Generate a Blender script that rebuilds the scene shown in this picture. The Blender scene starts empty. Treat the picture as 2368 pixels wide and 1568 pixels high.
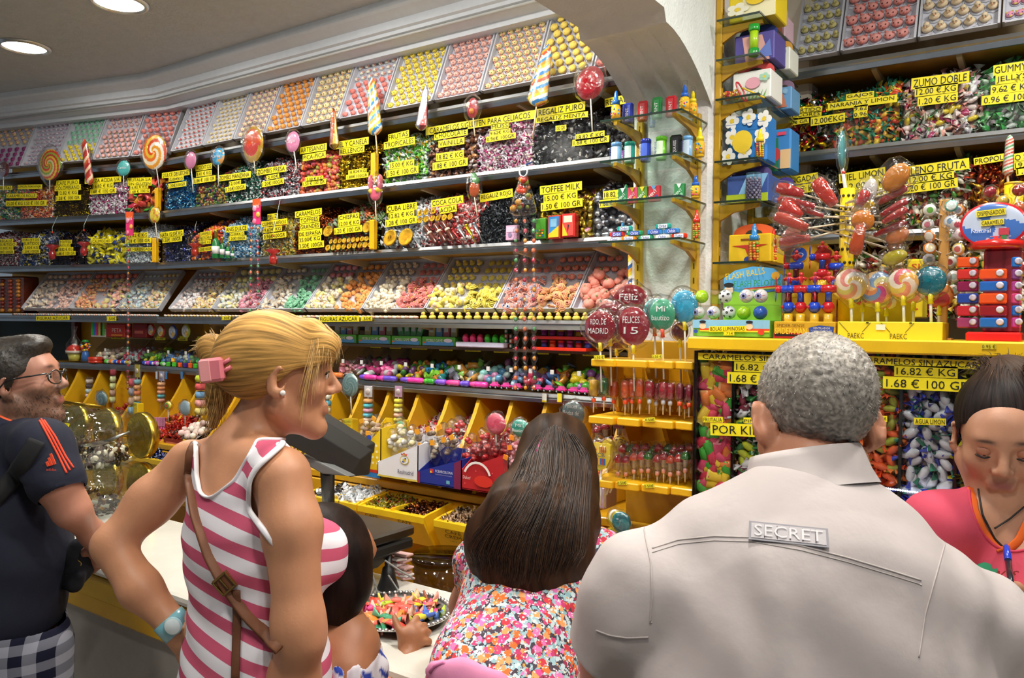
import bpy,bmesh,math,random
import numpy as np
from mathutils import Vector,Matrix
S=bpy.context.scene
COL=S.collection
R=random.Random(7)
NR=np.random.default_rng(7)
PI=math.pi
YAW,PITCH,ROLL,FPX=math.radians(34.733),math.radians(-1.1256),math.radians(.68),1851.3
CAM=np.array([0,0,1.70])
_cy,_sy=math.cos(YAW),math.sin(YAW)
FW=np.array([-_sy*math.cos(PITCH),_cy*math.cos(PITCH),math.sin(PITCH)])
_r=np.array([_cy,_sy,0.]);_u=np.cross(_r,FW)
RT=math.cos(ROLL)*_r+math.sin(ROLL)*_u
UP=-math.sin(ROLL)*_r+math.cos(ROLL)*_u
cd=bpy.data.cameras.new('camera');cam=bpy.data.objects.new('camera',cd);COL.objects.link(cam)
cd.sensor_width=23.5;cd.lens=FPX/2368*23.5;cd.clip_start=.05
m=Matrix.Identity(4)
for i in range(3):
 m[i][0],m[i][1],m[i][2],m[i][3]=RT[i],UP[i],-FW[i],CAM[i]
cam.matrix_world=m
S.camera=cam
S.view_settings.view_transform='Standard';S.view_settings.look='None'
S.cycles.max_bounces=7;S.cycles.transparent_max_bounces=12;S.cycles.caustics_reflective=False;S.cycles.caustics_refractive=False
S.view_settings.gamma=1;S.view_settings.use_curve_mapping=False
S.view_settings.exposure=-.32
w=bpy.data.worlds.new('street_light');S.world=w;w.use_nodes=True
w.node_tree.nodes['Background'].inputs[0].default_value=(.72,.86,1,1)
w.node_tree.nodes['Background'].inputs[1].default_value=.26
CEIL=3.06
LAMPS=[(-4.33,1.92,8),(-3.38,1.88,13),(-2.43,1.84,24),(-1.48,1.7,26),(-.35,1.35,22),(.35,2.15,26),(-3.2,-.1,6),(-1.6,.2,17),(-.1,.3,20),(1.2,.2,18)]  # all past the visible pair unseen; the right-wall one added to brighten the trays
for(x,y,p)in LAMPS:
 l=bpy.data.lights.new('downlight_lamp','AREA');l.shape='DISK';l.size=.19;l.energy=p;l.color=(1,.97,.91)
 o=bpy.data.objects.new('downlight_lamp',l);COL.objects.link(o);o.location=(x,y,CEIL-.012)
def ray(u,v):return FW+RT*((u-1184)/FPX)-UP*((v-784)/FPX)
def aY(u,v,y):d=ray(u,v);return CAM+d*(y/d[1])
def aZ(u,v,z):d=ray(u,v);return CAM+d*((z-1.7)/d[2])
def aX(u,v,x):d=ray(u,v);return CAM+d*(x/d[0])
def aD(u,v,D):return CAM+ray(u,v)*D
LA=math.atan2(.29,1.25);BX,BY=-4.26,2.6
LD=np.array([-math.cos(LA),-math.sin(LA),0]);LN=np.array([math.sin(LA),-math.cos(LA),0])
def aL(u,v,off=0):
 p0=np.array([BX,BY,0])+LN*off;d=ray(u,v)
 return CAM+d*(((p0-CAM)@LN)/(d@LN))
def P(u,v,pl,off=0):
 if pl=='M':return aY(u,v,2.6-off)
 if pl=='R':return aY(u,v,2.88-off)
 if pl=='L':return aL(u,v,off)
 return aY(u,v,pl-off)
def px(p):
 return float((np.asarray(p)-CAM)@FW)/FPX
def H(h):
 if not isinstance(h,str):return tuple(h)
 c=[int(h[i:i+2],16)/255 for i in(0,2,4)]
 return tuple(x/12.92 if x<=.04045 else((x+.055)/1.055)**2.4 for x in c)
MATS={}
def mat(name,rough=.5,metal=0,coat=0,bump=None,trans=0,alpha=1,emit=0,var=0,spec=.5,sss=0,vscale=30,aniso=None,sheen=0):
 m=bpy.data.materials.new(name);m.use_nodes=True;nt=m.node_tree;b=nt.nodes['Principled BSDF']
 a=nt.nodes.new('ShaderNodeAttribute');a.attribute_name='Col'
 c=a.outputs['Color']
 tc=nt.nodes.new('ShaderNodeTexCoord')
 if var:
  n=nt.nodes.new('ShaderNodeTexNoise');n.inputs['Scale'].default_value=vscale;n.inputs['Detail'].default_value=6
  nt.links.new(tc.outputs['Object'],n.inputs['Vector'])
  mr=nt.nodes.new('ShaderNodeMapRange');mr.inputs['To Min'].default_value=1-var;mr.inputs['To Max'].default_value=1+var
  mr.inputs['From Min'].default_value=.3;mr.inputs['From Max'].default_value=.7
  nt.links.new(n.outputs['Fac'],mr.inputs['Value'])
  mx=nt.nodes.new('ShaderNodeMix');mx.data_type='RGBA';mx.blend_type='MULTIPLY';mx.inputs['Factor'].default_value=1
  nt.links.new(c,mx.inputs['A']);nt.links.new(mr.outputs['Result'],mx.inputs['B']);c=mx.outputs['Result']
 nt.links.new(c,b.inputs['Base Color'])
 b.inputs['Roughness'].default_value=rough;b.inputs['Metallic'].default_value=metal;b.inputs['Coat Weight'].default_value=coat
 b.inputs['Coat Roughness'].default_value=.1;b.inputs['Specular IOR Level'].default_value=spec
 b.inputs['Transmission Weight'].default_value=trans;b.inputs['Alpha'].default_value=alpha
 if sheen:b.inputs['Sheen Weight'].default_value=sheen
 if sss:b.inputs['Subsurface Weight'].default_value=sss;b.inputs['Subsurface Radius'].default_value=(.012,.005,.003);b.inputs['Subsurface Scale'].default_value=.3
 if emit:
  nt.links.new(c,b.inputs['Emission Color']);b.inputs['Emission Strength'].default_value=emit
 if bump:
  n=nt.nodes.new('ShaderNodeTexNoise');n.inputs['Scale'].default_value=bump[0];n.inputs['Detail'].default_value=4
  mp=nt.nodes.new('ShaderNodeMapping');nt.links.new(tc.outputs['Object'],mp.inputs['Vector']);nt.links.new(mp.outputs['Vector'],n.inputs['Vector'])
  if aniso:mp.inputs['Scale'].default_value=aniso
  bp=nt.nodes.new('ShaderNodeBump');bp.inputs['Strength'].default_value=bump[1];bp.inputs['Distance'].default_value=bump[2]if len(bump)>2 else.004
  nt.links.new(n.outputs['Fac'],bp.inputs['Height']);nt.links.new(bp.outputs['Normal'],b.inputs['Normal'])
 MATS[name]=m;return m
def clear_mat(name,tint,gl=.9,rough=.05,base=.025,wr=0):
 """thin clear plastic or pane: mostly see-through with a Fresnel sheen"""
 m=bpy.data.materials.new(name);m.use_nodes=True;nt=m.node_tree;nt.nodes.remove(nt.nodes['Principled BSDF'])
 t=nt.nodes.new('ShaderNodeBsdfTransparent');t.inputs[0].default_value=(*tint,1)
 g=nt.nodes.new('ShaderNodeBsdfGlossy');g.inputs['Color'].default_value=(gl,gl,gl,1);g.inputs['Roughness'].default_value=rough
 f=nt.nodes.new('ShaderNodeLayerWeight');f.inputs[0].default_value=.12
 mr=nt.nodes.new('ShaderNodeMapRange');mr.inputs['To Min'].default_value=base;mr.inputs['To Max'].default_value=.45
 mix=nt.nodes.new('ShaderNodeMixShader');nt.links.new(f.outputs['Fresnel'],mr.inputs['Value']);nt.links.new(mr.outputs['Result'],mix.inputs[0])
 if wr:
  tc=nt.nodes.new('ShaderNodeTexCoord')
  n=nt.nodes.new('ShaderNodeTexNoise');n.inputs['Scale'].default_value=wr;n.inputs['Detail'].default_value=3;n.inputs['Distortion'].default_value=1.5
  nt.links.new(tc.outputs['Object'],n.inputs['Vector'])
  bp=nt.nodes.new('ShaderNodeBump');bp.inputs['Strength'].default_value=.9;bp.inputs['Distance'].default_value=.01
  nt.links.new(n.outputs['Fac'],bp.inputs['Height']);nt.links.new(bp.outputs['Normal'],g.inputs['Normal'])
 nt.links.new(t.outputs[0],mix.inputs[1]);nt.links.new(g.outputs[0],mix.inputs[2])
 nt.links.new(mix.outputs[0],nt.nodes['Material Output'].inputs[0])
 MATS[name]=m;return m
mat('matte',.65,bump=(90,.08),var=.04);mat('paper',.55);mat('gloss',.22,coat=.5,var=.05);mat('satin',.4)
mat('foil',.24,metal=.85,bump=(160,.5,.003),var=.1,vscale=200);mat('metal',.28,metal=1,bump=(25,.06),var=.1,vscale=12);mat('brass',.25,metal=1,var=.15)
mat('sugar',.75,bump=(500,.3,.001),var=.06,vscale=80);mat('hard',.08,coat=1,trans=.35,var=.1,vscale=40)
mat('wrap',.2,coat=.7,bump=(190,.45,.003),var=.14,vscale=150);mat('yellow_paint',.42,coat=.15,bump=(30,.12),var=.08,vscale=9)
mat('stucco',.85,bump=(110,.5,.006),var=.04,vscale=14);mat('ceiling_stucco',.8,bump=(60,.55,.008),var=.05,vscale=25);mat('plaster',.7,bump=(40,.12),var=.03)
mat('wood',.5,bump=(20,.2),var=.18,aniso=(1,1,.1),vscale=14);mat('lamp',.3,emit=14)
mat('marble',.22,coat=.3,var=.07,vscale=7);mat('rubber',.6,bump=(200,.1))
mat('skin',.48,bump=(220,.12,.002),var=.055,vscale=22);mat('hair',.42,bump=(90,.5,.004),var=.25,vscale=60)
mat('cloth',.85,bump=(30,.25,.005),var=.03,vscale=12,sheen=.0)
clear_mat('clear',(.96,.97,.97),gl=.7,rough=.14,base=.012);clear_mat('glass',(.86,.95,.91),base=.06);clear_mat('glass_edge',(.12,.3,.24),base=.25)
clear_mat('cello',(.93,.93,.94),rough=.12,base=.07,wr=28);clear_mat('jar_glass',(.9,.92,.9),base=.08,wr=9);clear_mat('smoke',(.55,.5,.42),base=.08)
def rotz(a):return np.array(Matrix.Rotation(a,3,'Z'))
def rx(a):return np.array(Matrix.Rotation(a,3,'X'))
def ry(a):return np.array(Matrix.Rotation(a,3,'Y'))
def frame(z,x=None):
 z=np.asarray(z,float);z=z/np.linalg.norm(z)
 x=np.array([1.,0,0])if x is None else np.asarray(x,float)
 if abs(x@z)>.95*np.linalg.norm(x):x=np.array([0,1.,0])
 x=x-z*(x@z);x/=np.linalg.norm(x)
 return np.stack([x,np.cross(z,x),z],1)
_CB=None
def _cbox():
 global _CB
 if _CB is None:
  pts,key=[],[]
  for sx in(-1,1):
   for sy in(-1,1):
    for sz in(-1,1):
     for k in range(3):pts.append([sx*(1 if k==0 else.8),sy*(1 if k==1 else.8),sz*(1 if k==2 else.8)]);key.append((sx,sy,sz,k))
  bm=bmesh.new();vs=[bm.verts.new(p)for p in pts]
  bmesh.ops.convex_hull(bm,input=vs);bmesh.ops.dissolve_limit(bm,angle_limit=.01,verts=bm.verts,edges=bm.edges)
  bm.verts.index_update();idx={v:i for i,v in enumerate(vs)}
  fs=[[idx[v]for v in f.verts]for f in bm.faces];bm.free()
  _CB=(key,fs)
 return _CB
class MB:
 def __init__(s):s.v=[];s.f=[];s.n=0
 def add(s,v,f,col=(.8,.8,.8),mt='satin',sm=False):
  """f: list of (faces array/list of equal length) or a list of index tuples; col: one colour or one per face"""
  v=np.asarray(v,float).reshape(-1,3)
  groups={}
  if isinstance(f,np.ndarray):groups[f.shape[1]]=(f,np.arange(len(f)))
  else:
   for i,q in enumerate(f):groups.setdefault(len(q),([],[]))[0].append(q);groups[len(q)][1].append(i)
  c=np.asarray(H(col)if isinstance(col,str)else col,float)
  for k,(q,ix)in groups.items():
   q=np.asarray(q,int).reshape(-1,k)+s.n
   cc=np.broadcast_to(c,(len(q),3))if c.ndim==1 else c[np.asarray(ix)]
   s.f.append((q,cc,mt,sm))
  s.v.append(v);s.n+=len(v);return s
 def box(s,c,size,col,mt='satin',b=None,M=None):
  """box with chamfered edges; M 3x3 turns it about its centre"""
  hs=np.asarray(size,float)/2;b=min(hs)*.18 if b is None else min(b,min(hs)*.9);key,fs=_cbox()
  v=np.array([[(1 if k==0 else 1-b/hs[0])*hs[0]*sx,(1 if k==1 else 1-b/hs[1])*hs[1]*sy,(1 if k==2 else 1-b/hs[2])*hs[2]*sz]for sx,sy,sz,k in key])
  if M is not None:v=v@np.asarray(M).T
  return s.add(v+np.asarray(c),fs,col,mt)
 def tube(s,pts,r,col,mt='satin',n=8,cap=True,up=None,sm=True,flat=1):
  pts=np.asarray(pts,float);k=len(pts);r=np.broadcast_to(np.asarray(r,float),(k,))
  V=[];x=up
  for i in range(k):
   t=pts[min(i+1,k-1)]-pts[max(i-1,0)]
   if np.linalg.norm(t)<1e-9:t=np.array([0,0,1e-3])
   fr=frame(t,x);x=fr[:,0]
   a=np.arange(n)*2*PI/n
   V.append(pts[i]+r[i]*(np.outer(np.cos(a),fr[:,0])+flat*np.outer(np.sin(a),fr[:,1])))
  V=np.concatenate(V);f=[]
  i=np.repeat(np.arange(k-1),n);j=np.tile(np.arange(n),k-1);j2=(j+1)%n
  f=np.stack([i*n+j,i*n+j2,(i+1)*n+j2,(i+1)*n+j],1)
  if isinstance(col,list):cc=np.array([H(c)for c in col])[np.minimum(i,len(col)-1)]
  else:cc=H(col)
  s.add(V,f,cc,mt,sm)
  if cap:
   q=s.n-len(V);c0=H(col[0])if isinstance(col,list)else H(col);c1=H(col[-1])if isinstance(col,list)else c0
   s.f.append((np.array([list(range(n))[::-1]])+q,np.array([c0]),mt,False));s.f.append((np.array([list(range((k-1)*n,k*n))])+q,np.array([c1]),mt,False))
  return s
 def lathe(s,prof,c,col,mt='satin',n=14,ax=(0,0,1),sm=True,x=None,sx=1,sy=1):
  """prof [(r, h)]; col one colour or a list, one per ring gap"""
  fr=frame(ax,x);a=np.arange(n)*2*PI/n;k=len(prof)
  V=np.concatenate([np.asarray(c)+h*fr[:,2]+max(r,1e-5)*(sx*np.outer(np.cos(a),fr[:,0])+sy*np.outer(np.sin(a),fr[:,1]))for r,h in prof])
  i=np.repeat(np.arange(k-1),n);j=np.tile(np.arange(n),k-1);j2=(j+1)%n
  f=np.stack([i*n+j,i*n+j2,(i+1)*n+j2,(i+1)*n+j],1)
  cc=np.array([H(q)for q in col])[np.minimum(i,len(col)-1)]if isinstance(col,list)else H(col)
  s.add(V,f,cc,mt,sm)
  q=s.n-len(V);c0=H(col[0])if isinstance(col,list)else H(col);c1=H(col[-1])if isinstance(col,list)else c0
  if prof[0][0]>.0006:s.f.append((np.array([list(range(n))[::-1]])+q,np.array([c0]),mt,False))
  if prof[-1][0]>.0006:s.f.append((np.array([list(range((k-1)*n,k*n))])+q,np.array([c1]),mt,False))
  return s
 def ball(s,c,r,col,mt='gloss',n=10,k=6,M=None):
  r=np.broadcast_to(np.asarray(r,float),(3,));v=[];f=[]
  for i in range(k+1):
   t=PI*i/k
   for j in range(n):p=2*PI*j/n;v.append((math.sin(t)*math.cos(p),math.sin(t)*math.sin(p),math.cos(t)))
  for i in range(k):
   for j in range(n):a=i*n+j;b2=i*n+(j+1)%n;f.append((a,a+n,b2+n,b2))
  v=np.array(v)*r
  if M is not None:v=v@np.asarray(M).T
  cc=col
  if isinstance(col,list):cc=np.array([H(col[(q//n*3+q%n*5)%len(col)])for q in range(len(f))])
  return s.add(v+np.asarray(c),np.array(f),cc,mt,True)
 def prism(s,pts,o,ax,ay,an,d,col,mt='satin',side=None):
  """outline pts (2-d) in the frame o + x*ax + y*ay, thickness d along an (from 0 to d)"""
  p=np.asarray(pts,float);o=np.asarray(o,float);ax,ay,an=(np.asarray(q,float)for q in(ax,ay,an));k=len(p)
  a=o+np.outer(p[:,0],ax)+np.outer(p[:,1],ay);V=np.concatenate([a,a+an*d])
  s.add(V,[list(range(k))[::-1],list(range(k,2*k))],col,mt)
  q=s.n-2*k;i=np.arange(k);j=(i+1)%k
  s.f.append((np.stack([i,j,j+k,i+k],1)+q,np.broadcast_to(np.array(H(side or col)),(k,3)),mt,False));return s
 def quad(s,a,b,c,d,col,mt='satin'):return s.add([a,b,c,d],[(0,1,2,3)],col,mt)
 def grid(s,G,col,mt='satin',sm=True,closed=False):
  """G (rows, cols, 3); col one colour or array (rows-1, cols-1, 3)"""
  G=np.asarray(G,float);r,c=G.shape[:2];cw=c if closed else c-1
  i=np.repeat(np.arange(r-1),cw);j=np.tile(np.arange(cw),r-1);j2=(j+1)%c
  f=np.stack([i*c+j,i*c+j2,(i+1)*c+j2,(i+1)*c+j],1)
  cc=col if isinstance(col,(str,tuple))else np.asarray(col).reshape(-1,3)
  return s.add(G.reshape(-1,3),f,cc,mt,sm)
 def many(s,T,M,pos,cols,mt='wrap',sm=True):
  """T = (verts, faces array, face region); M (N,3,3); pos (N,3); cols (N, regions, 3)"""
  tv,tf,tr=T;N=len(pos)
  V=np.einsum('nij,kj->nki',M,tv)+pos[:,None,:]
  F=(tf[None]+(np.arange(N)*len(tv))[:,None,None]).reshape(-1,tf.shape[1])
  return s.add(V.reshape(-1,3),F,cols[:,tr,:].reshape(-1,3),mt,sm)
 def mesh(s,name):
  me=bpy.data.meshes.new(name);V=np.concatenate(s.v)if s.v else np.zeros((0,3))
  names=[];li,lt,ci,mi,sf=[],[],[],[],[]
  for q,cc,mt,sm in s.f:
   if mt not in names:names.append(mt)
   li.append(q.ravel());lt.append(np.full(len(q),q.shape[1]));ci.append(cc);mi.append(np.full(len(q),names.index(mt)));sf.append(np.full(len(q),sm))
  li=np.concatenate(li);lt=np.concatenate(lt);nf=len(lt)
  me.vertices.add(len(V));me.vertices.foreach_set('co',V.astype(np.float32).ravel())
  me.loops.add(len(li));me.loops.foreach_set('vertex_index',li.astype(np.int32))
  me.polygons.add(nf);me.polygons.foreach_set('loop_start',np.concatenate([[0],np.cumsum(lt)[:-1]]).astype(np.int32));me.polygons.foreach_set('loop_total',lt.astype(np.int32))
  for n in names:me.materials.append(MATS[n])
  me.polygons.foreach_set('material_index',np.concatenate(mi).astype(np.int32));me.polygons.foreach_set('use_smooth',np.concatenate(sf))
  at=me.attributes.new('Col','FLOAT_COLOR','FACE');c4=np.ones((nf,4),np.float32);c4[:,:3]=np.concatenate(ci);at.data.foreach_set('color',c4.ravel())
  me.update(calc_edges=True);me.validate();return me
 def obj(s,name,parent=None,**kw):return link(name,s.mesh(name),parent,**kw)
def link(name,me,parent=None,label=None,cat=None,group=None,kind=None,loc=None):
 o=bpy.data.objects.new(name,me);COL.objects.link(o)
 if loc is not None:o.location=loc
 if parent is not None:
  o.parent=parent;o.matrix_parent_inverse=Matrix.Translation(-Vector(parent.location))
 if label:o['label']=label
 if cat:o['category']=cat
 if group:o['group']=group
 if kind:o['kind']=kind
 return o
def thing(name,label,cat,loc=(0,0,0),group=None):return link(name,None,None,label,cat,group,None,Vector([float(q)for q in loc]))
_TC={}
def glyphs(t):
 if t not in _TC:
  c=bpy.data.curves.new('lettering','FONT');c.body=t;c.resolution_u=2
  o=bpy.data.objects.new('lettering',c);me=o.to_mesh()
  v=np.array([q.co[:]for q in me.vertices])if len(me.vertices)else np.zeros((1,3));f=[tuple(p.vertices)for p in me.polygons]
  o.to_mesh_clear();bpy.data.objects.remove(o);bpy.data.curves.remove(c)
  lo,hi=v.min(0),v.max(0);_TC[t]=(v-lo,f,hi-lo)
 return _TC[t]
def text(mb,t,o,ax,ay,w,h,col='15150f',mt='paper',lift=None):
 """letters of t in the rectangle at o (lower left), w along ax, h along ay"""
 v,f,sz=glyphs(t);ax=np.asarray(ax,float);ay=np.asarray(ay,float);an=np.cross(ax,ay)
 q=np.asarray(o)+np.outer(v[:,0]*w/max(sz[0],1e-6),ax)+np.outer(v[:,1]*h/max(sz[1],1e-6),ay)+an*(.0012 if lift is None else lift)
 mb.add(q,f,col,mt)
LY='f4e216'
def strip(mb,t,uL,vL,uR,vR,hp,pl,off=0,bg=LY,fg='1a1a14',mx=.04,my=.16,thick=.0015,mt='paper'):
 """a printed strip whose middle line runs from one place to another on a plane"""
 a,b=P(uL,vL,pl,off),P(uR,vR,pl,off);ax=b-a;L=np.linalg.norm(ax);ax=ax/L
 n=LN if pl=='L' else np.array([0,-1.,0])
 ay=np.cross(n,ax);h=hp*px((a+b)/2)
 if bg:mb.prism([(0,-h/2),(L,-h/2),(L,h/2),(0,h/2)],a,ax,ay,n,thick,bg,mt)
 if t:text(mb,t,a+ax*L*mx-ay*h*(.5-my)+n*thick,ax,ay,L*(1-2*mx),h*(1-2*my),fg,mt)
# ================================================================ setting
def struct(name,mb,mt=None):return mb.obj(name,kind='structure')
YB,YRB=2.97,3.25
WHT,YEL,DYEL='e9e7e4','edb81c','d9a015'
mb=MB();mb.box((-1,0,-.05),(14,9,.1),'9a8f80','stucco');struct('floor',mb)
mb=MB();mb.box((-1,-.2,CEIL+.05),(14,8,.1),'bcc0c4','ceiling_stucco');struct('ceiling',mb)
mb=MB();mb.box(((BX-.92)/2,YB+.05,(CEIL+1.75)/2),(-BX-.92+.3,.1,CEIL-1.75),'cfc3b0','plaster');mb.box(((BX-.92)/2,YB+.05,.875),(-BX-.92+.3,.1,1.75),'e2a81c','yellow_paint');struct('wall_back',mb)
mb=MB();mb.box((1.0,YRB+.05,CEIL/2),(3.9,.1,CEIL),'b9a888','plaster');struct('wall_right',mb)
lend=np.array([BX,BY,0])+LD*1.55
M3=rotz(LA)
c=np.array([BX,BY,0])+LD*.75-LN*.42
mb=MB();mb.box((c[0],c[1],CEIL/2),(1.9,.1,CEIL),'dfa61c','yellow_paint',M=M3);struct('wall_left',mb)
prof=[(.42,2.9),(.05,2.9),(.05,2.925),(-.03,2.945),(-.03,2.96),(-.045,2.965),(-.045,3.0),(-.1,3.02),(-.11,3.03),(-.11,3.06),(.42,3.06)]
def sweep(mb,prof,pts,col,mt):
 """run a (depth behind the front line, height) profile along a plan polyline"""
 pts=[np.asarray(p,float)for p in pts];G=[]
 for i,p in enumerate(pts):
  d0=pts[max(i,1)]-pts[max(i,1)-1];d1=pts[min(i,len(pts)-2)+1]-pts[min(i,len(pts)-2)]
  n0=np.array([-d0[1],d0[0]])/np.linalg.norm(d0);n1=np.array([-d1[1],d1[0]])/np.linalg.norm(d1)
  b=(n0+n1);b/=np.linalg.norm(b);k=1/(b@n0)
  G.append([(p[0]+b[0]*q*k,p[1]+b[1]*q*k,z)for q,z in prof])
 return mb.grid(np.array(G),col,mt,sm=False)
mb=MB();sweep(mb,prof,[lend[:2],(BX,BY),(-1.2,BY)],'d6d9de','plaster');struct('trim_1',mb)
mb=MB()
for z in(2.935,2.995):mb.tube([(lend[0],lend[1],z),(BX+.02,BY-.02,z),(-1.2,BY-.02,z)],.006,'c4c2be','plaster',n=5)
struct('trim_2',mb)
CX0,CX1,CY=-1.19,-.92,2.40
mb=MB();mb.box(((CX0+CX1)/2,CY+.28,CEIL/2),(CX1-CX0,.56,CEIL),'eae7e6','stucco',b=.012);struct('wall_column',mb)
mb=MB();n=33
pr=[(-2.6,2.565),(1.0,2.565),(2.035,2.565),(2.05,2.53)]+[(2.06+.34*t,2.53-.15*(t**1.7))for t in np.linspace(0,1,9)]
G=[]
for k in range(n):
 s=k/(n-1);x=CX0+(CX1-CX0)*s
 fl=.018*abs(math.sin(s*4*PI))**.7
 G.append([(x,y+(fl*.6 if i>4 else 0),z+(fl if i>4 else 0))for i,(y,z)in enumerate(pr)])
mb.grid(np.array(G),'e2e0de','stucco',sm=True)
for x in(CX0,CX1):mb.add([(x,y,z)for y,z in pr]+[(x,2.42,CEIL),(x,-2.6,CEIL)],[list(range(len(pr)+2))],'e6ebe7','stucco')
struct('ceiling_beam',mb)
for i,(x,y,p)in enumerate(LAMPS):
 t=thing('ceiling_downlight','round recessed downlight in the ceiling '+('furthest into the far corner','nearer than the corner one, cut by the picture edge')[i],'ceiling light',(x,y,CEIL))if i<2 else link('ceiling_downlight',None,kind='structure',loc=(x,y,CEIL))  # unseen lamps, the added one too, get the same fixture
 MB().lathe([(.098,0),(.122,0),(.122,-.004),(.112,-.012),(.1,-.012),(.098,0)],(x,y,CEIL),'d8d8d6','metal',28).obj('ring',t)
 MB().lathe([(.0,-.002),(.06,-.003),(.098,-.003)],(x,y,CEIL),'fffbf2','lamp',28).obj('lens',t)
# ================================================================ wall shelves
def shelf_run(name,lab,pts,z,depth,edge=.036,back=True,brk=(),cat='shelf'):
 t=thing(name,lab,cat,(*pts[0],z))
 mb=MB();sweep(mb,[(.004,z-.028),(.004,z-.004),(depth,z-.004),(depth,z-.028),(.004,z-.028)],pts,'a8822f','wood');mb.obj('board',t)
 mb=MB();sweep(mb,[(.004,z-edge),(-.004,z-edge),(-.008,z-edge*.6),(-.004,z-edge*.5),(-.008,z-edge*.36),(-.004,z),(.012,z+.001),(.012,z)],pts,'b9bcc0','metal');mb.obj('metal_edge',t)
 for(x,y)in brk:
  MB().prism([(0,0),(.2,0),(.2,-.05),(.17,-.03),(0,-.012)],(x-.008,y,z-.028),(0,1,0),(0,0,1),(1,0,0),.016,'cabb90','satin').obj('bracket',t)
 return t
main=[(BX,BY),(CX0-.005,BY)];left=[tuple(lend[:2]),(BX-.002,BY-.0005)]
bk=[(x,BY+.02)for x in(-3.8,-3.3,-2.8,-2.3,-1.8,-1.45)]
SZ={2.60:'top',2.31:'second',2.02:'third',1.713:'fourth',1.432:'fifth'}
for z,nm in SZ.items():
 what={2.60:'carrying the slanted trays below the cornice',2.31:'under the upper row of candy bins',2.02:'under the lower row of candy bins',1.713:'under the long row of sugar figures',1.432:'edged with toy pens and pink cars'}[z]
 shelf_run('wall_shelf','long metal-edged shelf of the back wall %s'%what,main,z,.355,brk=bk)
 shelf_run('wall_shelf','metal-edged shelf of the angled far-left wall %s'%what,left if z>1.6 else[tuple((np.array([BX,BY,0])+LD*1.07)[:2]),left[1]],z,.36)
for z,what in((2.60,'carrying clear-lidded trays'),(2.31,'under the citrus and juice candy bins'),(2.02,'behind the lollipop stands')):
 shelf_run('wall_shelf','metal-edged shelf right of the white column %s'%what,[(CX1+.002,2.88),(2.2,2.88)],z,.36,brk=[(x,2.9)for x in(-.55,-.3,0.)])
mb=MB();sweep(mb,[(.06,1.585),(.06,1.597),(.35,1.597),(.35,1.585),(.06,1.585)],[(-3.9,BY),(-1.2,BY)],'5a4a35','wood');t=mb.obj('wall_shelf',None,label='thin dark shelf carrying the toy boxes between sugar figures and clear toy bins',cat='shelf')
t=thing('framed_blackboard','dark board in a red frame on the yellow wall at far left','board')
a=np.array([BX,BY,0])+LD*1.42-LN*.34
mb=MB();mb.box((*a[:2],1.48),(.72,.03,.42),'1c2620','matte',M=M3);mb.obj('panel',t)
mb=MB()
for dx,dz,sx,sz in((0,.22,.78,.03),(0,-.22,.78,.03),(.38,0,.03,.44),(-.38,0,.03,.44)):mb.box(a-LD*dx+LN*.012+np.array([0,0,1.48+dz]),(sx,.04,sz),'6d1410','gloss',M=M3)
mb.obj('frame',t)
# ================================================================ candy shapes
def tmpl(mb):
 v=np.concatenate(mb.v);f=np.concatenate([q for q,*_ in mb.f]);c=np.concatenate([c for _,c,*_ in mb.f])
 _,r=np.unique(c.round(4),axis=0,return_inverse=True)
 return v,f,r.ravel()
def T_twist(n=6):
 m=MB();m.lathe([(.5,-1.08),(.08,-.56),(.22,-.45),(.32,-.2),(.32,.2),(.22,.45),(.08,.56),(.5,1.08)],(0,0,0),['010101','000000','000000','000000','000000','000000','010101'],n=n,ax=(1,0,0))
 m.f=[f for f in m.f if f[0].shape[1]==4];v,f,r=tmpl(m);k=np.abs(v[:,0])>.8;v[k,1]*=.3;v[k,2]*=1.25;v*=.76
 return v,f,r
def T_ball():m=MB();m.ball((0,0,0),.5,'000000',n=8,k=5);return tmpl(m)
def T_bean():m=MB();m.ball((0,0,0),(.62,.36,.34),'000000',n=7,k=5);return tmpl(m)
def T_cube():
 m=MB();m.box((0,0,0),(1,.72,.55),'000000',b=.13);v=np.concatenate(m.v)
 f=np.array([list(q[:4])if len(q)>3 else[q[0],q[1],q[2],q[2]]for a,*_ in m.f for q in a.tolist()])
 fr=v[f].mean(1);r=(np.abs(fr[:,2])>.24).astype(int);return v,f,r
def T_pack():
 m=MB();X=np.array([-.72,-.56,-.46,0,.46,.56,.72]);h=[.01,.02,.15,.24,.15,.02,.01];G=[]
 for x,q in zip(X,h):G.append([(x,.4*y,q*z)for y,z in((-1,0),(-.5,.85),(.0,1),(.5,.85),(1,0),(.5,-.85),(-.5,-.85))])
 c=np.zeros((6,7,3));c[[0,5]]=.01;m.grid(np.array(G),c,closed=True);return tmpl(m)
def T_coin():m=MB();m.lathe([(.0,-.09),(.5,-.09),(.5,.09),(.4,.1),(.38,.07),(0,.07)],(0,0,0),'000000',n=14);m.f=[f for f in m.f if f[0].shape[1]==4];return tmpl(m)
TW,BA,BE,CU,PA,CO=T_twist(),T_ball(),T_bean(),T_cube(),T_pack(),T_coin()
def rand_rot(n,tilt=1.0,rng=NR):
 q=rng.normal(size=(n,4));q[:,1:3]*=tilt;q/=np.linalg.norm(q,axis=1)[:,None];w,x,y,z=q.T
 return np.stack([np.stack([1-2*(y*y+z*z),2*(x*y-w*z),2*(x*z+w*y)],1),np.stack([2*(x*y+w*z),1-2*(x*x+z*z),2*(y*z-w*x)],1),np.stack([2*(x*z-w*y),2*(y*z+w*x),1-2*(x*x+y*y)],1)],1)
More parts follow.
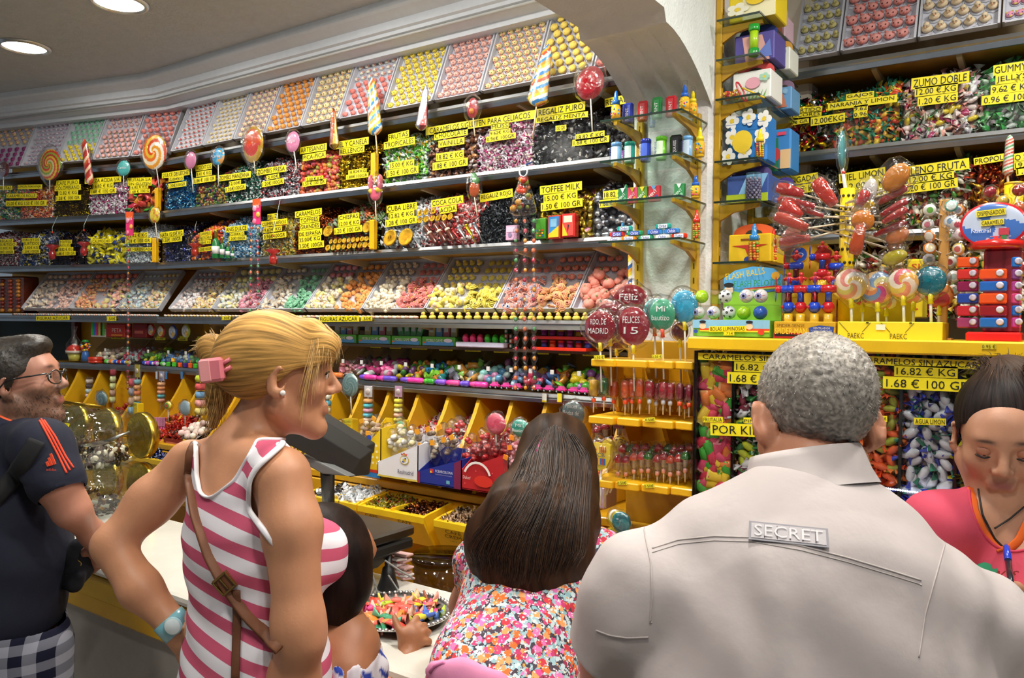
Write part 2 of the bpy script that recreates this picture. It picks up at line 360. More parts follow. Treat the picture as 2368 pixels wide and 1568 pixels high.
def palette_cols(pal,n,regs,rng=NR):
 """pal: list of colours or (body, ends) pairs, repeats weight a colour"""
 A=np.array([[H(p),H(p)]if isinstance(p,str)else[H(p[0]),H(p[1])]for p in pal]);k=rng.integers(0,len(A),n)
 c=A[k][:,:regs]if regs<=2 else A[k][:,[0]*regs]
 return np.clip(c*rng.uniform(.8,1.15,(n,1,1)),0,1)
def heap(name,label,corner,ax,an,wid,h,pal,T,size,mt='wrap',depth=.24,rise=.07,fill=None,dens=1.0,dome=.015,kind='stuff',cat='candy'):
 """loose candy behind a clear front: corner = lower left of the front, ax along it, an out of it (towards the shopper)"""
 ax,an=np.asarray(ax),np.asarray(an);up=np.array([0,0,1.])
 prof=lambda t:np.where(t[:,None]<h,np.stack([np.full_like(t,.012),t],1),np.stack([.012+(t-h),h+rise*np.clip((t-h)/depth*2.2,0,1)],1))
 L=h+depth;st=size*.72/math.sqrt(dens*(1.9 if T is TW else 1));nu,nt_=max(2,int(wid/st)),max(2,int(L/st))
 uu,tt=np.meshgrid((np.arange(nu)+.5)/nu,(np.arange(nt_)+.5)/nt_);uu=uu.ravel()+NR.normal(0,.3/nu,uu.size);tt=tt.ravel()*L+NR.normal(0,.28*st,tt.size)
 uu=np.clip(uu,.4*size/wid,1-.4*size/wid);tt=np.clip(tt,size*.35,L)
 ph=NR.uniform(0,6);q=prof(tt);q[:,1]+=dome*np.sin(uu*5+ph)*(q[:,1]>h*.8);q[:,0]+=NR.uniform(.1,.75,len(q))*size*.5
 pos=np.asarray(corner)+np.outer(uu*wid,ax)-np.outer(q[:,0],an)+np.outer(q[:,1],up)
 n=len(pos);M=rand_rot(n)*(size*NR.uniform(.85,1.15,n))[:,None,None]
 mb=MB();regs=T[2].max()+1
 mb.many(T,M,pos,palette_cols(pal,n,regs),mt)
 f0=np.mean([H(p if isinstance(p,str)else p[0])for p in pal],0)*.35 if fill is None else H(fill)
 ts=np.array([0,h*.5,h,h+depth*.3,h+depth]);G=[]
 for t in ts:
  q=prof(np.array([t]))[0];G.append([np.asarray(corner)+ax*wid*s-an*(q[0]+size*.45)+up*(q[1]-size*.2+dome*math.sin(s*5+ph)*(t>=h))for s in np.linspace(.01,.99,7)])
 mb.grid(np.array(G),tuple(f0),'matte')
 return mb.obj(name,None,label=label,cat=cat,kind=kind)
# ================================================================ candy bins
LABELS={}
def bin_unit(tag,pl,uL,uR,vz,z,h,labels,lean=.0,left=True):
 """one clear-fronted bin: where its front's lower corners stand comes from the shelf line at height z"""
 Yp=2.6 if pl=='M' else 2.88
 def onshelf(u):
  lo,hi=0.,1568.
  for _ in range(40):
   mid=(lo+hi)/2;p=P(u,mid,pl)
   if p[2]>z:lo=mid
   else:hi=mid
  return P(u,lo,pl)
 a,b=onshelf(uL),onshelf(uR)
 ax=b-a;wid=np.linalg.norm(ax);ax/=wid;an=LN if pl=='L' else np.array([0,-1.,0])
 t=thing('candy_bin',tag,'candy bin',(a+b)/2+np.array([0,0,z-a[2]]))
 a[2]=z;a=a+ax*.004-an*.004;wid-=.008
 up=np.array([0,0,1.])
 MB().prism([(0,.002),(wid,.002),(wid,h),(0,h)],a,ax,up,an,.003,'ffffff','clear').obj('front_panel',t)
 mb=MB();side=[(0,.002),(0,h),(-.1,h+.055),(-.27,h+.06),(-.27,.002)]
 mb.prism(side,a,an,up,ax,.003,'ffffff','clear');mb.obj('side_panel',t)
 if labels:
  for L in labels:
   mb=MB();strip(mb,*L[:6],pl,.006);mb.obj('price_label',t)
 return a,ax,an,wid
# ================================================================ bins of loose sweets
K,G=' € KG',' € 100 GR'
def row(z,h,data,hk):
 for d in data:
  tag,pl,uL,uR,pal,T,size,mt,labs=d[:9]
  a,ax,an,wid=bin_unit('clear candy bin '+tag,pl,uL,uR,0,z,h,labs)
  heap('candy_heap','heap of '+hk(tag),a,ax,an,wid,h-.012,pal,T,size,mt,**(d[9]if len(d)>9 else{}))
hk=lambda s:s.replace('holding ','',1)
W='f1efec'
row(2.31,.15,[('holding mixed green and pink sweets, upper row far left','L',-60,40,['4f9f6a','e9d24a','ee7f92',W,'3b8f8a'],TW,.024,'wrap',[('CARITAS',-6,434.7,28,434.3,9)]),('holding orange and lemon roll sweets, upper row far left','L',43,120,['f07f3a','f4c84a','ef5d4e','f3e7d0','f29a86'],TW,.024,'wrap',[('LIMON NARANJA',41.6,432.6,97.7,431.6,10),('CARAMELOS ROLLS',15.3,453.3,85,452.5,10),('15.00 € KG 1.50 € 100 GR',14,471,108,469,13)]),('holding dark gold coffee sweets','L',120,203,['6d5512','8d7418','4a3a10','b39a28','533018'],TW,.019,'foil',[('CAFE PURO',130.6,424.5,183,421.4,13),('COLOMBIANO',126.8,436,187,432.7,13),('12.82'+K,135,447,180.6,444.4,12),('1.28'+G,129.3,459,187.5,456.4,12)]),('holding white and magenta sour cherry sweets','L',203,290,[('f2eef2','b3246e'),(W,W),('b3246e','f2eef2'),('d9a0c4','f2eef2')],TW,.024,'wrap',[('CEREZA ACIDA S/A',196.4,419.4,280.6,414.3,13),('16.82'+K,215,431.4,262.8,427.8,12),('1.68'+G,209,444,269,440.3,12)]),('holding red and green fruit packs beside the yellow post','L',290,366,['e2453a','ef6a4a','3fae3a','f3a13a','e8544f','cf3050'],PA,.042,'wrap',[('FRUTALIA S/A',294,416.8,351.5,414.8,10),('SIN GLUTEN',296,425.8,350.8,424.5,9),('16.82'+K,301,434,343,431,9),('1.68 € 100 G',300.5,443.6,347,441,9)]),('holding shiny blue milk caramel sweets','M',378,445,['2f8fc4','1f6fae','6fc0e4','bfe0f0','174f86'],TW,.023,'foil',[('DULCE DE LECHE',375,406.6,438.8,397.7,13),('12.00€KG',390.3,416.3,424.7,411.7,10),('1.20€100GR',389,430.9,431,424.5,11)]),('holding dark multicoloured sour drops','M',445,522,['7a3a1a','3f6a22','b8942a','2b2350','8f2a2a','5c7f2a'],BA,.02,'wrap',[('ACIDITOS',452.8,390,490.3,383.7,13),('8.41'+K,454,404,489.8,398.5,12),('0.84'+G,447.7,419.4,498.7,411.7,13)]),('holding green and white apple sweets','M',522,600,[('e6eae6','2b2f2c'),('2f8f6f','e6eae6'),('e6eae6','2f8f6f'),('1f5f4c','26302c')],TW,.021,'wrap',[('ZOMBIS MANZANA',505,413,580.4,402.8,14),('12.00€',530,425.8,557.4,421.4,11),('1.20€100GR',521.7,439.3,568.9,430.9,13)]),('holding white, red and black strawberry sweets','M',600,688,[('ece9ec','2a2a2e'),('ece9ec','d33a3a'),('8d8d94','ece9ec'),('c9354a','2a2a2e'),('ece9ec','b9b7c4')],TW,.021,'wrap',[('ZOMBIS FRESA',593.9,399,662.2,388.8,15),('12.00€',615.6,411.7,645.7,406,10),('1.20€100GR',606,427,657,418,13)]),('holding orange and pink round craft sweets','M',688,779,['e0662f','d84a3f','e9943c','c95060','b5b04a','e2715a'],BA,.024,'gloss',[('ARTESANOS',694,349,756,339,16),('PICA-PICA',700.5,365.8,753.6,356.9,15),('15.00'+K,705.6,415.6,747.7,411.2,11),('1.50'+G,700,426.5,754,419.4,12)]),('holding shiny gold honey and cinnamon sweets','M',779,866,['d9b41a','c79a10','f0d848','8d6a08','e8c62a'],TW,.026,'foil',[('MIEL Y CANELA',772.4,337.8,853,325,17),('RELLENOS',784.7,352.5,842.9,344,15),('18.82€KG',805.9,399,848,393.9,10),('1.88€100GR',800.8,410.5,852.3,404,11)]),('holding lime green and white tropical fruit sweets','M',882,984,[('6cc23a','dfe6df'),('8fd83f','6cc23a'),('e4e8e2','c9d4cc'),('52a838','e8b83a'),('e4e8e2','9aa0a0')],TW,.028,'wrap',[('FRUTAS',898,319.4,946,308.4,16),('TROPICALES',888,337.8,960,324.2,17),('15.00'+K,900.8,384,958,376,16),('1.50'+G,894.4,402.8,967.9,391.3,17)]),('holding brown chocolate and vanilla cubes','M',984,1099,['6a3b28','8d5a3c','c58a58','4a2b22','b9a7a4','7c4a34'],CU,.022,'wrap',[('CHOCOLATE',1004,316,1082,303.3,17),('VAINILLA',1014.3,334,1074.2,325,16),('18.82'+K,1008.7,364.5,1073,356,18),('1.88'+G,1001,385.7,1082,373.5,18),('CARAMELOS S/GLUTEN PARA CELIACOS',985,304.6,1238,264,19)]),('holding pink and white gluten free sweets','M',1099,1229,[('f0e4ea','d86aa0'),('f0e4ea','e9dfe4'),('e58fb6','f0e4ea'),('c9c2c8','cf3f86'),('efd9c4','e9dfe4')],TW,.022,'wrap',[('MUSS',1136,294.8,1176.7,289,13),('9.62€ KG',1132.4,309.6,1180.6,302,11),('0.96€ 100GR',1124.4,323.5,1193,312.6,13)]),('holding black and silver liquorice blocks','M',1229,1371,[('26262a','8d8d90'),('1b1b1f','3a3a40'),('34343a','c9c0b8'),('202024','26262a')],CU,.026,'wrap',[('REGALIZ PURO',1242,262.3,1353.5,244.6,20),('REGALIZ MENTA',1239,278.6,1360,263.8,13),('100 GR.',1285,297.8,1309.7,294.8,13),('18.82'+K,1331.3,319,1398.4,309.6,16),('1.88'+G,1324,331,1409,320.9,15)]),('holding black liquorice pieces against the white column','M',1371,1468,['1d1d20','2c2c30','3c3a3c','55504e'],CU,.028,'wrap',[('REGAL',1399.3,238.7,1452.5,228.3,20)]),],hk)
row(2.02,.15,[('holding dark red and white sticks, lower row far left','L',-60,40,[('8d2a38','e0d4d4'),('e0d4d4','8d2a38'),('5a1f2c','c9b8b8')],TW,.022,'wrap',[('REGALIZ',0,558,30,557,9),('SURTIDO',-2,566,38,565,9),('12.82€ KG',0,574,31,573,8),('1.28€100GR',-6,583,33,582,9)]),('holding blue, white and yellow sweets','L',40,112,['22357a','e4e6ec','e5cc2c','2f4f9c','1a2448','c9d0da'],TW,.022,'wrap',[('ORUJITOS',52,556,93,555,10),('SURTIDOS',55,564,93,563,9),('12.82€ KG',54,573,90,572,9),('1.28€100GR',52,582,93,581,9)]),('holding dark purple and brown toffees','L',112,195,['2a2238','4a3226','6d4a3a','3a3f7a','8d7a6a','241a20'],TW,.022,'foil',[('TOFFEE',137,560,166,559,9),('INGLES',137,568,163,567,8),('18.82'+K,135,577,169.5,576,10),('1.88'+G,131,587,175,585,10)]),('holding bright yellow sweets','L',195,284,[('f0e21c','f0e21c'),('f5ea3a','e5d61a'),('efe12a','d9dfe8'),('2b3f8c','f0e21c'),('f0e21c','f5ea3a')],PA,.031,'wrap',[('CALIMOCHO',213,558.5,257.6,557,10)]),('holding white meringue milk sweets','L',284,360,['e8ecee','d4dadf','f2f4f5','c2ccd2'],TW,.024,'wrap',[('12.82'+K,295,545,343,543,12),('1.28'+G,290,558,350,555.5,12),('LECHE MERENGADA',280,577.5,357,576,9)]),('holding dark blue foil cream sweets','M',373,436,['2b2f6a','44488f','8d90b0','1c1c3a','5c4a4a','b9bcd0'],TW,.023,'foil',[('NATA 15.00€ KG',370,544.4,424.7,538,14),('1.50€ 100GR',376,556,421,551,13)]),('holding orange and purple chewy cubes','M',436,508,['ee6a1c','f3b42a','4f2a5c','d9421c','e9861c','6a2a4a'],CU,.024,'gloss',[('CARAMELO',463,542,489,538,9),('MASTICABLE',462,552,490,548,9),('12.00€ KG',462,562,488,559,9),('1.20€100GR',460,578,491,574,10)]),('holding light blue aniseed sweets','M',508,592,[('5aa8d8','d4e6f0'),('c9dfee','5aa8d8'),('3a86c0','a8d0e8'),('8fc4e4','e4eef4')],TW,.024,'wrap',[('ANIS DULCE',521.7,531.6,572.7,526.5,13),('12.00€KG',532,543,565,539.3,9),('1.20€100GR',529.3,552.5,570,549.5,10)]),('holding yellow and grey birthday sweets','M',600,678,[('d9b92a','a8a090'),('e4d04a','c9b84a'),('8d8a6a','d9d4c0'),('c99a2a','a0b060'),('e07a2a','d9b92a')],TW,.024,'wrap',[('FELIZ',619,502,643,499,13),('CUMPLEAÑOS',604.8,518.9,664.8,511.2,13),('9.62€ KG',610,533,652,527.8,12),('0.96€100GR',608.7,548.2,662.2,541.8,13)]),('holding amber and brown large toffees','M',678,752,['a8481c','c96a2a','7c3418','d9843a','8d4a2a'],TW,.026,'foil',[('CARAMELOS',682.7,497.2,744.4,488.3,15),('TOFFEES',694,511.2,738,504.8,14),('GRANDES',693.6,526.5,740,520,14),('DE ESPAÑA',691,541.8,745,535.5,15),('35.00€ KG',691,555.9,742.6,549.5,14),('3.50€ 100GR',691,569.9,749.5,563.5,15)]),('holding red, amber and green drops behind gold coins','M',752,866,['b5482a','6a8f4a','c9703a','8da86a','a83a1c','9aa098'],TW,.025,'wrap',[('CHISPAS',783.4,504.8,830.6,498.5,14),('12.00'+K,783.4,518.9,833,512.5,14),('1.20'+G,772.7,535.5,837.8,527.8,15)]),('holding white cola-rum sweets','M',880,982,[('eceeef','e4e6ea'),('e8e8ea','d4d8de'),('b5584a','eceeef'),('dfe2e6','f2f2f2')],TW,.03,'wrap',[('CUBA LIBRE',894.4,484.4,964.5,475.5,17),('12.82'+K,899,501,958,492,15),('1.28'+G,891.3,517.6,964.5,507.4,16)]),('holding red and white sour cola sweets','M',982,1104,[('d9484a','f0d8d4'),('f0e4e0','d9484a'),('e0706a','f0e4e0'),('c23038','e9b8b0')],TW,.028,'wrap',[('COCA COLA',997.7,471.7,1071.7,460.2,17),('ACIDA',1016.8,487.8,1056.4,480.6,16)]),('holding dark grey liquorice sweets','M',1104,1240,['33363c','45484e','24262a','5c6066'],TW,.022,'wrap',[('REGALIZ ROJO',1110.5,458.9,1186,445.6,19)]),('holding gold wrapped milk toffee cubes','M',1240,1368,[('d9b838','e8d890'),('b8942a','d9b838'),('e4cc5a','b06a7a'),('c9a82a','8d7420')],CU,.03,'foil',[('TOFFEE MILK',1249,441,1346,429,20),('15.00'+K,1257.4,460.4,1335.8,450,18),('1.50'+G,1251,479.6,1347.6,467.8,19)]),('holding silver foil balls beside the column','M',1368,1468,['b8b8be','8d8d94','d4d4da','5c5c64'],BA,.028,'foil',[('18.82'+K,1394.9,451.5,1462,444,18),('1.88'+G,1386,472,1462,463,18)]),],hk)
row(2.31,.155,[('holding red, gold and green foil liqueur sweets','R',1822,1915,['b81c2a','d9b41a','1f7a4a','d8d4d0','0f5f3a','c9a82a','8d2a5c'],TW,.034,'foil',[('SURTIDO',1829.6,257.8,1901.6,251.3,13),('LICORES',1829.6,268.5,1900,262,11),('100 GR',1823.8,285.4,1870.8,278.9,11),('12.00€KG',1875,282,1954,270.8,20)]),('holding orange and yellow citrus segment sweets','R',1915,2080,[('e05a2a','2a8f6a'),('e9c42a','3f8f3a'),('d9482a','2a7f7a'),('e05a2a','c9b83a'),('f0b43a','2a8f6a')],TW,.034,'wrap',[('GAJOS',1956.7,225.4,2021,217.3,14),('NARANJA Y LIMON',1914.6,248,2075,227,17),('9.62',1974.6,253,2007,248,14),('0.96',1974,266.9,2006,262,14)]),('holding pastel double juice sweets','R',2080,2262,[('f0dcd8','e89a90'),('d8e4d8','6ab06a'),('e4c83a','e9e4c8'),('e8e8ea','d4c0d0'),('b83a6a','f0dcd8'),('f0b0a0','e9efe4')],TW,.036,'wrap',[('ZUMO DOBLE',2107.5,194.6,2241.5,177.7,26),('12.00'+K,2115.6,214,2215,201.7,21),('1.20'+K,2122,236,2215,223.8,21)]),('holding green jelly sweets','R',2262,2430,[('3f9a4a','b8d0b8'),('a8b0a8','3f9a4a'),('2a7f3a','8fd08f'),('8d7f84','4fae5a')],TW,.036,'wrap',[('GUMMY',2297,163.8,2378,152,24),('JELLYS',2302,186.5,2378,175,23),('9.62'+K,2290.8,209,2391,196,22),('0.96'+G,2269.7,233.5,2420,216,22)]),],hk)
row(2.02,.155,[('holding silver sweets half hidden by the glass shelves','R',1775,1925,['c9c9c4','e4e4e0','9a9a94'],TW,.03,'foil',[('MERENGADA',1788,424.8,1892,408.6,20),('12.00'+K,1800,446,1900,430,20)]),('holding dark gold honey lemon sweets','R',1925,2070,['8d7a2a','5c4f1c','b8a23a','6a5f30'],TW,.03,'foil',[('MIEL LIMON',1940.5,413.5,2047.5,397.3,22),('12.00'+K,1952,433,2067,418,22),('1.20'+G,1956,455,2080,438,22)]),('holding red, green and white filled fruit sweets','R',2070,2245,[('b83a2a','e8e4d8'),('4f8f3a','e8e4d8'),('e4dcc8','c9483a'),('c9a83a','4f8f3a'),('7a2a2a','d8d0c4')],TW,.034,'wrap',[('RELLENO FRUTA',2067,402,2241.5,377.8,25),('12.00'+K,2099.4,416.7,2206.4,403.8,21),('1.20'+G,2089.7,437.8,2215,421.6,22)]),('holding copper and gold propolis sweets','R',2245,2430,['c9602a','d98a2a','b0401c','e0a83a','7a2a20'],TW,.036,'foil',[('PROPOLIS',2252,374.6,2336,361,17),('O SIN',2345,366,2395,358,20),('19.00',2345,384,2395,376,18),('1.90',2350,398,2398,390,18)]),],hk)
for z in(1.74,):
 a=np.array([CX1+.1,2.9,z]);heap('candy_heap','heap of mixed wrapped sweets low behind the lollipop stands',a,(1,0,0),(0,-1,0),1.2,.17,['b83a2a','4f8f3a','e4dcc8','c9a83a','7a2a2a'],TW,.04,'wrap')
def shelf_z(u,z,pl):
 lo,hi=0.,1568.
 for _ in range(40):
  mid=(lo+hi)/2;p=P(u,mid,pl)
  if p[2]>z:lo=mid
  else:hi=mid
 return P(u,lo,pl)
for u,v0,z,pl,lb in((372,436,2.31,'M','upper shelf at the bend of the wall'),(365,551,2.02,'L','lower shelf at the bend of the wall'),(872.5,356,2.31,'M','upper shelf beside the gold honey sweets'),(869.5,510,2.02,'M','lower shelf beside the gold coins')):
 b=shelf_z(u,z,pl);top=P(u,v0,pl)[2];n=LN if pl=='L' else np.array([0,-1.,0]);b=b+n*.018
 t=thing('yellow_post','narrow yellow post on the '+lb,'post',b)
 mb=MB();mb.box((b[0],b[1],(z+top)/2),(.028,.028,top-z),'f0b400','yellow_paint',b=.004,M=M3 if pl=='L' else None);mb.obj('body',t)
 mb=MB();mb.lathe([(.004,0),(.006,.001),(.006,.004),(.004,.004)],(b[0],b[1],top),'6a5008','matte',8);mb.obj('socket',t)
# ================================================================ sugar figures and their trays
def fig(kind):
 m=MB()
 if kind=='face':
  m.ball((0,0,.22),(.5,.46,.34),'010000',n=9,k=5);m.ball((0,-.4,.26),(.2,.14,.14),'020000',n=6,k=3)
  for s in(-1,1):m.ball((s*.2,-.3,.46),.07,'030000',n=5,k=3);m.ball((s*.34,.12,.5),(.14,.09,.16),'020000',n=5,k=3)
 elif kind=='chick':
  m.ball((0,0,.2),(.48,.44,.3),'010000',n=9,k=4);m.ball((0,-.05,.58),.27,'010000',n=8,k=4);m.ball((0,-.32,.56),(.1,.12,.07),'020000',n=5,k=3)
  for s in(-1,1):m.ball((s*.12,-.27,.67),.05,'030000',n=4,k=3)
 elif kind=='rose':
  for r,z in((.5,.1),(.38,.24),(.22,.36)):m.lathe([(r*.5,z-.1),(r,z),(r*.9,z+.1),(r*.5,z+.06)],(0,0,0),'010000' if r>.3 else '020000',n=9)
  for k in range(3):m.ball((.5*math.cos(k*2.1),.5*math.sin(k*2.1),.06),(.14,.1,.06),'030000',n=5,k=3)
 elif kind=='mush':
  m.lathe([(.24,0),(.2,.3),(.22,.34)],(0,0,0),'020000',n=8);m.lathe([(.2,.3),(.5,.36),(.44,.56),(.24,.7),(.0,.74)],(0,0,0),'010000',n=9)
  for k in range(3):m.ball((.3*math.cos(k*2.1+.4),.3*math.sin(k*2.1+.4),.6),.08,'030000',n=5,k=3)
 elif kind=='peach':
  m.ball((-.12,0,.34),(.38,.42,.36),'010000',n=8,k=5);m.ball((.12,0,.34),(.38,.42,.36),'010000',n=8,k=5);m.ball((0,-.2,.7),(.1,.1,.05),'030000',n=5,k=3);m.ball((.1,-.4,.3),.07,'020000',n=5,k=3)
 else:
  m.ball((0,0,.2),(.5,.32,.24),'010000',n=8,k=4);m.ball((.32,0,.26),(.24,.22,.22),'020000',n=7,k=4);m.ball((.45,-.12,.36),.06,'030000',n=4,k=3)
 m.f=[(q,c,'sugar',True)for q,c,a,b in m.f if q.shape[1]==4]
 return tmpl(m)
FIG={k:fig(k)for k in('face','chick','rose','mush','peach','bit')}
FM={}
def fig_mesh(kind,cols):
 key=(kind,cols)
 if key not in FM:
  v,f,r=FIG[kind];mb=MB();mb.add(v,f,np.array([H(c)for c in cols])[r],'sugar',True);FM[key]=mb.mesh('sugar_figure')
 return FM[key]
MASS=MB();NFIG=[0]
def tray(lab,a,b,tilt,ht,spec,indiv=None,pile=0,lidded=False,an=None,lab2=None,rimh=.02):
 """white tray: a, b lower front corners; leans back by the vector tilt; spec rows from the top: [(share of width, kind, colours, columns)]"""
 a,b,tilt=(np.asarray(q,float)for q in(a,b,tilt));ax=b-a;wid=np.linalg.norm(ax);ax/=wid;L=np.linalg.norm(tilt);ay=tilt/L;nn=np.cross(ax,ay)
 t=thing('sugar_tray','white tray of '+lab,'tray',(a+b)/2)
 mb=MB();e=.004;q=lambda x,y,z:a+ax*x+ay*y+nn*z
 mb.prism([(e,0),(wid-e,0),(wid-e,L),(e,L)],a,ax,ay,nn,.003,'cfced8','satin');mb.obj('base',t)
 mb=MB()
 for o,s1,s2 in(((0,0),(e*1.6,L),0),((wid-e*1.6,0),(e*1.6,L),0),((0,L-e),(wid,e),0),((0,0),(wid,e),0)):
  mb.prism([(0,0),(s1[0],0),s1,(0,s1[1])],a+ax*o[0]+ay*o[1],ax,ay,nn,rimh+.004*(s1[1]>.1),'c8c8d0','satin')
 mb.obj('rim',t)
 wells=MB();x0=.012
 for(sh0,sh1,rows,cols_n,y0,y1,kind,cols,stag)in spec:
  W0,W1=wid*sh0+.012,wid*sh1-.012;sp=(W1-W0)/cols_n;sy=(y1-y0)*L/rows;size=min(sp,sy)*(.8 if pile else.94)
  for i in range(rows):
   for j in range(cols_n):
    c=q(W0+sp*(j+.5+(stag*.5*(i%2)-.25*stag)),y0*L+sy*(i+.5),.004)
    an0=np.arange(9)*2*PI/8
    if lidded or size>.028:
     ring=np.stack([c+rr*size*(np.outer(np.cos(an0[:8]),ax)+np.outer(np.sin(an0[:8]),ay))+nn*hh for rr,hh in((.6,.001),(.55,.004),(.5,.001))]);wells.grid(ring,'b4b4c0','satin',closed=True)
    M=np.stack([ax,ay if not pile else ay,nn],1)@rotz(R.uniform(-.3,.3))@rx(-.25 if kind in('face','chick')else 0)*size*R.uniform(.92,1.06)
    M=M@rotz(0)
    put(kind,cols,c,M,indiv,lab2 or lab)
 if wells.n:wells.obj('well',t)
 if pile:
  for(sh0,sh1,y0,y1,kind,pal,size,n)in pile:
   for k in range(n):
    x=wid*R.uniform(sh0+.03,sh1-.03);y=L*(y0+(y1-y0)*R.random()**1.15);M=np.stack([ax,ay,nn],1)@rand_rot(1,.6)[0]*size*R.uniform(.85,1.1)
    put(kind,R.choice(pal),q(x,y,.006+R.random()*size*.55),M,indiv,lab2 or lab)
 if lidded:
  MB().prism([(.006,.004),(wid-.006,.004),(wid-.006,L-.006),(.006,L-.006)],a+nn*.036,ax,ay,nn,.002,'ffffff','clear').obj('lid',t)
 return t
def put(kind,cols,c,M,indiv,lab):
 if indiv and NFIG[0]<298 and indiv():
  NFIG[0]+=1;o=bpy.data.objects.new('sugar_figure',fig_mesh(kind,cols));COL.objects.link(o)
  m=Matrix.Identity(4)
  for i in range(3):
   for j in range(3):m[i][j]=M[i,j]
   m[i][3]=c[i]
  o.matrix_world=m;o['label']='small '+lab.split(',')[0]+' sugar figure, '+lab.split(', ')[-1];o['category']='sugar figure';o['group']=lab
 else:
  v,f,r=FIG[kind];MASS.add(v@M.T+c,f,np.array([H(q)for q in cols])[r],'sugar',True)
PNK,YLW,ORG,CRM,GRN,COR,LIL=('f0a8a0','e0766e','3a2020'),('f3dc6a','f09a3a','3a2a18'),('f6a860','f7d0a0','5a9a4a'),('f2e2c2','f0b8a0','6a5040'),('a8dcc0','7cc4a0','d8c070'),('f09a8e','f4c8b8','70a860'),('ecd8e0','d88ab0','6a7ac0')
def onz(u,pl,z):return shelf_z(u,z,pl)
def top_tray(pl,u0,u1,lab,spec,tiltY=.115,z0=2.628,z1=2.915,**k):
 n=LN if pl=='L' else np.array([0,-1.,0]);a,b=onz(u0,pl,z0),onz(u1,pl,z0);a[2]=b[2]=z0
 return tray(lab,a-n*.012,b-n*.012,-n*tiltY+np.array([0,0,z1-z0]),0,spec,**k)
def sp1(kind,cols,c=6,r=10,st=1):return[(0,1,r,c,.03,.97,kind,cols,st)]
top_tray('L',-55,48,'yellow and pink figures over magenta ones, top left corner',[(0,1,4,6,.55,.97,'face',('e8c890','e8a0b0','6a4040'),1),(0,1,4,6,.03,.5,'rose',('a84a86','8d3a70','c08ab0'),0)])
top_tray('L',50,131,'tiny white and lilac figures, second on the top row',sp1('bit',('e8dce4','c8a8b4','806070'),7,10))
top_tray('L',134,214,'mint green figures above yellow ones, top row',[(0,1,5,6,.42,.97,'rose',GRN,1),(0,1,4,5,.03,.4,'chick',('f0dc3a','e8b83a','c8a020'),1)])
top_tray('L',217,302,'assorted pastel figures, top row',[(0,1,3,6,.7,.97,'face',('e0b8a8','c890b0','90a0c0'),1),(0,1,6,6,.03,.66,'mush',('e8b0a8','e8d890','a0b0d0'),1)])
top_tray('L',305,391,'round coral pink figures, top row left of the bend',sp1('peach',('f0988c','f0b0a4','e08078'),5,8))
top_tray('M',398,468,'white figures with red tips, top row right of the bend',sp1('bit',('e6e4de','e0605a','90c0b0'),6,10))
top_tray('M',471,540,'tiny pale yellow figures, top row',sp1('bit',('efe2b4','e8c890','b0a080'),6,11))
top_tray('M',543,612,'cream and rose animal figures, top row',sp1('face',('eed9b0','e0a0a0','a08070'),5,9,0))
top_tray('M',615,696,'orange fruit figures, top row',sp1('peach',('f3a24e','f6b870','8aa050'),5,9))
top_tray('M',699,783,'cream and lemon smiling figures, top row',sp1('face',('f0dfa8','e8b890','805a4a'),5,8,0))
top_tray('M',786,887,'coral pink balls and white bits, top row behind the striped lolly',[(0,1,3,6,.66,.97,'bit',('f0ead8','e8a898','c09080'),1),(0,1,6,5,.03,.64,'peach',('f08a80','f0a8a0','e07068'),1)])
top_tray('M',890,1002,'yellow suns, top row',sp1('face',('f0dc5a','f0c848','8a6a20'),6,9))
top_tray('M',1006,1111,'pink and grey capped faces, top row',sp1('face',('f2bcae','e0a49a','7a8088'),6,9))
top_tray('M',1115,1237,'yellow and pink faces, top row beside the tall striped lolly',sp1('face',('f3dc9a','eea090','5a4a4a'),6,9,1))
top_tray('M',1241,1370,'yellow topped peach figures in clear cups, top row',[(0,1,8,5,.03,.97,'mush',('f3d868','f0a88a','f0b070'),1)])
top_tray('M',1374,1490,'coral figures, top row running behind the beam bracket',sp1('peach',('f08a7c','f0a090','e07a6a'),5,8))
for u0,u1,lab,kind,cols in((1838,1941,'pale golden, leftmost clear-lidded tray','chick',('d8cc88','c8b468','8a7a40')),(1945,2119,'pink ladybird, clear-lidded tray second from the column','face',('f2a49c','e8887e','6a3030')),(2123,2313,'cream and peach, clear-lidded tray third from the column','chick',('f0d8b4','f0b48c','8a6a50')),(2318,2460,'pink and lilac, clear-lidded tray at the picture edge','face',('ee9ab4','e4d070','6a70b0'))):
 a,b=onz(u0,'R',2.628),onz(u1,'R',2.628);a[2]=b[2]=2.628
 n=5 if u0>1900 else 4
 tray(lab,a+np.array([0,.012,0]),b+np.array([0,.012,0]),(0,.16,.4),0,sp1(kind,cols,n,9),indiv=(lambda p=.78:R.random()<p),lidded=True)
def fig_tray(pl,u0,u1,lab,spec,pile,indiv=None):
 z0=1.742;n=LN if pl=='L' else np.array([0,-1.,0]);a,b=onz(u0,pl,z0),onz(u1,pl,z0);a[2]=b[2]=z0
 return tray(lab,a-n*.035,b-n*.035,-n*.19+np.array([0,0,.235]),0,spec,pile=pile,indiv=indiv,rimh=.026)
def halves(k1,c1,k2,c2,nc=4,rows=2,y0=.66):
 return[(0,.5,rows,nc,y0,.97,k1,c1,0),(.5,1,rows,nc,y0,.97,k2,c2,0)]
def piles(k1,p1,k2,p2,n=70,s=.032,y1=.66):return[(0,.5,.02,y1,k1,p1,s,n),(.5,1,.02,y1,k2,p2,s,n)]
near=lambda:R.random()<.35
V=lambda*h:tuple(h)
fig_tray('L',44,154,'cream and salmon figures at the far left, eye-level row',halves('peach',V('f0d8c0','f0b0a0','d8c8b0'),'peach',V('f2b09a','f0c0a8','c08a70'),4),piles('bit',[V('f2e4d0','f0d0b8','c8a890')],'bit',[V('f0c4b4','f4dcd0','b08a80')],80))
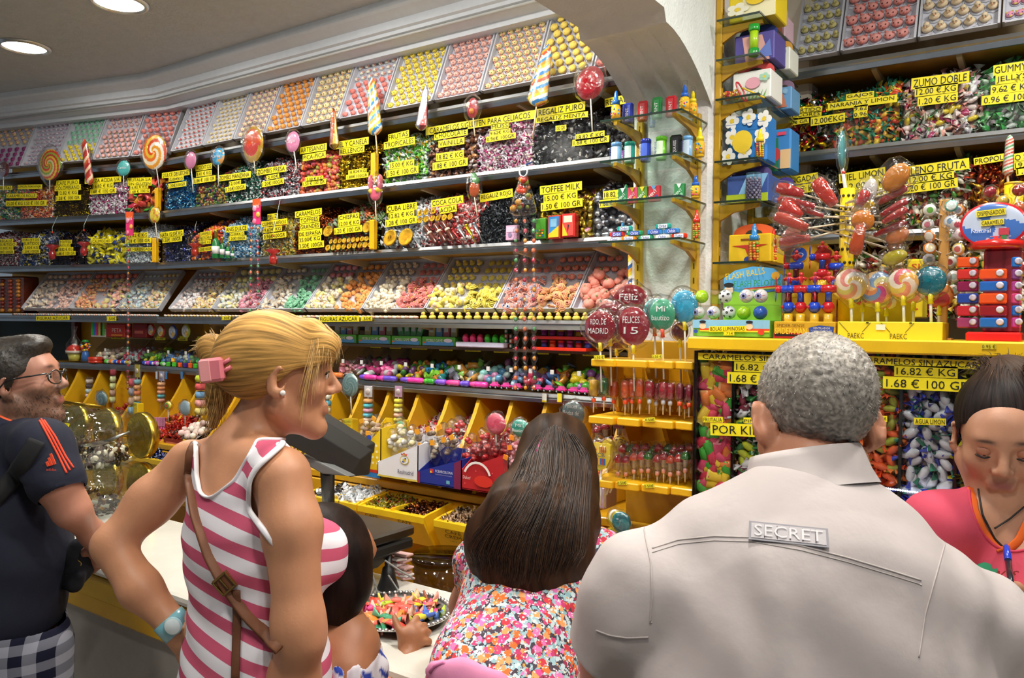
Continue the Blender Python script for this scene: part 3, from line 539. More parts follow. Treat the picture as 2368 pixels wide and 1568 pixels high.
fig_tray('L',156,266,'orange and coral figures, eye-level row second from left',[(0,1,1,7,.8,.97,'peach',V('f08a7a','f0a890','e07060'),0)],piles('bit',[V('eec48a','f0a070','c08040'),V('f0a88a','eec48a','c07050')],'mush',[V('f0b8a8','b8d4e0','8090c0'),V('e8d890','f0b0a8','a0b0d0')],80,.032,.8))
fig_tray('L',268,362,'pale blue and lemon figures, eye-level row',halves('bit',V('c8dce4','e8d8a0','d09080'),'mush',V('f0dc98','f0b0a0','e09080'),4),piles('bit',[V('c4dce4','e8e4dc','d8b080'),V('e8d8b0','c4dce4','b09070')],'bit',[V('f0dca0','c8dce0','e09a80'),V('f2d0b8','f0dca0','a0a0b0')],75))
fig_tray('M',384,484,'white and yellow-rimmed figures, eye-level row right of the bend',halves('bit',V('f0e4e0','e8a8a0','c09090'),'rose',V('f0b8a0','f0d070','e0a060'),4,2,.68),piles('bit',[V('f2ece8','f0d4cc','c0a090')],'rose',[V('f0d88a','f4ecd8','f0a8a0'),V('f0e8d8','f0c86a','e09090')],75))
fig_tray('M',486,588,'lemon, white and rose figures, eye-level row behind the hanging bead string',halves('peach',V('efe4a0','f0e8c0','d0c080'),'peach',V('efe4a0','f0e8c0','d0c080'),3,2,.62),piles('bit',[V('f0ece0','c8e0e0','f0c070'),V('f2e8a8','f0ece0','e08a90')],'rose',[V('f0a8b8','f0d0d0','e07890')],75))
fig_tray('M',590,698,'cream and mint green figures, eye-level row',halves('peach',V('f0e0c8','f0d0b0','c8b090'),'rose',V('a8d8b8','c0e0c8','80b890'),4),piles('bit',[V('f0e8d8','f0d0b0','c8a880')],'rose',[V('9cdcb4','b8e4c8','70b088')],75,.032,.7))
fig_tray('M',700,832,'pink-lemon rabbits and orange pumpkins, eye-level row',halves('mush',V('f0a0b0','f3e0a0','e06a90'),'peach',V('f3a860','f0b878','6aa060'),4),piles('chick',[V('f2e8a0','f0a0b4','d05a80'),V('f4ecd8','f0c0c8','e07a90')],'peach',[V('f3aa62','f6c88a','6aa060')],75),near)
fig_tray('M',834,977,'cream ducks and pink roses, eye-level row',halves('chick',V('f3e2c4','f0b060','6a4a30'),'rose',V('f09a94','f0b0a8','f0c860'),4,3,.55),piles('chick',[V('f4e8d0','f0c88a','8a6a40')],'rose',[V('f08e88','f0a8a0','f0d06a')],60,.036,.55),near)
fig_tray('M',979,1138,'yellow chicks in pink hats, eye-level row',halves('chick',V('f0dc6a','f0a0a8','e87a90'),'rose',V('ecd860','f0e080','a8b060'),4,4,.4),piles('chick',[V('f2e068','f09ab0','e87aa0'),V('f4ecc8','f0b0b8','e08a9a')],'rose',[V('ecd85a','f0e488','b8b060')],45,.038,.42),near)
fig_tray('M',1140,1316,'coral roses and peaches behind the bead strings, eye-level row',halves('rose',V('f0a090','f0b4a8','c0c8e0'),'peach',V('f09a86','f0ac98','90a060'),4,3,.5),piles('rose',[V('f0a898','b8c8e4','f0d0c8')],'rose',[V('f0b480','f0a088','f0cc70')],60,.038,.5),near)
fig_tray('M',1318,1470,'coral peaches, eye-level row at the column',halves('peach',V('f0927e','f0a894','90a060'),'peach',V('f0927e','f0a894','90a060'),3,2,.6),[(0,1,.02,.6,'peach',[V('f0a08e','f2b09c','8a9a60')],.048,60)],near)
def rank(pl,u0,u1,n,kind,pal,size,lab):
 for k in range(n):
  c=onz(u0+(u1-u0)*(k+.5)/n,pl,1.716);nrm=LN if pl=='L' else np.array([0,-1.,0]);c[2]=1.7145;c=c-nrm*.02
  put(kind,pal[k%len(pal)],c,np.stack([-np.cross(nrm,[0,0,1.])*-1,-nrm,[0,0,1.]],1)*size,(lambda:True)if kind=='chick' and u0>800 else None,lab)
rank('L',25,360,60,'bit',[V('f2d0c0','f0b8a0','c08a80'),V('f0c0b0','f4dcd0','b08a80'),V('c8dce4','f0e0d0','a0a0b0')],.026,'cream')
rank('M',372,700,44,'bit',[V('f2ecd8','f0c8b8','d09a90'),V('f0d88a','e890a8','c8a0d0')],.027,'cream')
rank('M',702,960,26,'bit',[V('f4ead0','f0c070','a0c0d8'),V('f2b8a0','f4e4a0','e08a80')],.03,'cream')
rank('M',962,1462,24,'chick',[V('f0dc60','f0a0b0','e87a9a')],.036,'yellow chick with pink hat, along the shelf edge')
MASS.obj('sugar_figures',None,label='hundreds of small pastel sugar figures filling the white trays',cat='sugar figures',kind='stuff')
for t_,u0,v0,u1,v1,h,pl in(('FIGURAS AZUCAR',84,736.5,161,735,10,'L'),('1.50€',247,737,269,736.5,10,'L'),('1.50€',513,736,533,735,9,'M'),('FIGURAS AZUCAR',738,738.5,831,737,13,'M'),('1.50€',834,737,861,736.5,10,'M')):
 mb=MB();strip(mb,t_,u0,v0,u1,v1,h,pl,.012);mb.obj('shelf_label',None,label='yellow paper label reading %s on the eye-level shelf edge %s'%(t_,{84:'at far left',247:'left of the bead string',513:'by the blonde hair',738:'right of the blonde head',834:'beside the longer label'}[u0]),cat='label')
# ================================================================ lollies and hanging sweets
NY=np.array([0,-1.,0]);UPV=np.array([0,0,1.])
def disc(mb,c,nrm,rx,rz,th,pat,mt='gloss',n=32,rings=6,up=UPV,edge=None):
 if getattr(pat,'__name__','')=='<lambda>' and pat.__code__.co_freevars and 'arms' in pat.__code__.co_freevars:n,rings=96,22
 """lens-shaped sweet; pat(theta 0..1, radius 0..1) gives a colour"""
 fr=frame(nrm,np.cross(up,nrm));a=np.arange(n)*2*PI/n
 for s in(1,-1):
  G,C=[],[]
  for i in range(rings+1):
   t=i/rings;h=th*.5*math.sqrt(max(0,1-t**2.6));G.append(np.asarray(c)+rx*t*np.outer(np.cos(a),fr[:,0])+rz*t*np.outer(np.sin(a),fr[:,1])+fr[:,2]*h*s)
  for i in range(rings):C.append([H(pat(j/n,(i+.5)/rings))for j in range(n)])
  mb.grid(np.array(G),np.array(C),mt,closed=True)
def swirl(cols,arms=1,twist=2.):return lambda t,r:cols[int((t*arms+r*twist)%1*len(cols))]
def plain(c):return lambda t,r:c
def blobs(cols,seed=0):
 return lambda t,r:cols[int(abs(math.sin(t*9+seed)*1.7+r*3.1+math.sin(r*7+seed+t*6))*1.3)%len(cols)]
def ringed(cols):return lambda t,r:cols[min(len(cols)-1,int(r*len(cols)))]
def cello(mb,c,nrm,rx,rz,th,tail=.5,seed=1,up=UPV):
 """crinkled clear wrapper, gathered at the stick"""
 fr=frame(nrm,np.cross(up,nrm));n=22;a=np.arange(n)*2*PI/n;rr=random.Random(seed);G=[]
 wob=np.array([1+rr.uniform(-.07,.1)for _ in a])
 for t,h in((.15,.62),(.6,.56),(.95,.3),(1.16,0),(.95,-.3),(.6,-.56),(.15,-.62)):
  k=wob if t>.9 else 1
  x,y=t*np.cos(a)*k,t*np.sin(a)*k
  low=np.clip((-y-.75)/.4,0,1);x=x*(1-.75*low);y=y-low*tail*.5
  G.append(np.asarray(c)+rx*np.outer(x,fr[:,0])+rz*np.outer(y,fr[:,1])+th*h*fr[:,2]*np.ones((n,1)))
 mb.grid(np.array(G),'ffffff','cello',closed=True)
def lolly(label,u,v,ru,rv,pl,pat,vs=None,us=None,off=.035,mt='gloss',th=.022,wrap=True,stick='e8e4d8',msg=None,msgcol='f4f4f0',nrm=None,tie=None,cat='lollipop',group=None,name='lollipop',n=32,rings=6,sr=.0028):
 c=P(u,v,pl,off);k=px(c);nn=(LN if pl=='L' else NY)if nrm is None else np.asarray(nrm,float);rx,rz=ru*k/max(.35,abs(ray(u,v)@nn)/np.linalg.norm(ray(u,v)))**.55,rv*k
 e=P(us if us is not None else u,vs if vs is not None else v+rv*2.2,pl,off)
 t=thing(name,label,cat,e if vs is None or vs>v else c,group)
 mb=MB();disc(mb,c,nn,rx,rz,th,pat,mt,n,rings)
 mb.obj('candy',t)
 if msg:
  mb=MB();ax=np.cross(UPV,nn);lines=msg.split('|')
  for i,s in enumerate(lines):w=rx*1.35*(.75 if len(lines)>1 and i!=len(lines)//2 else 1)*min(1,len(s)/5+.25);h=rz*.34;text(mb,s,c-ax*w/2+UPV*(rz*.5*(len(lines)-1)*.62-i*rz*.55-h*.4)+nn*th*.5,ax,UPV,w,h,msgcol,'gloss',.002)
  mb.obj('icing_writing',t)
 d=(c-e)/np.linalg.norm(c-e);mb=MB();mb.tube([e,c-d*rz*.5],sr,stick,'satin',7);mb.obj('stick',t)
 if tie:mb=MB();q=c-d*rz*1.18;mb.tube([q-d*.012,q,q+d*.012],[.0065,.0055,.0065],tie,'gloss',8);mb.obj('tie',t)
 if wrap:mb=MB();cello(mb,c,nn,rx*1.08,rz*1.06,th*1.7,seed=int(u));mb.obj('wrapper',t)
 return t
lolly('dark red pennant lolly cut by the left picture edge',8,392,14,18,'L',plain('7a1420'),440,msg='E|PERO',mt='hard')
lolly('round lolly swirled red, yellow and green, leftmost above the coffee bin',115,381,27,36,'L',swirl(['d8402a','f0b83a','8fb03a','e8d8a0','e0602a','f0c83a','c9402a','9ab83a'],1,1.0),446)
lolly('small turquoise egg-shaped lolly above the cherry sweets',286,389,16,18,'L',plain('4fb8b4'),430,msg='Caritas')
lolly('large orange and cream swirl lolly in the upper yellow post',357,352,30,40,'L',swirl(['f0781c','f4e8c8','f3a21c','f4ecd8','e8501c','f0c83a'],1,.8),440,369)
lolly('small pink lolly above the blue milk sweets',441,371,15,20,'M',plain('e08ab0'),445,447)
lolly('small blue egg lolly with a bow, above the sour drops',505,362,17,20,'M',blobs(['3fa0d0','4fb0dc','3a98c8','58b8e0','e8a860']),430,msg='Caritas')
lolly('large oval orange lolly with a yellow rim above the apple sweets',585,334,28,42,'M',lambda t,r:'d8a81c' if r>.86 or(t>.55 and t<.95 and r>.6)else('f0561c' if t<.5 else 'e8483a'),402,590,mt='hard')
lolly('round pink lolly above the strawberry sweets',677,328,18,24,'M',plain('e48ab0'),392,686,msg='Caritas')
lolly('big translucent red lolly in clear wrap beside the beam bracket',1364,192,34,39,'M',ringed(['b81424','c41c2a','a81020']),305,1370,off=.06,mt='hard',th=.03)
lolly('small yellow smiling flower lolly in the lower post at the bend',358,497,13,19,'L',blobs(['f0d83a','f3dc4a','e8c83a','e88a3a']),560,364)
def spike(label,top,bot,w0,w1,pl,stripes,turns=2.2,off=.05,stick=None,mt='gloss',flat=.5,tail=True):
 a,b=P(*top,pl,off),P(*bot,pl,off);k=px((a+b)/2);L=b-a;n,m=44,72;d=L/np.linalg.norm(L);nn=LN if pl=='L' else NY;x=np.cross(d,nn);x/=np.linalg.norm(x);nn=np.cross(x,d)
 t=thing('twisted_lollipop',label,'lollipop',b);G,C=[],[]
 for i in range(m+1):
  s=i/m;w=k*(w0+(w1-w0)*s)*.5*(math.sqrt(min(1,s*8+.05))if s<.12 else 1)*(math.sqrt(max(.03,(1-s)*10))if s>.9 else 1)
  an=np.arange(n)*2*PI/n;G.append(a+L*s+w*(np.outer(np.cos(an),x)+flat*np.outer(np.sin(an),nn)))
 for i in range(m):C.append([H(stripes[int((j/n*1.0+i/m*turns)%1*len(stripes))])for j in range(n)])
 mb=MB();mb.grid(np.array(G),np.array(C),mt,closed=True);mb.obj('candy',t)
 if stick:e=P(*stick,pl,off);mb=MB();mb.tube([b-d*.01,e],.003,'d8b890','satin',7);mb.obj('stick',t)
 if tail:mb=MB();G2=np.array(G);cc=G2.mean(1,keepdims=True);mb.grid(cc+(G2-cc)*1.12,'ffffff','cello',closed=True);mb.obj('wrapper',t)
 return t
spike('red and cream twisted lolly leaning over the cherry sweets',(194,322),(209,428),16,24,'L',['c93a2a','f0d8b0','d8582a','c02a2a','e8c8a0','b0382a'])
spike('tall blue, yellow and orange striped lolly in the upper middle post',(858,178),(869,313),20,44,'M',['f4ecd0','f0c83a','3f8fc8','f4ecd8','f07a2a','f0d04a','5aa0c0','e8b03a'],stick=(873,362))
spike('largest rainbow striped lolly, leaning beside the big red lolly',(1268,102),(1240,246),22,58,'M',['f0c83a','f4ecd8','3a88c8','f0b02a','e8502a','f4e8c0','4a98d0','f09a2a'],off=.08,stick=(1232,320))
spike('silver foil cone hanging between two candy bins',(985,197),(974,302),12,36,'M',['d4d4d8','e8e8ec','c0c0c6','b04a4a','dcdce0'],.4,mt='foil')
spike('gold and brown foil cone standing above the honey sweets',(770,250),(774,345),12,30,'M',['c89a1c','a84a2a','e0b83a','b8801c'],.3,mt='foil')
spike('rolled rainbow marshmallow rope behind the left rail of the column',(1461,566),(1465,668),20,26,2.42,['f0d84a','f4ecd8','3a70b8','f0b03a'],3,off=.0,tail=False)
def shaped(label,pl,parts,stick0,stick1,wrapc,off=.05):
 """parts: (u, v, ru, rv, colour, material)"""
 t=thing('lollipop',label,'lollipop',P(*stick1,pl,off))
 for i,(u,v,ru,rv,col,mt)in enumerate(parts):
  c=P(u,v,pl,off);k=px(c);mb=MB();mb.ball(c,(ru*k,.012+.003*i,rv*k),col,mt,14,8);mb.obj('candy' if i==0 else 'candy_detail',t)
 a,b=P(*stick0,pl,off),P(*stick1,pl,off);MB().tube([b,a],.0026,'e8dcc0','satin',7).obj('stick',t)
 u,v,ru,rv=wrapc;c=P(u,v,pl,off);k=px(c);mb=MB();cello(mb,c,NY,ru*k,rv*k,.05,seed=int(v));mb.obj('wrapper',t)
shaped('wrapped red heart lolly with white swirls above the pink gluten free bin','M',[(1093,250,17,24,'c93a44','hard'),(1086,243,8,8,'f0d8c0','gloss'),(1098,238,7,7,'f0c8d0','gloss'),(1094,258,8,8,'e88a3a','gloss')],(1094,270),(1098,315),(1093,250,22,30))
shaped('pink long-eared lolly with yellow glasses in clear wrap','M',[(868,448,17,17,'e0607a','gloss'),(857,422,5,18,'e06a84','gloss'),(879,421,5,18,'e06a84','gloss'),(860,443,6,7,'f0c83a','gloss'),(876,440,6,7,'f0c83a','gloss')],(868,462),(870,512),(868,438,21,36))
shaped('orange pineapple lolly with green leaves in clear wrap','M',[(1097,437,15,20,'d8622a','hard'),(1096,412,8,13,'2f7f3a','gloss'),(1103,418,6,9,'3f8f3a','gloss')],(1097,455),(1104,500),(1097,430,18,34))
def beads(label,us,v0,v1,pl,head,off,step,seed,cols=('e8603a','d83048','f0a030','4fa060','e8784a','c02848')):
 rr=random.Random(seed);top=P(us[0],v0,pl,off);t=thing('bead_sweet_string',label,'candy string',top)
 for j,u in enumerate(us):
  a,b=P(u,v0,pl,off),P(u+(j-1)*2,v1,pl,off);k=px(a);n=max(3,int((v1-v0)/step));mb=MB();tb=[];r_=[]
  for i in range(n):
   p=a+(b-a)*(i+.5)/n+np.array([rr.uniform(-1.5,1.5)*k,0,0]);mb.ball(p,np.array([.62,.62,.72])*step*.34*k*rr.uniform(.85,1.1),rr.choice(cols),'gloss',9,6)
   tb+=[p-(b-a)*.42/n,p];r_+=[step*.16*k,step*.42*k]
  mb.obj('beads',t);mb=MB();mb.tube(tb,r_,'ffffff','cello',8,cap=False);mb.obj('wrapper',t)
 if head:
  (u0,vt,u1,vb)=head;c=P((u0+u1)/2,(vt+vb)/2,pl,off);k=px(c);w,h=(u1-u0)*k,(vb-vt)*k;M=M3 if pl=='L' else np.eye(3)
  mb=MB();mb.box(c,(w,.006,h),'e8387a','gloss',M=M);nn=LN if pl=='L' else NY;ax=np.cross(UPV,nn)
  mb.box(c+UPV*h*.36+nn*.002,(w*1.02,.006,h*.26),'f0602a','gloss',M=M)
  for q in range(3):mb.ball(c+ax*w*(q%2-.5)*.5+UPV*h*(.12-.25*q)+nn*.004,(w*.28,.006,w*.28),['f0a0c0','f0b84a','f07a9a'][q],'gloss',8,5)
  text(mb,'mini',c+UPV*h*.14-ax*w*.4+nn*.0032,ax,UPV,w*.8,h*.16,'f8f0e0','gloss',.003);mb.obj('header_card',t)
  mb=MB();mb.tube([c+UPV*h*.5,c+UPV*(h*.5+.03)-nn*.03],.0012,'d8d8d8','satin',5);mb.obj('string',t)
 return t
beads('single string of candy beads with a pink header card, left of the bend',[297],545,905,'L',(289,490,311,545),.07,13,1)
beads('double candy bead string with a pink header card, above the blonde woman',[581,596],520,725,'M',(581,460,607,519),.07,14,2)
t=beads('triple long string of candy beads hanging over the shelves near the column',[1194,1214,1234],500,908,'M',None,.09,22,3)
c=P(1210,440,'M',.09);k=px(c);rr=random.Random(5);mb=MB()
for i in range(26):
 s=rr.random();mb.ball(c+np.array([rr.uniform(-1,1)*k*(8+22*s),rr.uniform(-.02,.02),k*(30-72*s)]),np.array([1,.8,.9])*k*rr.uniform(5,9),rr.choice(['e8502a','d8382a','f08a3a','8fa040','e8a83a']),'hard',8,5)
mb.obj('dummies',t);mb=MB();mb.lathe([(k*8,34*k),(k*14,20*k),(k*28,-20*k),(k*36,-52*k),(k*22,-60*k)],c,'ffffff','cello',14,sy=.7);mb.obj('bag',t)
mb=MB();an=np.linspace(0,2*PI,17);mb.tube([c+np.array([math.cos(a)*11*k,0,44*k+math.sin(a)*13*k])for a in an],2.2*k,'e8ecf0','gloss',6,cap=False);mb.tube([c+UPV*56*k,c+UPV*72*k+np.array([0,.06,0])],1.4*k,'2a58b0','satin',5);mb.obj('ring',t)
def dummy(label,u,v,ru,h,pl,col,cap,hook):
 c=P(u,v,pl,.07);k=px(c);t=thing('candy_dummy',label,'hanging candy',c)
 MB().lathe([(.0,-h*.5*k),(ru*.45*k,-h*.46*k),(ru*.5*k,-h*.25*k),(ru*.3*k,-h*.12*k),(ru*.95*k,0),(ru*.7*k,h*.06*k),(0,h*.08*k)],c,col,'hard',14).obj('candy',t)
 MB().lathe([(ru*1.05*k,h*.02*k),(ru*.85*k,h*.3*k),(ru*.3*k,h*.5*k),(ru*.12*k,h*.52*k)],c,'ffffff','clear' if cap!='bag' else 'cello',14).obj('cap',t)
 mb=MB();q=c+UPV*h*.52*k;mb.ball(q,(2.5*k,2.5*k,2.5*k),'d83020','gloss',7,5)
 mb.tube([q,q+UPV*12*k,P(*hook,pl,.012)],.0013,'b8c8c0','satin',5);mb.obj('cord',t)
dummy('red dummy-shaped sweet in a clear cap, hanging left over the toffee bin',121,570,17,62,'L','b01c28','',(133,500))
dummy('red dummy-shaped sweet in a clear cap, hanging over the yellow sweets',194,563,16,58,'L','b8242a','',(205,497))
dummy('red sweet in a white-handled clear basket over the orange cubes',451,566,17,56,'M','c4341c','',(455,512))
dummy('red dummy-shaped sweet on a pink cord over the birthday sweets',632,580,19,66,'M','d02c24','',(648,462))
def coin(u,v,r,lab,grp,tilt=.25,z=None):
 c=P(u,v,'M',.02);k=px(c);t=bpy.data.objects.new('chocolate_coin',COINM);COL.objects.link(t);t.location=c;t.scale=(r*k*1.12,)*3;t.rotation_euler=(-.25,0,R.uniform(-.15,.15));t['label']=lab;t['category']='chocolate coin';t['group']=grp
mb=MB();mb.lathe([(.0,-.1),(.9,-.1),(1,-.06),(1,.06),(.92,.11),(.8,.11),(.77,.07),(0,.07)],(0,0,0),'d8a82a','foil',22,ax=(0,-1,0));mb.lathe([(.3,.07),(.42,.1),(.45,.07)],(0,0,0),'c4941c','foil',12,ax=(0,-1,0));mb.box((0,-.085,.0),(.1,.03,.5),'c4941c','foil');COINM=mb.mesh('chocolate_coin')
for i in range(10):coin(765+i*10.3,559-i*.9,5.6,'gold coin in the upper row of small coins before the red drops','upper row of small chocolate coins')
for i in range(9):coin(758+i*12.3,573-i*1.,6.6,'gold coin in the lower row of small coins before the red drops','lower row of small chocolate coins')
coin(758,535,12,'large gold coin with a white sticker at the left of the coin rows','large coin left of the rows');coin(849,525,13,'large gold coin above the right end of the coin rows','large coin right of the rows')
coin(902,550,18,'biggest gold coin, left of the pair on the white sweets','left big coin');coin(938,548,19,'biggest gold coin, right of the pair, with a pale sticker','right big coin')
for i,(u,v)in enumerate(((971,493),(985,490),(1002,488),(971,509),(985,507),(1000,505),(1013,504),(1027,503),(1041,501))):coin(u,v,7.2,'gold coin stuck in two rows over the white and red sweets','chocolate coins over the cola sweets')
for i,u in enumerate((983,1005,1024)):
 a,b=P(u,523-i*5,'M',.03),P(u+26,563-i*3,'M',.03);t=thing('chocolate_cigar','brown chocolate cigar, %s of three leaning on the cola sweets'%('left','middle','right')[i],'chocolate cigar',b)
 mb=MB();mb.tube([a,a+(b-a)*.04,a+(b-a)*.96,b],[.008,.0105,.0105,.009],'5e2c1c','gloss',12);mb.obj('body',t);q=a+(b-a)*.42;mb=MB();mb.tube([q-(b-a)*.05,q+(b-a)*.05],.0112,'d8c8b0','paper',12);mb.obj('band',t)
for i,(u,c1)in enumerate(((1058,'b83a3a'),(1072,'c8ccd4'),(1090,'d8c02a'),(1108,'b0b8c0'))):
 a,b=P(u-10,533-i*4,'M',.03),P(u+8,561-i*1,'M',.03);t=thing('foil_cone','small %s foil cone in a row of four before the cola sweets'%('red','grey silver','yellow','bright silver')[i],'foil cone',b)
 MB().tube([a,b],[.008,.0012],c1,'foil',10).obj('cone',t);MB().tube([a-(b-a)*.12,a-(b-a)*.02],[.011,.004],c1,'foil',10).obj('twist',t)
for i,(u,vt,vb,w)in enumerate(((499,531,598,14),(514,548,597,9),(527,559,597,8),(538,572,597,6))):
 c=P(u,vb,'M',.03);k=px(c);h=(vb-vt)*k;r=w*.5*k*1.25;t=thing('chocolate_bottle','green bottle with gold neck, %s of four beside the orange cubes'%('largest','second largest','third largest','smallest')[i],'bottle',c)
 MB().lathe([(r*.9,0),(r,.02*h),(r,.5*h),(r*.75,.62*h),(r*.42,.7*h)],c,'1f7a3a','gloss',14).obj('body',t);MB().lathe([(r*.44,.68*h),(r*.4,.9*h),(r*.5,.92*h),(r*.5,.99*h),(0,h)],c,'d0a83a','foil',12).obj('foil_neck',t);MB().lathe([(r*1.02,.16*h),(r*1.02,.42*h)],c,'e8e4e0','paper',14).obj('paper_label',t)
def card(name,label,cat,uL,uR,vb,vt,pl,off,dep,col,deco,mt='gloss',rd=None,lean=0):
 """upright carton; deco(mb, at) adds printing, at(x, y) -> point on its face with x, y in 0..1"""
 a,b=P(uL,vb,pl,off),P(uR,vb,pl,off);b[2]=a[2];ax=b-a;w=np.linalg.norm(ax);ax/=w;nn=LN if pl=='L' else NY;k=px(a);h=(vb-vt)*k
 t=thing(name,label,cat,(a+b)/2);M=np.stack([ax,np.cross(UPV,ax),UPV],1)
 mb=MB();mb.box((a+b)/2-nn*dep/2+UPV*h/2,(w,dep,h),col,mt,b=rd or min(w,h,dep)*.08,M=M);mb.obj('carton',t)
 mb=MB();deco(mb,lambda x,y:a+ax*w*x+UPV*h*y+nn*.0012,ax,w,h)
 if mb.n:mb.obj('printed_pattern',t)
 return t
def _lift(mb):mb.lv=getattr(mb,'lv',0)+1;return np.array([0,-.0005*mb.lv,0])
def rect(mb,at,x0,y0,x1,y1,col,mt='paper'):poly(mb,at,[(x0,y0),(x1,y0),(x1,y1),(x0,y1)],col,mt)
def poly(mb,at,pts,col,mt='paper'):mb.add(np.array([at(*p)for p in pts])+_lift(mb),[tuple(range(len(pts)))],col,mt)
def circ(mb,at,x,y,r,col,asp=1,n=16,mt='paper',k=0):mb.add([at(x+r*math.cos(2*PI*i/n),y+r*asp*math.sin(2*PI*i/n))for i in range(n)]+_lift(mb),[tuple(range(n))],col,mt)
card('candy_card','small lilac card box beside the bead strings on the lower shelf','candy box',1169,1195,556,522,'M',.03,.02,'d8a8c8',lambda mb,at,ax,w,h:(rect(mb,at,.1,.55,.9,.9,'e8c8dc'),circ(mb,at,.4,.35,.16,'8a7a9a')))
card('candy_card','green card box with coloured sweets printed on it','candy box',1238,1261,553,506,'M',.03,.025,'4f9a30',lambda mb,at,ax,w,h:[circ(mb,at,.25+.25*(i%3),.15+.13*(i//3),.09,['d83a2a','f0c02a','2a6ab8','e87a2a'][i%4],.5)for i in range(9)])
card('pencil_tin','blue and yellow pencil tin in a red frame, left of the two','tin',1266,1295,553,499,'M',.03,.03,'d8402a',lambda mb,at,ax,w,h:(rect(mb,at,.1,.06,.9,.94,'2a8ad0'),poly(mb,at,[(.1,.06),(.9,.06),(.9,.55),(.1,.2)],'f0cc1c'),rect(mb,at,.25,.5,.75,.85,'8ac0e0')))
card('pencil_tin','red and yellow pencil tin with a fish shape, right of the two','tin',1298,1329,549,495,'M',.03,.03,'d83030',lambda mb,at,ax,w,h:(rect(mb,at,.1,.06,.9,.94,'e84a40'),poly(mb,at,[(.1,.06),(.5,.06),(.1,.6)],'f0cc1c'),rect(mb,at,.18,.62,.82,.9,'f0e0c0'),poly(mb,at,[(.45,.15),(.6,.5),(.5,.55)],'202020')))
# ================================================================ glass shelves on the column
def gl_shelf(label,x0,x1,y0,y1,z,brs,front):
 t=thing('glass_shelf',label,'glass shelf',((x0+x1)/2,(y0+y1)/2,z))
 mb=MB();mb.box(((x0+x1)/2,(y0+y1)/2,z-.003),(x1-x0-.004,y1-y0-.004,.006),'ffffff','glass',b=.0008);mb.obj('pane',t)
 mb=MB()
 for e in front:mb.box(((x0+x1)/2 if e[0]=='y' else(x1-.001 if e=='x1' else x0+.001),(y0+.001)if e=='y0' else(y0+y1)/2,z-.003),((x1-x0,.003,.0062)if e[0]=='y' else(.003,y1-y0,.0062)),'20352c','gloss',b=.0005)
 mb.obj('polished_edge',t)
 for(x,y,d,L)in brs:
  d=np.array(d,float);s=np.cross(UPV,d)*.006
  MB().prism([(0,-.006),(L,-.006),(L,-.016),(.35*L,-.03),(0,-.055)],np.array([x,y,z])-s,d,UPV,np.cross(UPV,d),.012,'c09018','satin').obj('bracket',t)
def rail(label,x,y,z0,z1,nd):
 t=thing('shelf_rail',label,'shelf rail',(x,y,z0));nd=np.array(nd,float);M=frame(UPV,nd)
 mb=MB();mb.box((x,y,(z0+z1)/2),(.024,.02,z1-z0)if abs(nd[1])>.5 else(.02,.024,z1-z0),'c89c20','yellow_paint',b=.003);mb.obj('channel',t)
 mb=MB();s=np.cross(UPV,nd)
 for k in range(int((z1-z0)/.045)):mb.box(np.array([x,y,z0+.03+.045*k])+nd*.0095,(.004,.004,.018),'3a2c08','matte',b=.0005)
 mb.obj('slots',t)
rail('brass slotted rail on the left edge of the column front',-1.155,CY-.011,1.72,2.36,(0,-1,0));rail('brass slotted rail on the right edge of the column front',-.962,CY-.011,1.72,2.36,(0,-1,0))
rail('brass slotted rail at the front of the column side, holding the boxed-toy shelves',CX1+.011,CY+.03,1.7,2.78,(1,0,0));rail('brass slotted rail at the back of the column side',CX1+.011,CY+.36,1.7,2.78,(1,0,0))
FZ=(2.33,2.205,2.08,1.957);SZR=(2.632,2.512,2.392,2.203,2.08,1.895)
for z,nm in zip(FZ,('mint tins, topmost','mint tubes, second','mint cartons, third','chewing gum, lowest')):gl_shelf('glass shelf on the column front holding %s'%nm,CX0-.01,CX1-.012,2.195,CY-.004,z,[(-1.155,CY-.02,(0,-1,0),.17),(-.962,CY-.02,(0,-1,0),.17)],['y0','x1'])
for z,nm in zip(SZR,('yellow box at the top','blue box and bubble tube','striped box and ball toys','blue flower box','picture box and grey jar','yellow and orange box, lowest')):gl_shelf('glass shelf on the column side with the %s'%nm,CX1+.022,-.765,2.37,2.78,z,[(CX1+.02,CY+.03,(1,0,0),.125),(CX1+.02,CY+.36,(1,0,0),.125)],['y0','x1'])
def onf(u,z,Y):
 d=ray(u,784);v=784
 for _ in range(30):
  p=aY(u,v,Y);v-=(z-p[2])/px(p)
 return p
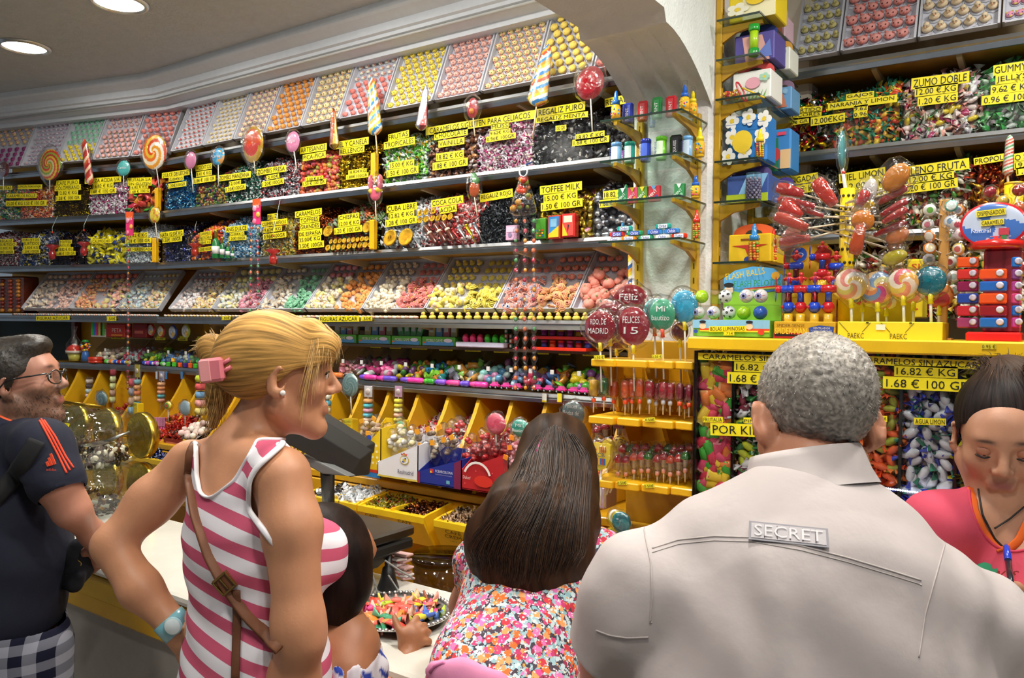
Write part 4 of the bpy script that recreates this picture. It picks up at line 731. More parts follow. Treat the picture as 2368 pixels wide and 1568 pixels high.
def tin(u,w,h,z,col,label,cat,txt,kind,Y=2.28,txtc='f4f2f0'):
 p=onf(u,z,Y);k=px(p);t=thing({'tin':'mint_tin','tube':'mint_tube','pack':'mint_carton'}[kind],label,cat,p);W_,Hh=w*k/.9,h*k
 if kind=='tube':
  MB().lathe([(W_*.46,0),(W_*.5,.004),(W_*.5,Hh*.82),(W_*.46,Hh*.83)],p,col[1],'gloss',20).obj('body',t)
  MB().lathe([(W_*.51,Hh*.8),(W_*.51,Hh*.97),(W_*.45,Hh),(0,Hh)],p,col[0],'gloss',20).obj('lid',t)
  a=np.linspace(-2.6,-.9,9);mb=MB();mb.grid(np.array([[p+np.array([math.cos(q)*W_*.508,math.sin(q)*W_*.508,Hh*zz])for q in a]for zz in(.08,.78)]),col[2],'paper');text(mb,txt,p+np.array([W_*.06-W_*.28,-W_*.5,Hh*.12]),UPV,(-1,0,0),Hh*.62,W_*.24,txtc,'paper',.004)
  mb.obj('paper_label',t)
 else:
  dep=W_*.4;mb=MB();mb.box(p+np.array([0,0,Hh/2]),(W_,dep,Hh),col[0],'gloss' if kind=='tin' else 'paper',b=W_*(.14 if kind=='tin' else.03));mb.obj('body',t)
  mb=MB();at=lambda x,y:p+np.array([W_*(x-.5),-dep/2-.0012,Hh*y])
  if kind=='tin':rect(mb,at,.3,.08,.8,.86,col[1]);text(mb,txt,at(.66,.12),UPV,(-1,0,0),Hh*.62,W_*.3,txtc,'paper',.0015)
  else:poly(mb,at,[(.25,1),(.75,1),(.5,.68)],col[1]);d=np.array([.75,0,.66]);text(mb,txt,at(.1,.12),d,(-.66,0,.75),W_*1.0,W_*.27,txtc,'paper',.0015);circ(mb,at,.75,.25,.16,col[2])
  mb.obj('printed_pattern',t)
tin(1452,24,48,FZ[0],('2a3a9a','3444a8'),'dark blue mint tin, leftmost on the top glass shelf','mint tin','SMINT','tin');tin(1486,22,48,FZ[0],('c42a30','d04a4a'),'red mint tin between the blue and green tins','mint tin','SMINT','tin')
tin(1519,23,52,FZ[0],('1f7a38','2f8a48'),'green mint tin on the top glass shelf','mint tin','SMINT','tin');tin(1552,23,50,FZ[0],('c42430','cc3a40'),'red mint tin beside the two spray bottles','mint tin','SMINT','tin')
tin(1508,14,36,FZ[0],('3f58b8','5a70c8'),'pale blue mint tin behind the green one','mint tin','SMINT','tin',2.36)
tin(1425,22,52,FZ[1],('6aa0dc','8ab8e4','d8e8f0'),'light blue mint tube at the left end of the second shelf','mint tube','mentos','tube',txtc='2a4a9a');tin(1456,22,50,FZ[1],('1fa088','2fb098','e0ece8'),'turquoise mint tube on the second glass shelf','mint tube','mentos','tube',txtc='1a7a6a')
tin(1493,22,52,FZ[1],('2030b0','2a40c0','4a6ad8'),'royal blue mint tube on the second glass shelf','mint tube','mentos','tube',txtc='e8ecf8');tin(1529,22,54,FZ[1],('6ac818','7ad428','dcecd0'),'lime green mint tube on the second glass shelf','mint tube','mentos','tube',txtc='2a4a8a')
tin(1563,27,54,FZ[1],('141416','26262a','e890b0'),'black mint tin with a pink band','mint tin','AQUA KISS','tin');tin(1590,20,48,FZ[1],('6aa8e0','8abce8','c8dcf0'),'light blue mint tube beside the black tin','mint tube','mentos','tube',txtc='2a4a9a');tin(1440,9,40,FZ[1],('8a3a9a','9a4aaa'),'purple mint tin between two mint tubes','mint tin','SMINT','tin',2.33)
for u,c,l in((1442,('1f7a48','e8ecec','6ab08a'),'green carton of mints, leftmost of four'),(1464,('e0486a','f0d02a','f0a020'),'pink and yellow carton of mints'),(1487,('5a8a28','f0d02a','f0c81c'),'green and yellow carton of mints'),(1514,('c42a38','6aa0d0','4a3a8a'),'red carton of berry mints'),(1572,('2a8a4a','eceeec','8ac0a0'),'green carton of mints standing alone')):tin(u,22 if u!=1514 else 25,36,FZ[2],c,l+' on the third glass shelf','mint carton','SMINT','pack')
for i,(u,dv,c,l)in enumerate(((1422,0,'dfe4ea','white pack at the lower left'),(1455,0,'f08a1c','orange pack in the bottom row'),(1494,0,'2f9a70','green pack in the bottom row'),(1533,0,'e8e8e0','white pack in the bottom row'),(1571,0,'d8341c','red pack, right end of the bottom row'),(1428,1,'d0302a','red pack on top of the white one'),(1469,1,'2fa068','green pack in the middle layer'),(1515,1,'3a90d8','blue pack in the middle layer, left'),(1554,1,'3a88d0','blue pack in the middle layer, right'),(1445,2,'2fb0a8','turquoise pack on top of the left pile'),(1534,2,'2fa898','turquoise pack on top of the right pile'))):
 p=onf(u,FZ[3]+dv*.016,2.24);k=px(p);w,h=38*k,.0155;t=thing('gum_pack','chewing gum: '+l,'chewing gum',p,None);mb=MB();mb.box(p+np.array([0,0,h/2]),(w,.012,h),c,'gloss',b=.0035);mb.obj('wrapper',t)
 mb=MB();at=lambda x,y:p+np.array([w*(x-.5),-.0072,h*y]);rect(mb,at,.22,.1,.82,.9,'f2f4f6' if dv!=1 else '3a58b8');text(mb,'Orbit',at(.27,.18),(1,0,0),UPV,w*.5,h*.62,'2040a0' if dv!=1 else 'f4f4f8','paper',.0012);mb.obj('printed_pattern',t)
def spray(u,z,Y,h,w,cap,body,label,beadsin=True,clearcap=False):
 p=onf(u,z,Y);k=px(p);hh,r=h*k,w*.5*k*1.05;t=thing('candy_bottle',label,'candy bottle',p)
 mb=MB();mb.lathe([(r*.9,0),(r,hh*.02),(r,hh*.5),(r*.6,hh*.58)],p,body if not beadsin else 'ffffff','gloss' if not beadsin else 'clear',16);mb.obj('bottle',t)
 if beadsin:
  mb=MB();rr=random.Random(int(u));ro=hh*.5/7
  for i in range(7):
   for j in range(6):mb.ball(p+np.array([math.cos(j*1.05+i)*r*.68,math.sin(j*1.05+i)*r*.68,ro*(i+.6)]),ro*.62,rr.choice(['e8402a','f0c02a','8fb83a','f08a2a','f0a84a']),'gloss',7,5)
  mb.obj('sweets',t)
 else:
  mb=MB();mb.lathe([(r*1.02,hh*.08),(r*1.02,hh*.46)],p,['f0b02a','f0d040','e86a4a','f0c838','6ab04a'],'paper',16);rr=random.Random(int(u))
  for i in range(10):a=rr.uniform(-2.8,-.4);mb.ball(p+np.array([math.cos(a)*r,math.sin(a)*r,hh*rr.uniform(.12,.44)]),r*.22,rr.choice(['e84a8a','6ab83a','f08a2a','f0e04a','4a9ad0']),'paper',6,4)
  mb.obj('printed_sleeve',t)
 MB().lathe([(r*.85,hh*.55),(r*.85,hh*.68),(r*.5,hh*.72),(r*.42,hh*.9),(r*.2,hh),(0,hh)],p,cap,'gloss',14).obj('cap',t)
 if clearcap:MB().lathe([(r*.7,hh*.7),(r*.55,hh*1.15),(0,hh*1.17)],p,'ffffff','clear',12).obj('clear_cover',t)
spray(1424,FZ[0],2.24,72,20,'2a78d0','f0c02a','blue-capped candy bottle at the left end of the top glass shelf',False);spray(1583,FZ[0],2.24,62,20,'2a68d0','f0c02a','blue-capped spray bottle with clear cover, right end of top shelf',False,True);spray(1602,FZ[0]-.002,2.3,60,18,'f0d81c','f0c02a','yellow-capped spray bottle beside the blue-capped one',False,True)
spray(1618,FZ[1],2.3,68,20,'f0dc1c','f0c02a','yellow-capped candy bottle at the right end of the second shelf',False);spray(1608,FZ[2],2.28,52,19,'2a68d0','f0c02a','blue-capped candy bottle at the right end of the third shelf',False,True);spray(1610,FZ[3],2.26,66,19,'d82a1c','f0c02a','red-capped bottle of round sweets on the gum shelf')
spray(1440,FZ[3],2.36,54,20,'1f78b0','1f78b0','teal bottle behind the gum packs',False);spray(1447,FZ[2],2.36,54,20,'1f7a4a','1f7a4a','green bottle behind the mint cartons',False)
def handle_box(label,u0,u1,z,Y,h,dep,col,top,deco,w_side=None):
 a,b=onf(u0,z,Y),onf(u1,z,Y);w=b[0]-a[0];k=px(a);hh=h*k;t=thing('party_box',label,'party box',((a[0]+b[0])/2,Y,z))
 mb=MB();mb.box(((a[0]+b[0])/2,Y+dep/2,z+hh*.35),(w,dep,hh*.7),col,'paper',b=.003);mb.obj('carton',t)
 mb=MB();arc=[(0,0)]+[(w*(.5-.5*math.cos(PI*i/10)),hh*.3*math.sin(PI*i/10)**.7)for i in range(1,10)]+[(w,0)]
 inner=[(w*(.5-.2*math.cos(PI*i/8)),hh*.05+hh*.11*math.sin(PI*i/8))for i in range(9)]
 o=np.array([a[0],Y+dep*.3,z+hh*.69]);mb.prism(arc,o,(1,0,0),UPV,(0,1,0),.003,top,'paper');mb.prism(inner,o-np.array([0,.001,0]),(1,0,0),UPV,(0,1,0),.001,'3a3428','matte');mb.obj('handle_flap',t)
 mb=MB();deco(mb,lambda x,y:np.array([a[0]+w*x,Y-.0015,z+hh*.7*y]))
 if mb.n:mb.obj('printed_pattern',t)
flower=lambda mb,at,x,y,r,c='f4f4f0',cc='f0d03a':([circ(mb,at,x+r*.75*math.cos(q*1.257),y+r*.75*math.sin(q*1.257),r*.5,c,1,10)for q in range(5)],circ(mb,at,x,y,r*.35,cc,1,10,k=1))
handle_box('yellow and white flowered party box on the topmost glass shelf',1686,1793,SZR[0],2.42,92,.12,'f0d420','f0d020',lambda mb,at:(rect(mb,at,.3,0,1,1,'f4ecc0'),flower(mb,at,.85,.7,.15),flower(mb,at,.2,.4,.2,'f4f0d8'),circ(mb,at,.6,.7,.22,'f0cc20',1.1)))
handle_box('purple and blue party box behind the green bubble tube',1698,1790,SZR[1],2.45,92,.12,'5a50a0','2a3a80',lambda mb,at:(poly(mb,at,[(.3,0),(.9,0),(.7,.9),(.2,.9)],'e0a8a0'),poly(mb,at,[(.5,.1),(.95,.1),(.9,.7)],'6a80d0')))
handle_box('striped-top white party box with green leaves',1694,1782,SZR[2],2.43,92,.12,'f0f0ea','d84a4a',lambda mb,at:([poly(mb,at,[(.1*i,0),(.1*i+.05,0),(.1*i+.12,.3)],'6ab050')for i in range(9)],circ(mb,at,.55,.55,.2,'e8a8b8'),flower(mb,at,.85,.7,.12,'a8d8c0')))
for u0,u1,z,Y,l,c1,c2 in((1793,1815,SZR[0],2.62,'pale pink party box behind the yellow one','d8b8c8','c8a8c0'),(1782,1826,SZR[1],2.58,'white and green party box behind the purple one','e8ece0','d8a040'),(1782,1830,SZR[2],2.6,'blue and grey landscape party box at the back','6aa0d0','8a6a80'),(1786,1830,SZR[4],2.6,'white party box with purple top at the back','dfe4ec','4a3a90')):
 handle_box(l,u0,u1,z,Y,74,.1,c1,c2,lambda mb,at:(poly(mb,at,[(.2,.1),(.8,.1),(.6,.7),(.3,.7)],'c87a5a'),circ(mb,at,.7,.8,.12,'8ab8d8')))
card('party_box','tall blue party box covered in white daisies','party box',1681,1772,382,272,2.43,0,.1,'2a80d0',lambda mb,at,ax,w,h:([flower(mb,at,x,y,.15)for x,y in((.12,.9),(.55,.93),(.95,.85),(.15,.55),(.9,.5),(.08,.15),(.5,.2))],circ(mb,at,.45,.42,.26,'f0d030',.9),rect(mb,at,0,.78,1,.79,'1a60a8')),'paper')
card('party_box','green and blue printed box behind the daisy box','party box',1775,1828,398,302,2.6,0,.1,'3a8ad0',lambda mb,at,ax,w,h:(poly(mb,at,[(0,0),(.5,0),(.45,.8),(0,.75)],'1f7a4a'),circ(mb,at,.35,.4,.2,'c83a3a',.8),rect(mb,at,.55,.05,1,.5,'f0c890'),rect(mb,at,.4,.84,.8,.92,'e84a6a')),'paper')
handle_box('dark blue and lime party box behind the grey jar',1680,1776,SZR[4],2.43,88,.12,'3a58a0','5a4a80',lambda mb,at:(rect(mb,at,0,0,1,.3,'b8cc20'),poly(mb,at,[(.3,.3),(.8,.3),(1,1),(.5,1)],'8ac0e8')))
handle_box('yellow party box with orange top and red swirls, lowest shelf',1684,1782,SZR[5],2.43,92,.14,'f0c418','e8642a',lambda mb,at:(poly(mb,at,[(.08,.6),(.4,.5),(.5,.15),(.6,.5),(.95,.62),(.6,.62),(.4,.62)],'c02a1c'),circ(mb,at,.5,.1,.12,'2a3a90'),rect(mb,at,.3,.78,.75,.84,'8a4a10')))
p=onf(1743,SZR[1],2.4);t=thing('bubble_tube','green-capped bubble tube standing before the purple box','tube',p);k=px(p)
MB().lathe([(11*k,0),(12*k,2*k),(12*k,16*k),(10*k,17*k)],p,'1f9a30','gloss',18).obj('foot',t);MB().lathe([(10*k,15*k),(10*k,58*k)],p,'a8d020','gloss',18).obj('body',t);MB().lathe([(12*k,57*k),(13*k,60*k),(13*k,71*k),(0,72*k)],p,'1f9a30','gloss',18).obj('cap',t)
p=onf(1742,SZR[4],2.4);k=px(p);t=thing('sweet_jar','clear jar of grey violet sweets on the side shelf','jar',p);MB().lathe([(17*k,0),(18*k,3*k),(18*k,58*k),(17*k,62*k)],p,'ffffff','clear',18).obj('jar',t);mb=MB();rr=random.Random(3)
for i in range(9):
 for j in range(9):mb.ball(p+np.array([math.cos(j*.7+i)*14*k,math.sin(j*.7+i)*14*k,(3+i*5.6)*k]),3.7*k,rr.choice(['7a7490','6a6484','8a849c']),'matte',6,4)
mb.obj('sweets',t)
for u,z,l in((1682,SZR[2],'left'),(1702,SZR[2],'right')):
 p=onf(u,z,2.41);k=px(p);t=thing('ball_toy','clear ball toy of orange sweets, %s of two on the side shelf'%l,'ball toy',p);mb=MB();rr=random.Random(u)
 for i in range(30):d=np.array([rr.gauss(0,1),rr.gauss(0,1),rr.gauss(0,1)]);d/=np.linalg.norm(d);mb.ball(p+d*9*k+UPV*12*k,3*k,rr.choice(['e8502a','f0a03a','f0c84a','d83a3a']),'gloss',6,4)
 mb.obj('sweets',t);MB().ball(p+UPV*12*k,12.6*k,'ffffff','clear',14,8).obj('shell',t)
a,b=aY(1701,190,2.39),aY(1730,226,2.39);t=thing('sweet_racket','red hoop toy with a yellow handle against the striped box','toy',b);c=aY(1714,212,2.39);k=px(c);mb=MB();mb.tube([c+np.array([math.cos(q)*9*k-math.sin(q)*8*k,0,math.sin(q)*22*k-math.cos(q)*9*k])for q in np.linspace(0,2*PI,19)],2*k,'c8283a','gloss',6,cap=False);mb.obj('hoop',t);MB().tube([aY(1716,203,2.388),aY(1768,226,2.388)],2*k,'f0c81c','gloss',6).obj('handle',t)
spray(1757,SZR[3],2.39,66,20,'f0d81c','f0c02a','yellow-capped bottle of round sweets before the daisy box');spray(1743,SZR[5],2.39,86,24,'2a88d0','f0c02a','blue-capped bottle of round sweets before the yellow box');spray(1788,SZR[5],2.47,78,15,'d8281c','f0c02a','red-capped thin bottle of round sweets beside the yellow box')
# ================================================================ toy shelf and clear toy bins
def slope_heap(name,label,o,ax,sl,wid,pal,T,size,mt='wrap',dens=1.0,lump=.3,group=None,fill=None):
 """loose pieces over an inclined patch: o its lower left corner, ax along it, sl the vector up the slope"""
 o,ax,sl=(np.asarray(q,float)for q in(o,ax,sl));L=np.linalg.norm(sl);ay=sl/L;nn=np.cross(ax,ay);st=size*.68/math.sqrt(dens*(1.7 if T is TW else 1))
 nu,nv=max(2,int(wid/st)),max(2,int(L/st));uu,vv=np.meshgrid((np.arange(nu)+.5)/nu,(np.arange(nv)+.5)/nv)
 uu=np.clip(uu.ravel()+NR.normal(0,.3/nu,uu.size),.5*size/wid,1-.5*size/wid);vv=np.clip(vv.ravel()+NR.normal(0,.3/nv,vv.size),.3*size/L,1)
 hh=size*(.2+.6*NR.random(uu.size))+lump*size*np.sin(uu*6+1)*np.sin(vv*5)
 pos=o+np.outer(uu*wid,ax)+np.outer(vv*L,ay)+np.outer(hh,nn);n=len(pos);mb=MB()
 mb.many(T,rand_rot(n)*(size*NR.uniform(.85,1.15,n))[:,None,None],pos,palette_cols(pal,n,T[2].max()+1),mt)
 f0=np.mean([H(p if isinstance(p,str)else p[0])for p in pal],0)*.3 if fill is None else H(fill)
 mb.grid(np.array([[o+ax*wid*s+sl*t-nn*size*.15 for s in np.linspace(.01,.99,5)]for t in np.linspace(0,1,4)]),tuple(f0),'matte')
 return mb.obj(name,None,label=label,cat='candy' if 'candy' in name else 'toys',kind='stuff',group=group)
def shx(u,z,Y=2.6):return onf(u,z,Y)
TOYB=[(201,256,['d8c0b0','e0e4d0','c8a8a0','f0dcb0'],'pale flesh-toned and cream toys'),(258,303,['b8bcc0','8a9a90','c8d0d0','c83a5a'],'grey and white toys'),(306,350,['7ac02a','d8d02a','5a8a3a','6a6a50'],'lime and yellow toys'),(352,393,['5a8ac0','f0b02a','3a6aa8','8aa8c8'],'blue toys'),(395,430,['4a6ab0','d88a3a','6a9a5a','c8c8b0'],'blue and orange toys'),(431,474,['4ab04a','3a5ab0','c8c02a','d85a3a'],'mixed bright toys'),(756,797,['c87a8a','d8c8c0','b05a5a','e0a0a0'],'pinkish toys'),(798,841,['3aa04a','d83a7a','e8e8e8','c85a8a'],'pink, green and white balls'),(842,889,['d83a8a','e86aa0','e8e4e4','b02a6a'],'pink and white balls'),(890,954,['e87a2a','4a9a3a','6a3a6a','d8c02a'],'orange toys and a red racket'),(955,1012,['2a8a8a','4ac02a','e08a2a','1a6a9a','8ac83a'],'teal, green and orange capsules'),(1013,1080,['7ab03a','e0983a','8a8a9a','d8d0a0'],'green and orange pens'),(1081,1146,['8ac8c0','d0e0d8','5a9ac0','c880a8'],'mint and blue cards'),(1147,1187,['6a9ac8','a8c8d8','c85a6a','7a7aa0'],'blue boxed toys'),(1188,1236,['c83a5a','8a5a9a','4a7a9a','d8a03a'],'red and purple toys'),(1237,1287,['7ac83a','d84a4a','5a8ac8','e0902a'],'round green and red toys'),(1288,1362,['e8c81a','4aa82a','9a5aa8','f0d82a','6ac03a'],'yellow bananas and purple grapes')]
for i,(u0,u1,pal,lb)in enumerate(TOYB):
 pl='L' if u1<355 else 'M'
 z0=1.437;a,b=shelf_z(u0,z0,pl),shelf_z(u1,z0,pl);nn=LN if pl=='L' else NY;ax=b-a;w=np.linalg.norm(ax);ax/=w;a=a-nn*.045;b=b-nn*.045;a[2]=z0
 t=thing('toy_bin','clear lidded toy bin with '+lb,'toy bin',(a+b)/2)
 sd=[(0,0),(0,.065),(.1,.142),(.26,.142),(.26,0)]
 mb=MB();[mb.prism(sd,a+ax*x,-nn,UPV,ax,.003,'ffffff','clear')for x in(.002,w-.005)];mb.prism([(0,0),(w,0),(w,.065),(0,.065)],a,ax,UPV,-nn,.003,'ffffff','clear');mb.obj('body',t)
 q=np.array([0,0,.078])-nn*.1;L=np.linalg.norm(q);mb=MB();mb.prism([(0,0),(w,0),(w,L),(0,L)],a+UPV*.064,ax,q/L,np.cross(ax,q/L),.004,'ffffff','clear');mb.obj('lid',t)
 MB().box(a+ax*w*.5+UPV*.075+nn*.0,(.016,.004,.018),'e4e4dc','paper').obj('lid_sticker',t)
 if i not in(1,6,13):
  mb=MB();p=a+ax*w*.25+q*.88+UPV*.07;mb.prism([(0,0),(w*.55,0),(w*.55,.016),(w*.4,.016),(w*.4,.028),(w*.1,.028),(w*.1,.016),(0,.016)],p,ax,UPV,nn,.001,LY,'paper');text(mb,'0.60€',p+ax*w*.06+UPV*.004+nn*.002,ax,UPV,w*.4,.009,'3a3a20');mb.obj('price_label',t)
 slope_heap('toy_heap','small toys in the clear bin: '+lb,a+ax*.006-nn*.012+UPV*.005,ax,-nn*.14+UPV*.06,w-.012,pal,[BA,BE,CU,PA][i%4],.036 if u1>700 else.03,'gloss')
def toyrow(u,vc,hpx,pl,off=.012):p=P(u,vc,pl,off);return p,px(p)
zs=1.432
for i,(u0,u1,c1,c2)in enumerate(((760,792,'e8502a','f0803a'),(832,872,'7a4ad0','e03aa0'),(873,918,'e83aa8','6a4ac8'),(926,980,'7a50d0','f03aa8'),(981,1006,'5ac02a','3aa82a'),(1007,1032,'6a3ac8','8a5ad8'),(1033,1064,'f03aa0','e8509a'),(1065,1086,'7a5ad8','6a4ac8'),(1087,1128,'e84a9a','f040a8'))):
 a,b=onf(u0,zs+.015,2.612),onf(u1,zs+.015,2.612);d=b-a;t=thing('toy_pen','chunky toy pen on the shelf edge, %s'%('orange, nearest the blonde woman','purple then pink','pink then purple','long purple and pink with a gap before it','green','purple, right of the green one','pink, before the last purple one','short purple','pink, last before the toy cars')[i],'toy pen',a)
 MB().tube([a,a+d*.06,a+d*.32,a+d*.36],[.004,.011,.014,.012],c1,'gloss',10).obj('cap',t);MB().tube([a+d*.34,a+d*.4,a+d*.9,a+d*.97,b],[.012,.0135,.0135,.01,.004],c2,'gloss',10).obj('barrel',t)
def car(u,k,lab,seed):
 p=onf(u,zs+.004,2.612);t=thing('toy_car',lab,'toy car',p);L=.042;mb=MB()
 mb.box(p+np.array([0,.012,.011]),(L,.022,.011),'f03a9a','gloss',b=.003);mb.obj('body',t)
 mb=MB();mb.prism([(-.012,0),(.013,0),(.008,.011),(-.007,.011)],p+np.array([0,.003,.015]),(1,0,0),UPV,(0,1,0),.018,'f05aaa','gloss');mb.obj('cabin',t)
 for x in(-.013,.013):
  for y in(.0,.023):mb=MB();mb.lathe([(.0,-.002),(.0058,-.002),(.0058,.002),(.003,.0025),(0,.0025)],p+np.array([x,y,.0058]),['1a1a1c','1a1a1c','1a1a1c','c8c8cc'],'gloss',10,ax=(0,-1,0));mb.obj('wheel',t)
for i,u in enumerate((1140,1166,1192,1238,1265,1294,1322,1346)):car(u,1,'pink toy car on the shelf edge, '+('next to the last pen','second from the pens','third from the pens, left of the bead strings','right of the bead strings','second right of the bead strings','third right of the bead strings','below the yellow bananas','last beside the lollipop rack')[i],i)
for i,(u,c,l)in enumerate(((243,'5ac83a','green'),(254,'f0802a','orange'),(265,'2a5ad0','blue'),(274,'c82a3a','red'),(283,'2a60d0','second blue'),(293,'f0d02a','yellow'),(331,'3a4ac0','dark blue'),(340,'e05ac0','pink'),(347,'3a5ad0','blue right of the pink'),(357,'d85ac8','mauve'),(372,'5ac83a','green beside the chain'))):
 pl='L' if u<355 else 'M';p=shelf_z(u,zs+.014,pl)-(LN if pl=='L' else NY)*.012;t=thing('toy_whistle','%s ring whistle in the row on the far-left toy shelf'%l,'toy whistle',p);d=LD if pl=='L' else np.array([-1.,0,0])
 MB().lathe([(.013,-.009),(.0135,-.006),(.0135,.006),(.013,.009)],p,c,'gloss',12,ax=d).obj('ring',t);MB().lathe([(.009,-.013),(.009,.013)],p,'e4e4e8','gloss',10,ax=d).obj('core',t)
for i,(u,c,l)in enumerate(((389,'4ac02a','first green'),(403,'52c830','second green'),(416,'f0582a','orange'),(428,'4a2a90','purple'),(440,'f0602a','second orange'),(452,'4ac02a','last green'))):
 p=onf(u,zs+.014,2.61);t=thing('toy_link','%s block of the toy chain beside the pink hair clip'%l,'toy block',p);MB().box(p,(.021,.018,.026),c,'gloss',b=.003).obj('block',t);MB().tube([p+np.array([-.012,0,.006]),p+np.array([.012,0,.006])],.003,c,'gloss',6).obj('pin',t)
def front_at(mb,o,w,h,Y0):return lambda x,y:o+np.array([w*x,-.0012,h*y])
ZT=1.598
for i,(u0,u1)in enumerate(((759,822),(828,902),(905,972),(976,1052))):
 a,b=onf(u0,ZT,2.665),onf(u1,ZT,2.665);w=b[0]-a[0];t=thing('toy_phone_box','green display box of toy phones, %s of four'%('first beside the blonde head','second','third, with tilted green phones','fourth, nearest the egg tray')[i],'toy box',(a+b)/2)
 mb=MB();mb.box((a+b)/2+np.array([0,.04,.02]),(w,.08,.04),'58a83a','paper',b=.002);mb.obj('carton',t)
 mb=MB();at=lambda x,y:a+np.array([w*x,-.0015,.04*y]);rect(mb,at,.03,.05,.97,.45,'5a9ad0');text(mb,'MOBILE GAME',at(.14,.42),(1,0,0),UPV,w*.5,.013,'f0ece0');circ(mb,at,.8,.6,.13,'e8dce8',1.6);circ(mb,at,.08,.35,.05,'e8702a',1.8);mb.obj('printed_pattern',t)
 for j in range(4):
  c=['d0b83a','5a9ad8','d04a4a','b8b04a'][j]if i!=2 else '4ab02a';q=a+np.array([w*(.16+.225*j),.035,.062]);M=ry((j-1.5)*.2 if i==2 else 0)
  mb=MB();mb.box(q,(w*.19,.012,.06),c,'gloss',M=M);mb.box(q+np.array([0,-.0065,.008]),(w*.12,.002,.02),'c8d0d0','gloss',M=M);mb.obj('toy_phone',t)
 MB().box((a+b)/2+np.array([0,.04,.062]),(w*.98,.07,.05),'ffffff','clear',b=.003).obj('clear_cover',t)
a,b=onf(1054,ZT,2.64),onf(1165,ZT,2.64);t=thing('egg_tray','white tray holding pink and green toy eggs','tray',(a+b)/2);w=b[0]-a[0]
MB().box((a+b)/2+np.array([0,.04,.011]),(w,.09,.022),'d8d4e8','gloss',b=.004).obj('tray',t)
for j in range(6):
 c='f03a7a' if j<3 else '3ac02a';q=a+np.array([w*(.12+.155*j),.03,.036]);e=thing('toy_egg','%s toy egg, %s of its colour on the white tray'%('pink' if j<3 else 'green',('left','middle','right')[j%3]),'toy egg',q);MB().ball(q,(.0145,.0145,.021),c,'gloss',14,9).obj('shell',e);MB().lathe([(.0147,-.002),(.0152,0),(.0147,.002)],q+np.array([0,0,-.003]),c,'gloss',14).obj('seam',e)
for j in range(7):
 p=onf(1168+(j%2)*11,ZT+.02*(j//2),2.66);t=thing('dough_tub_box','small dark green and red boxed tub in the stack left of the bead strings','toy box',p,'stack of small boxed tubs');mb=MB();c=['a83a28','1f5a4a','28584a','b0402a'][j%4];mb.box(p+np.array([0,.02,.0095]),(.016,.03,.0185),c,'gloss');mb.obj('box',t);mb=MB();circ(mb,lambda x,y:p+np.array([.016*(x-.5),.0045,.019*y]),.5,.5,.3,'d8d0c0');mb.obj('printed_pattern',t)
for k,(v,l,cc)in enumerate(((765,'upper',['a83aa8','b048b0','9a3a9a','e8c02a','a848a8']),(795,'lower',['3a4ab0','8a3a9a','d8602a','c83a3a','9a4aa8']))):
 z=ZT+.045-.043*k;a,b=onf(1236,z,2.63),onf(1358,z,2.63);w=b[0]-a[0];t=thing('paint_pot_rack','%s red shelf tray of purple paint pots behind the big red lollipop'%l,'toy rack',(a+b)/2)
 mb=MB();mb.box((a+b)/2+np.array([0,.04,.003]),(w,.1,.012),'f03a1c' if k else 'b82418','gloss');mb.obj('tray',t)
 for j in range(6):
  q=a+np.array([w*(.09+.165*j),.04,.009]);e=thing('paint_pot','small paint pot with coloured lid on the %s red rack'%l,'paint pot',q,'paint pots on the %s red rack'%l);MB().lathe([(.0125,0),(.0135,.002),(.0135,.018)],q,cc[(j*2)%5],'gloss',12).obj('pot',e);MB().lathe([(.0145,.018),(.0145,.025),(.012,.027),(0,.027)],q,cc[(j+1)%5],'gloss',12).obj('lid',e)
card('felt_pen_set','box of neon felt pens on the far-left upper toy shelf','felt pens',210,243,779,760,'L',-.06,.02,'d8d4c8',lambda mb,at,ax,w,h:[poly(mb,at,[(x,.2),(x+.14,.2),(x+.14,1.5),(x+.07,1.9),(x,1.5)],c)for x,c in((.05,'3ad04a'),(.22,'3a8ae0'),(.39,'e03aa0'),(.56,'f0d02a'),(.73,'3a2a20'),(.86,'4ad03a'))],'gloss')
card('sweet_carton','red carton with white lettering next to the felt pens','carton',245,288,779,748,'L',-.06,.06,'b82a20',lambda mb,at,ax,w,h:(text(mb,'PETA',at(.35,.35),ax,UPV,w*.5,h*.3,'e8d8d0'),rect(mb,at,.3,.1,.9,.2,'e8902a')),'paper')
card('sweet_carton','dark red carton behind the single bead string','carton',305,338,781,748,'L',-.08,.06,'8a1c1c',lambda mb,at,ax,w,h:rect(mb,at,.2,.3,.8,.5,'c86a5a'),'paper')
for u,v,r,c,c2,l in((350,763,15,'d02a20','e0d8d0','red'),(373,766,15,'c82a24','f0e4b0','second red'),(400,768,17,'2a4ab0','d0dce8','blue'),(430,766,17,'b8c83a','e8e4dc','lime')):
 p=P(u,v,'M',-.06);k=px(p);t=thing('toy_disc','%s round picture toy on the upper toy shelf left of the hair clip'%l,'toy disc',p);mb=MB();disc(mb,p,NY,r*k,r*k,.02,ringed([c2,'a8b8d0',c2,c]),'gloss',20,5);mb.obj('disc',t);MB().ball(p+np.array([r*.4*k,-.01,-r*.3*k]),(r*.32*k,.006,r*.32*k),'f0c860','gloss',8,5).obj('badge',t)
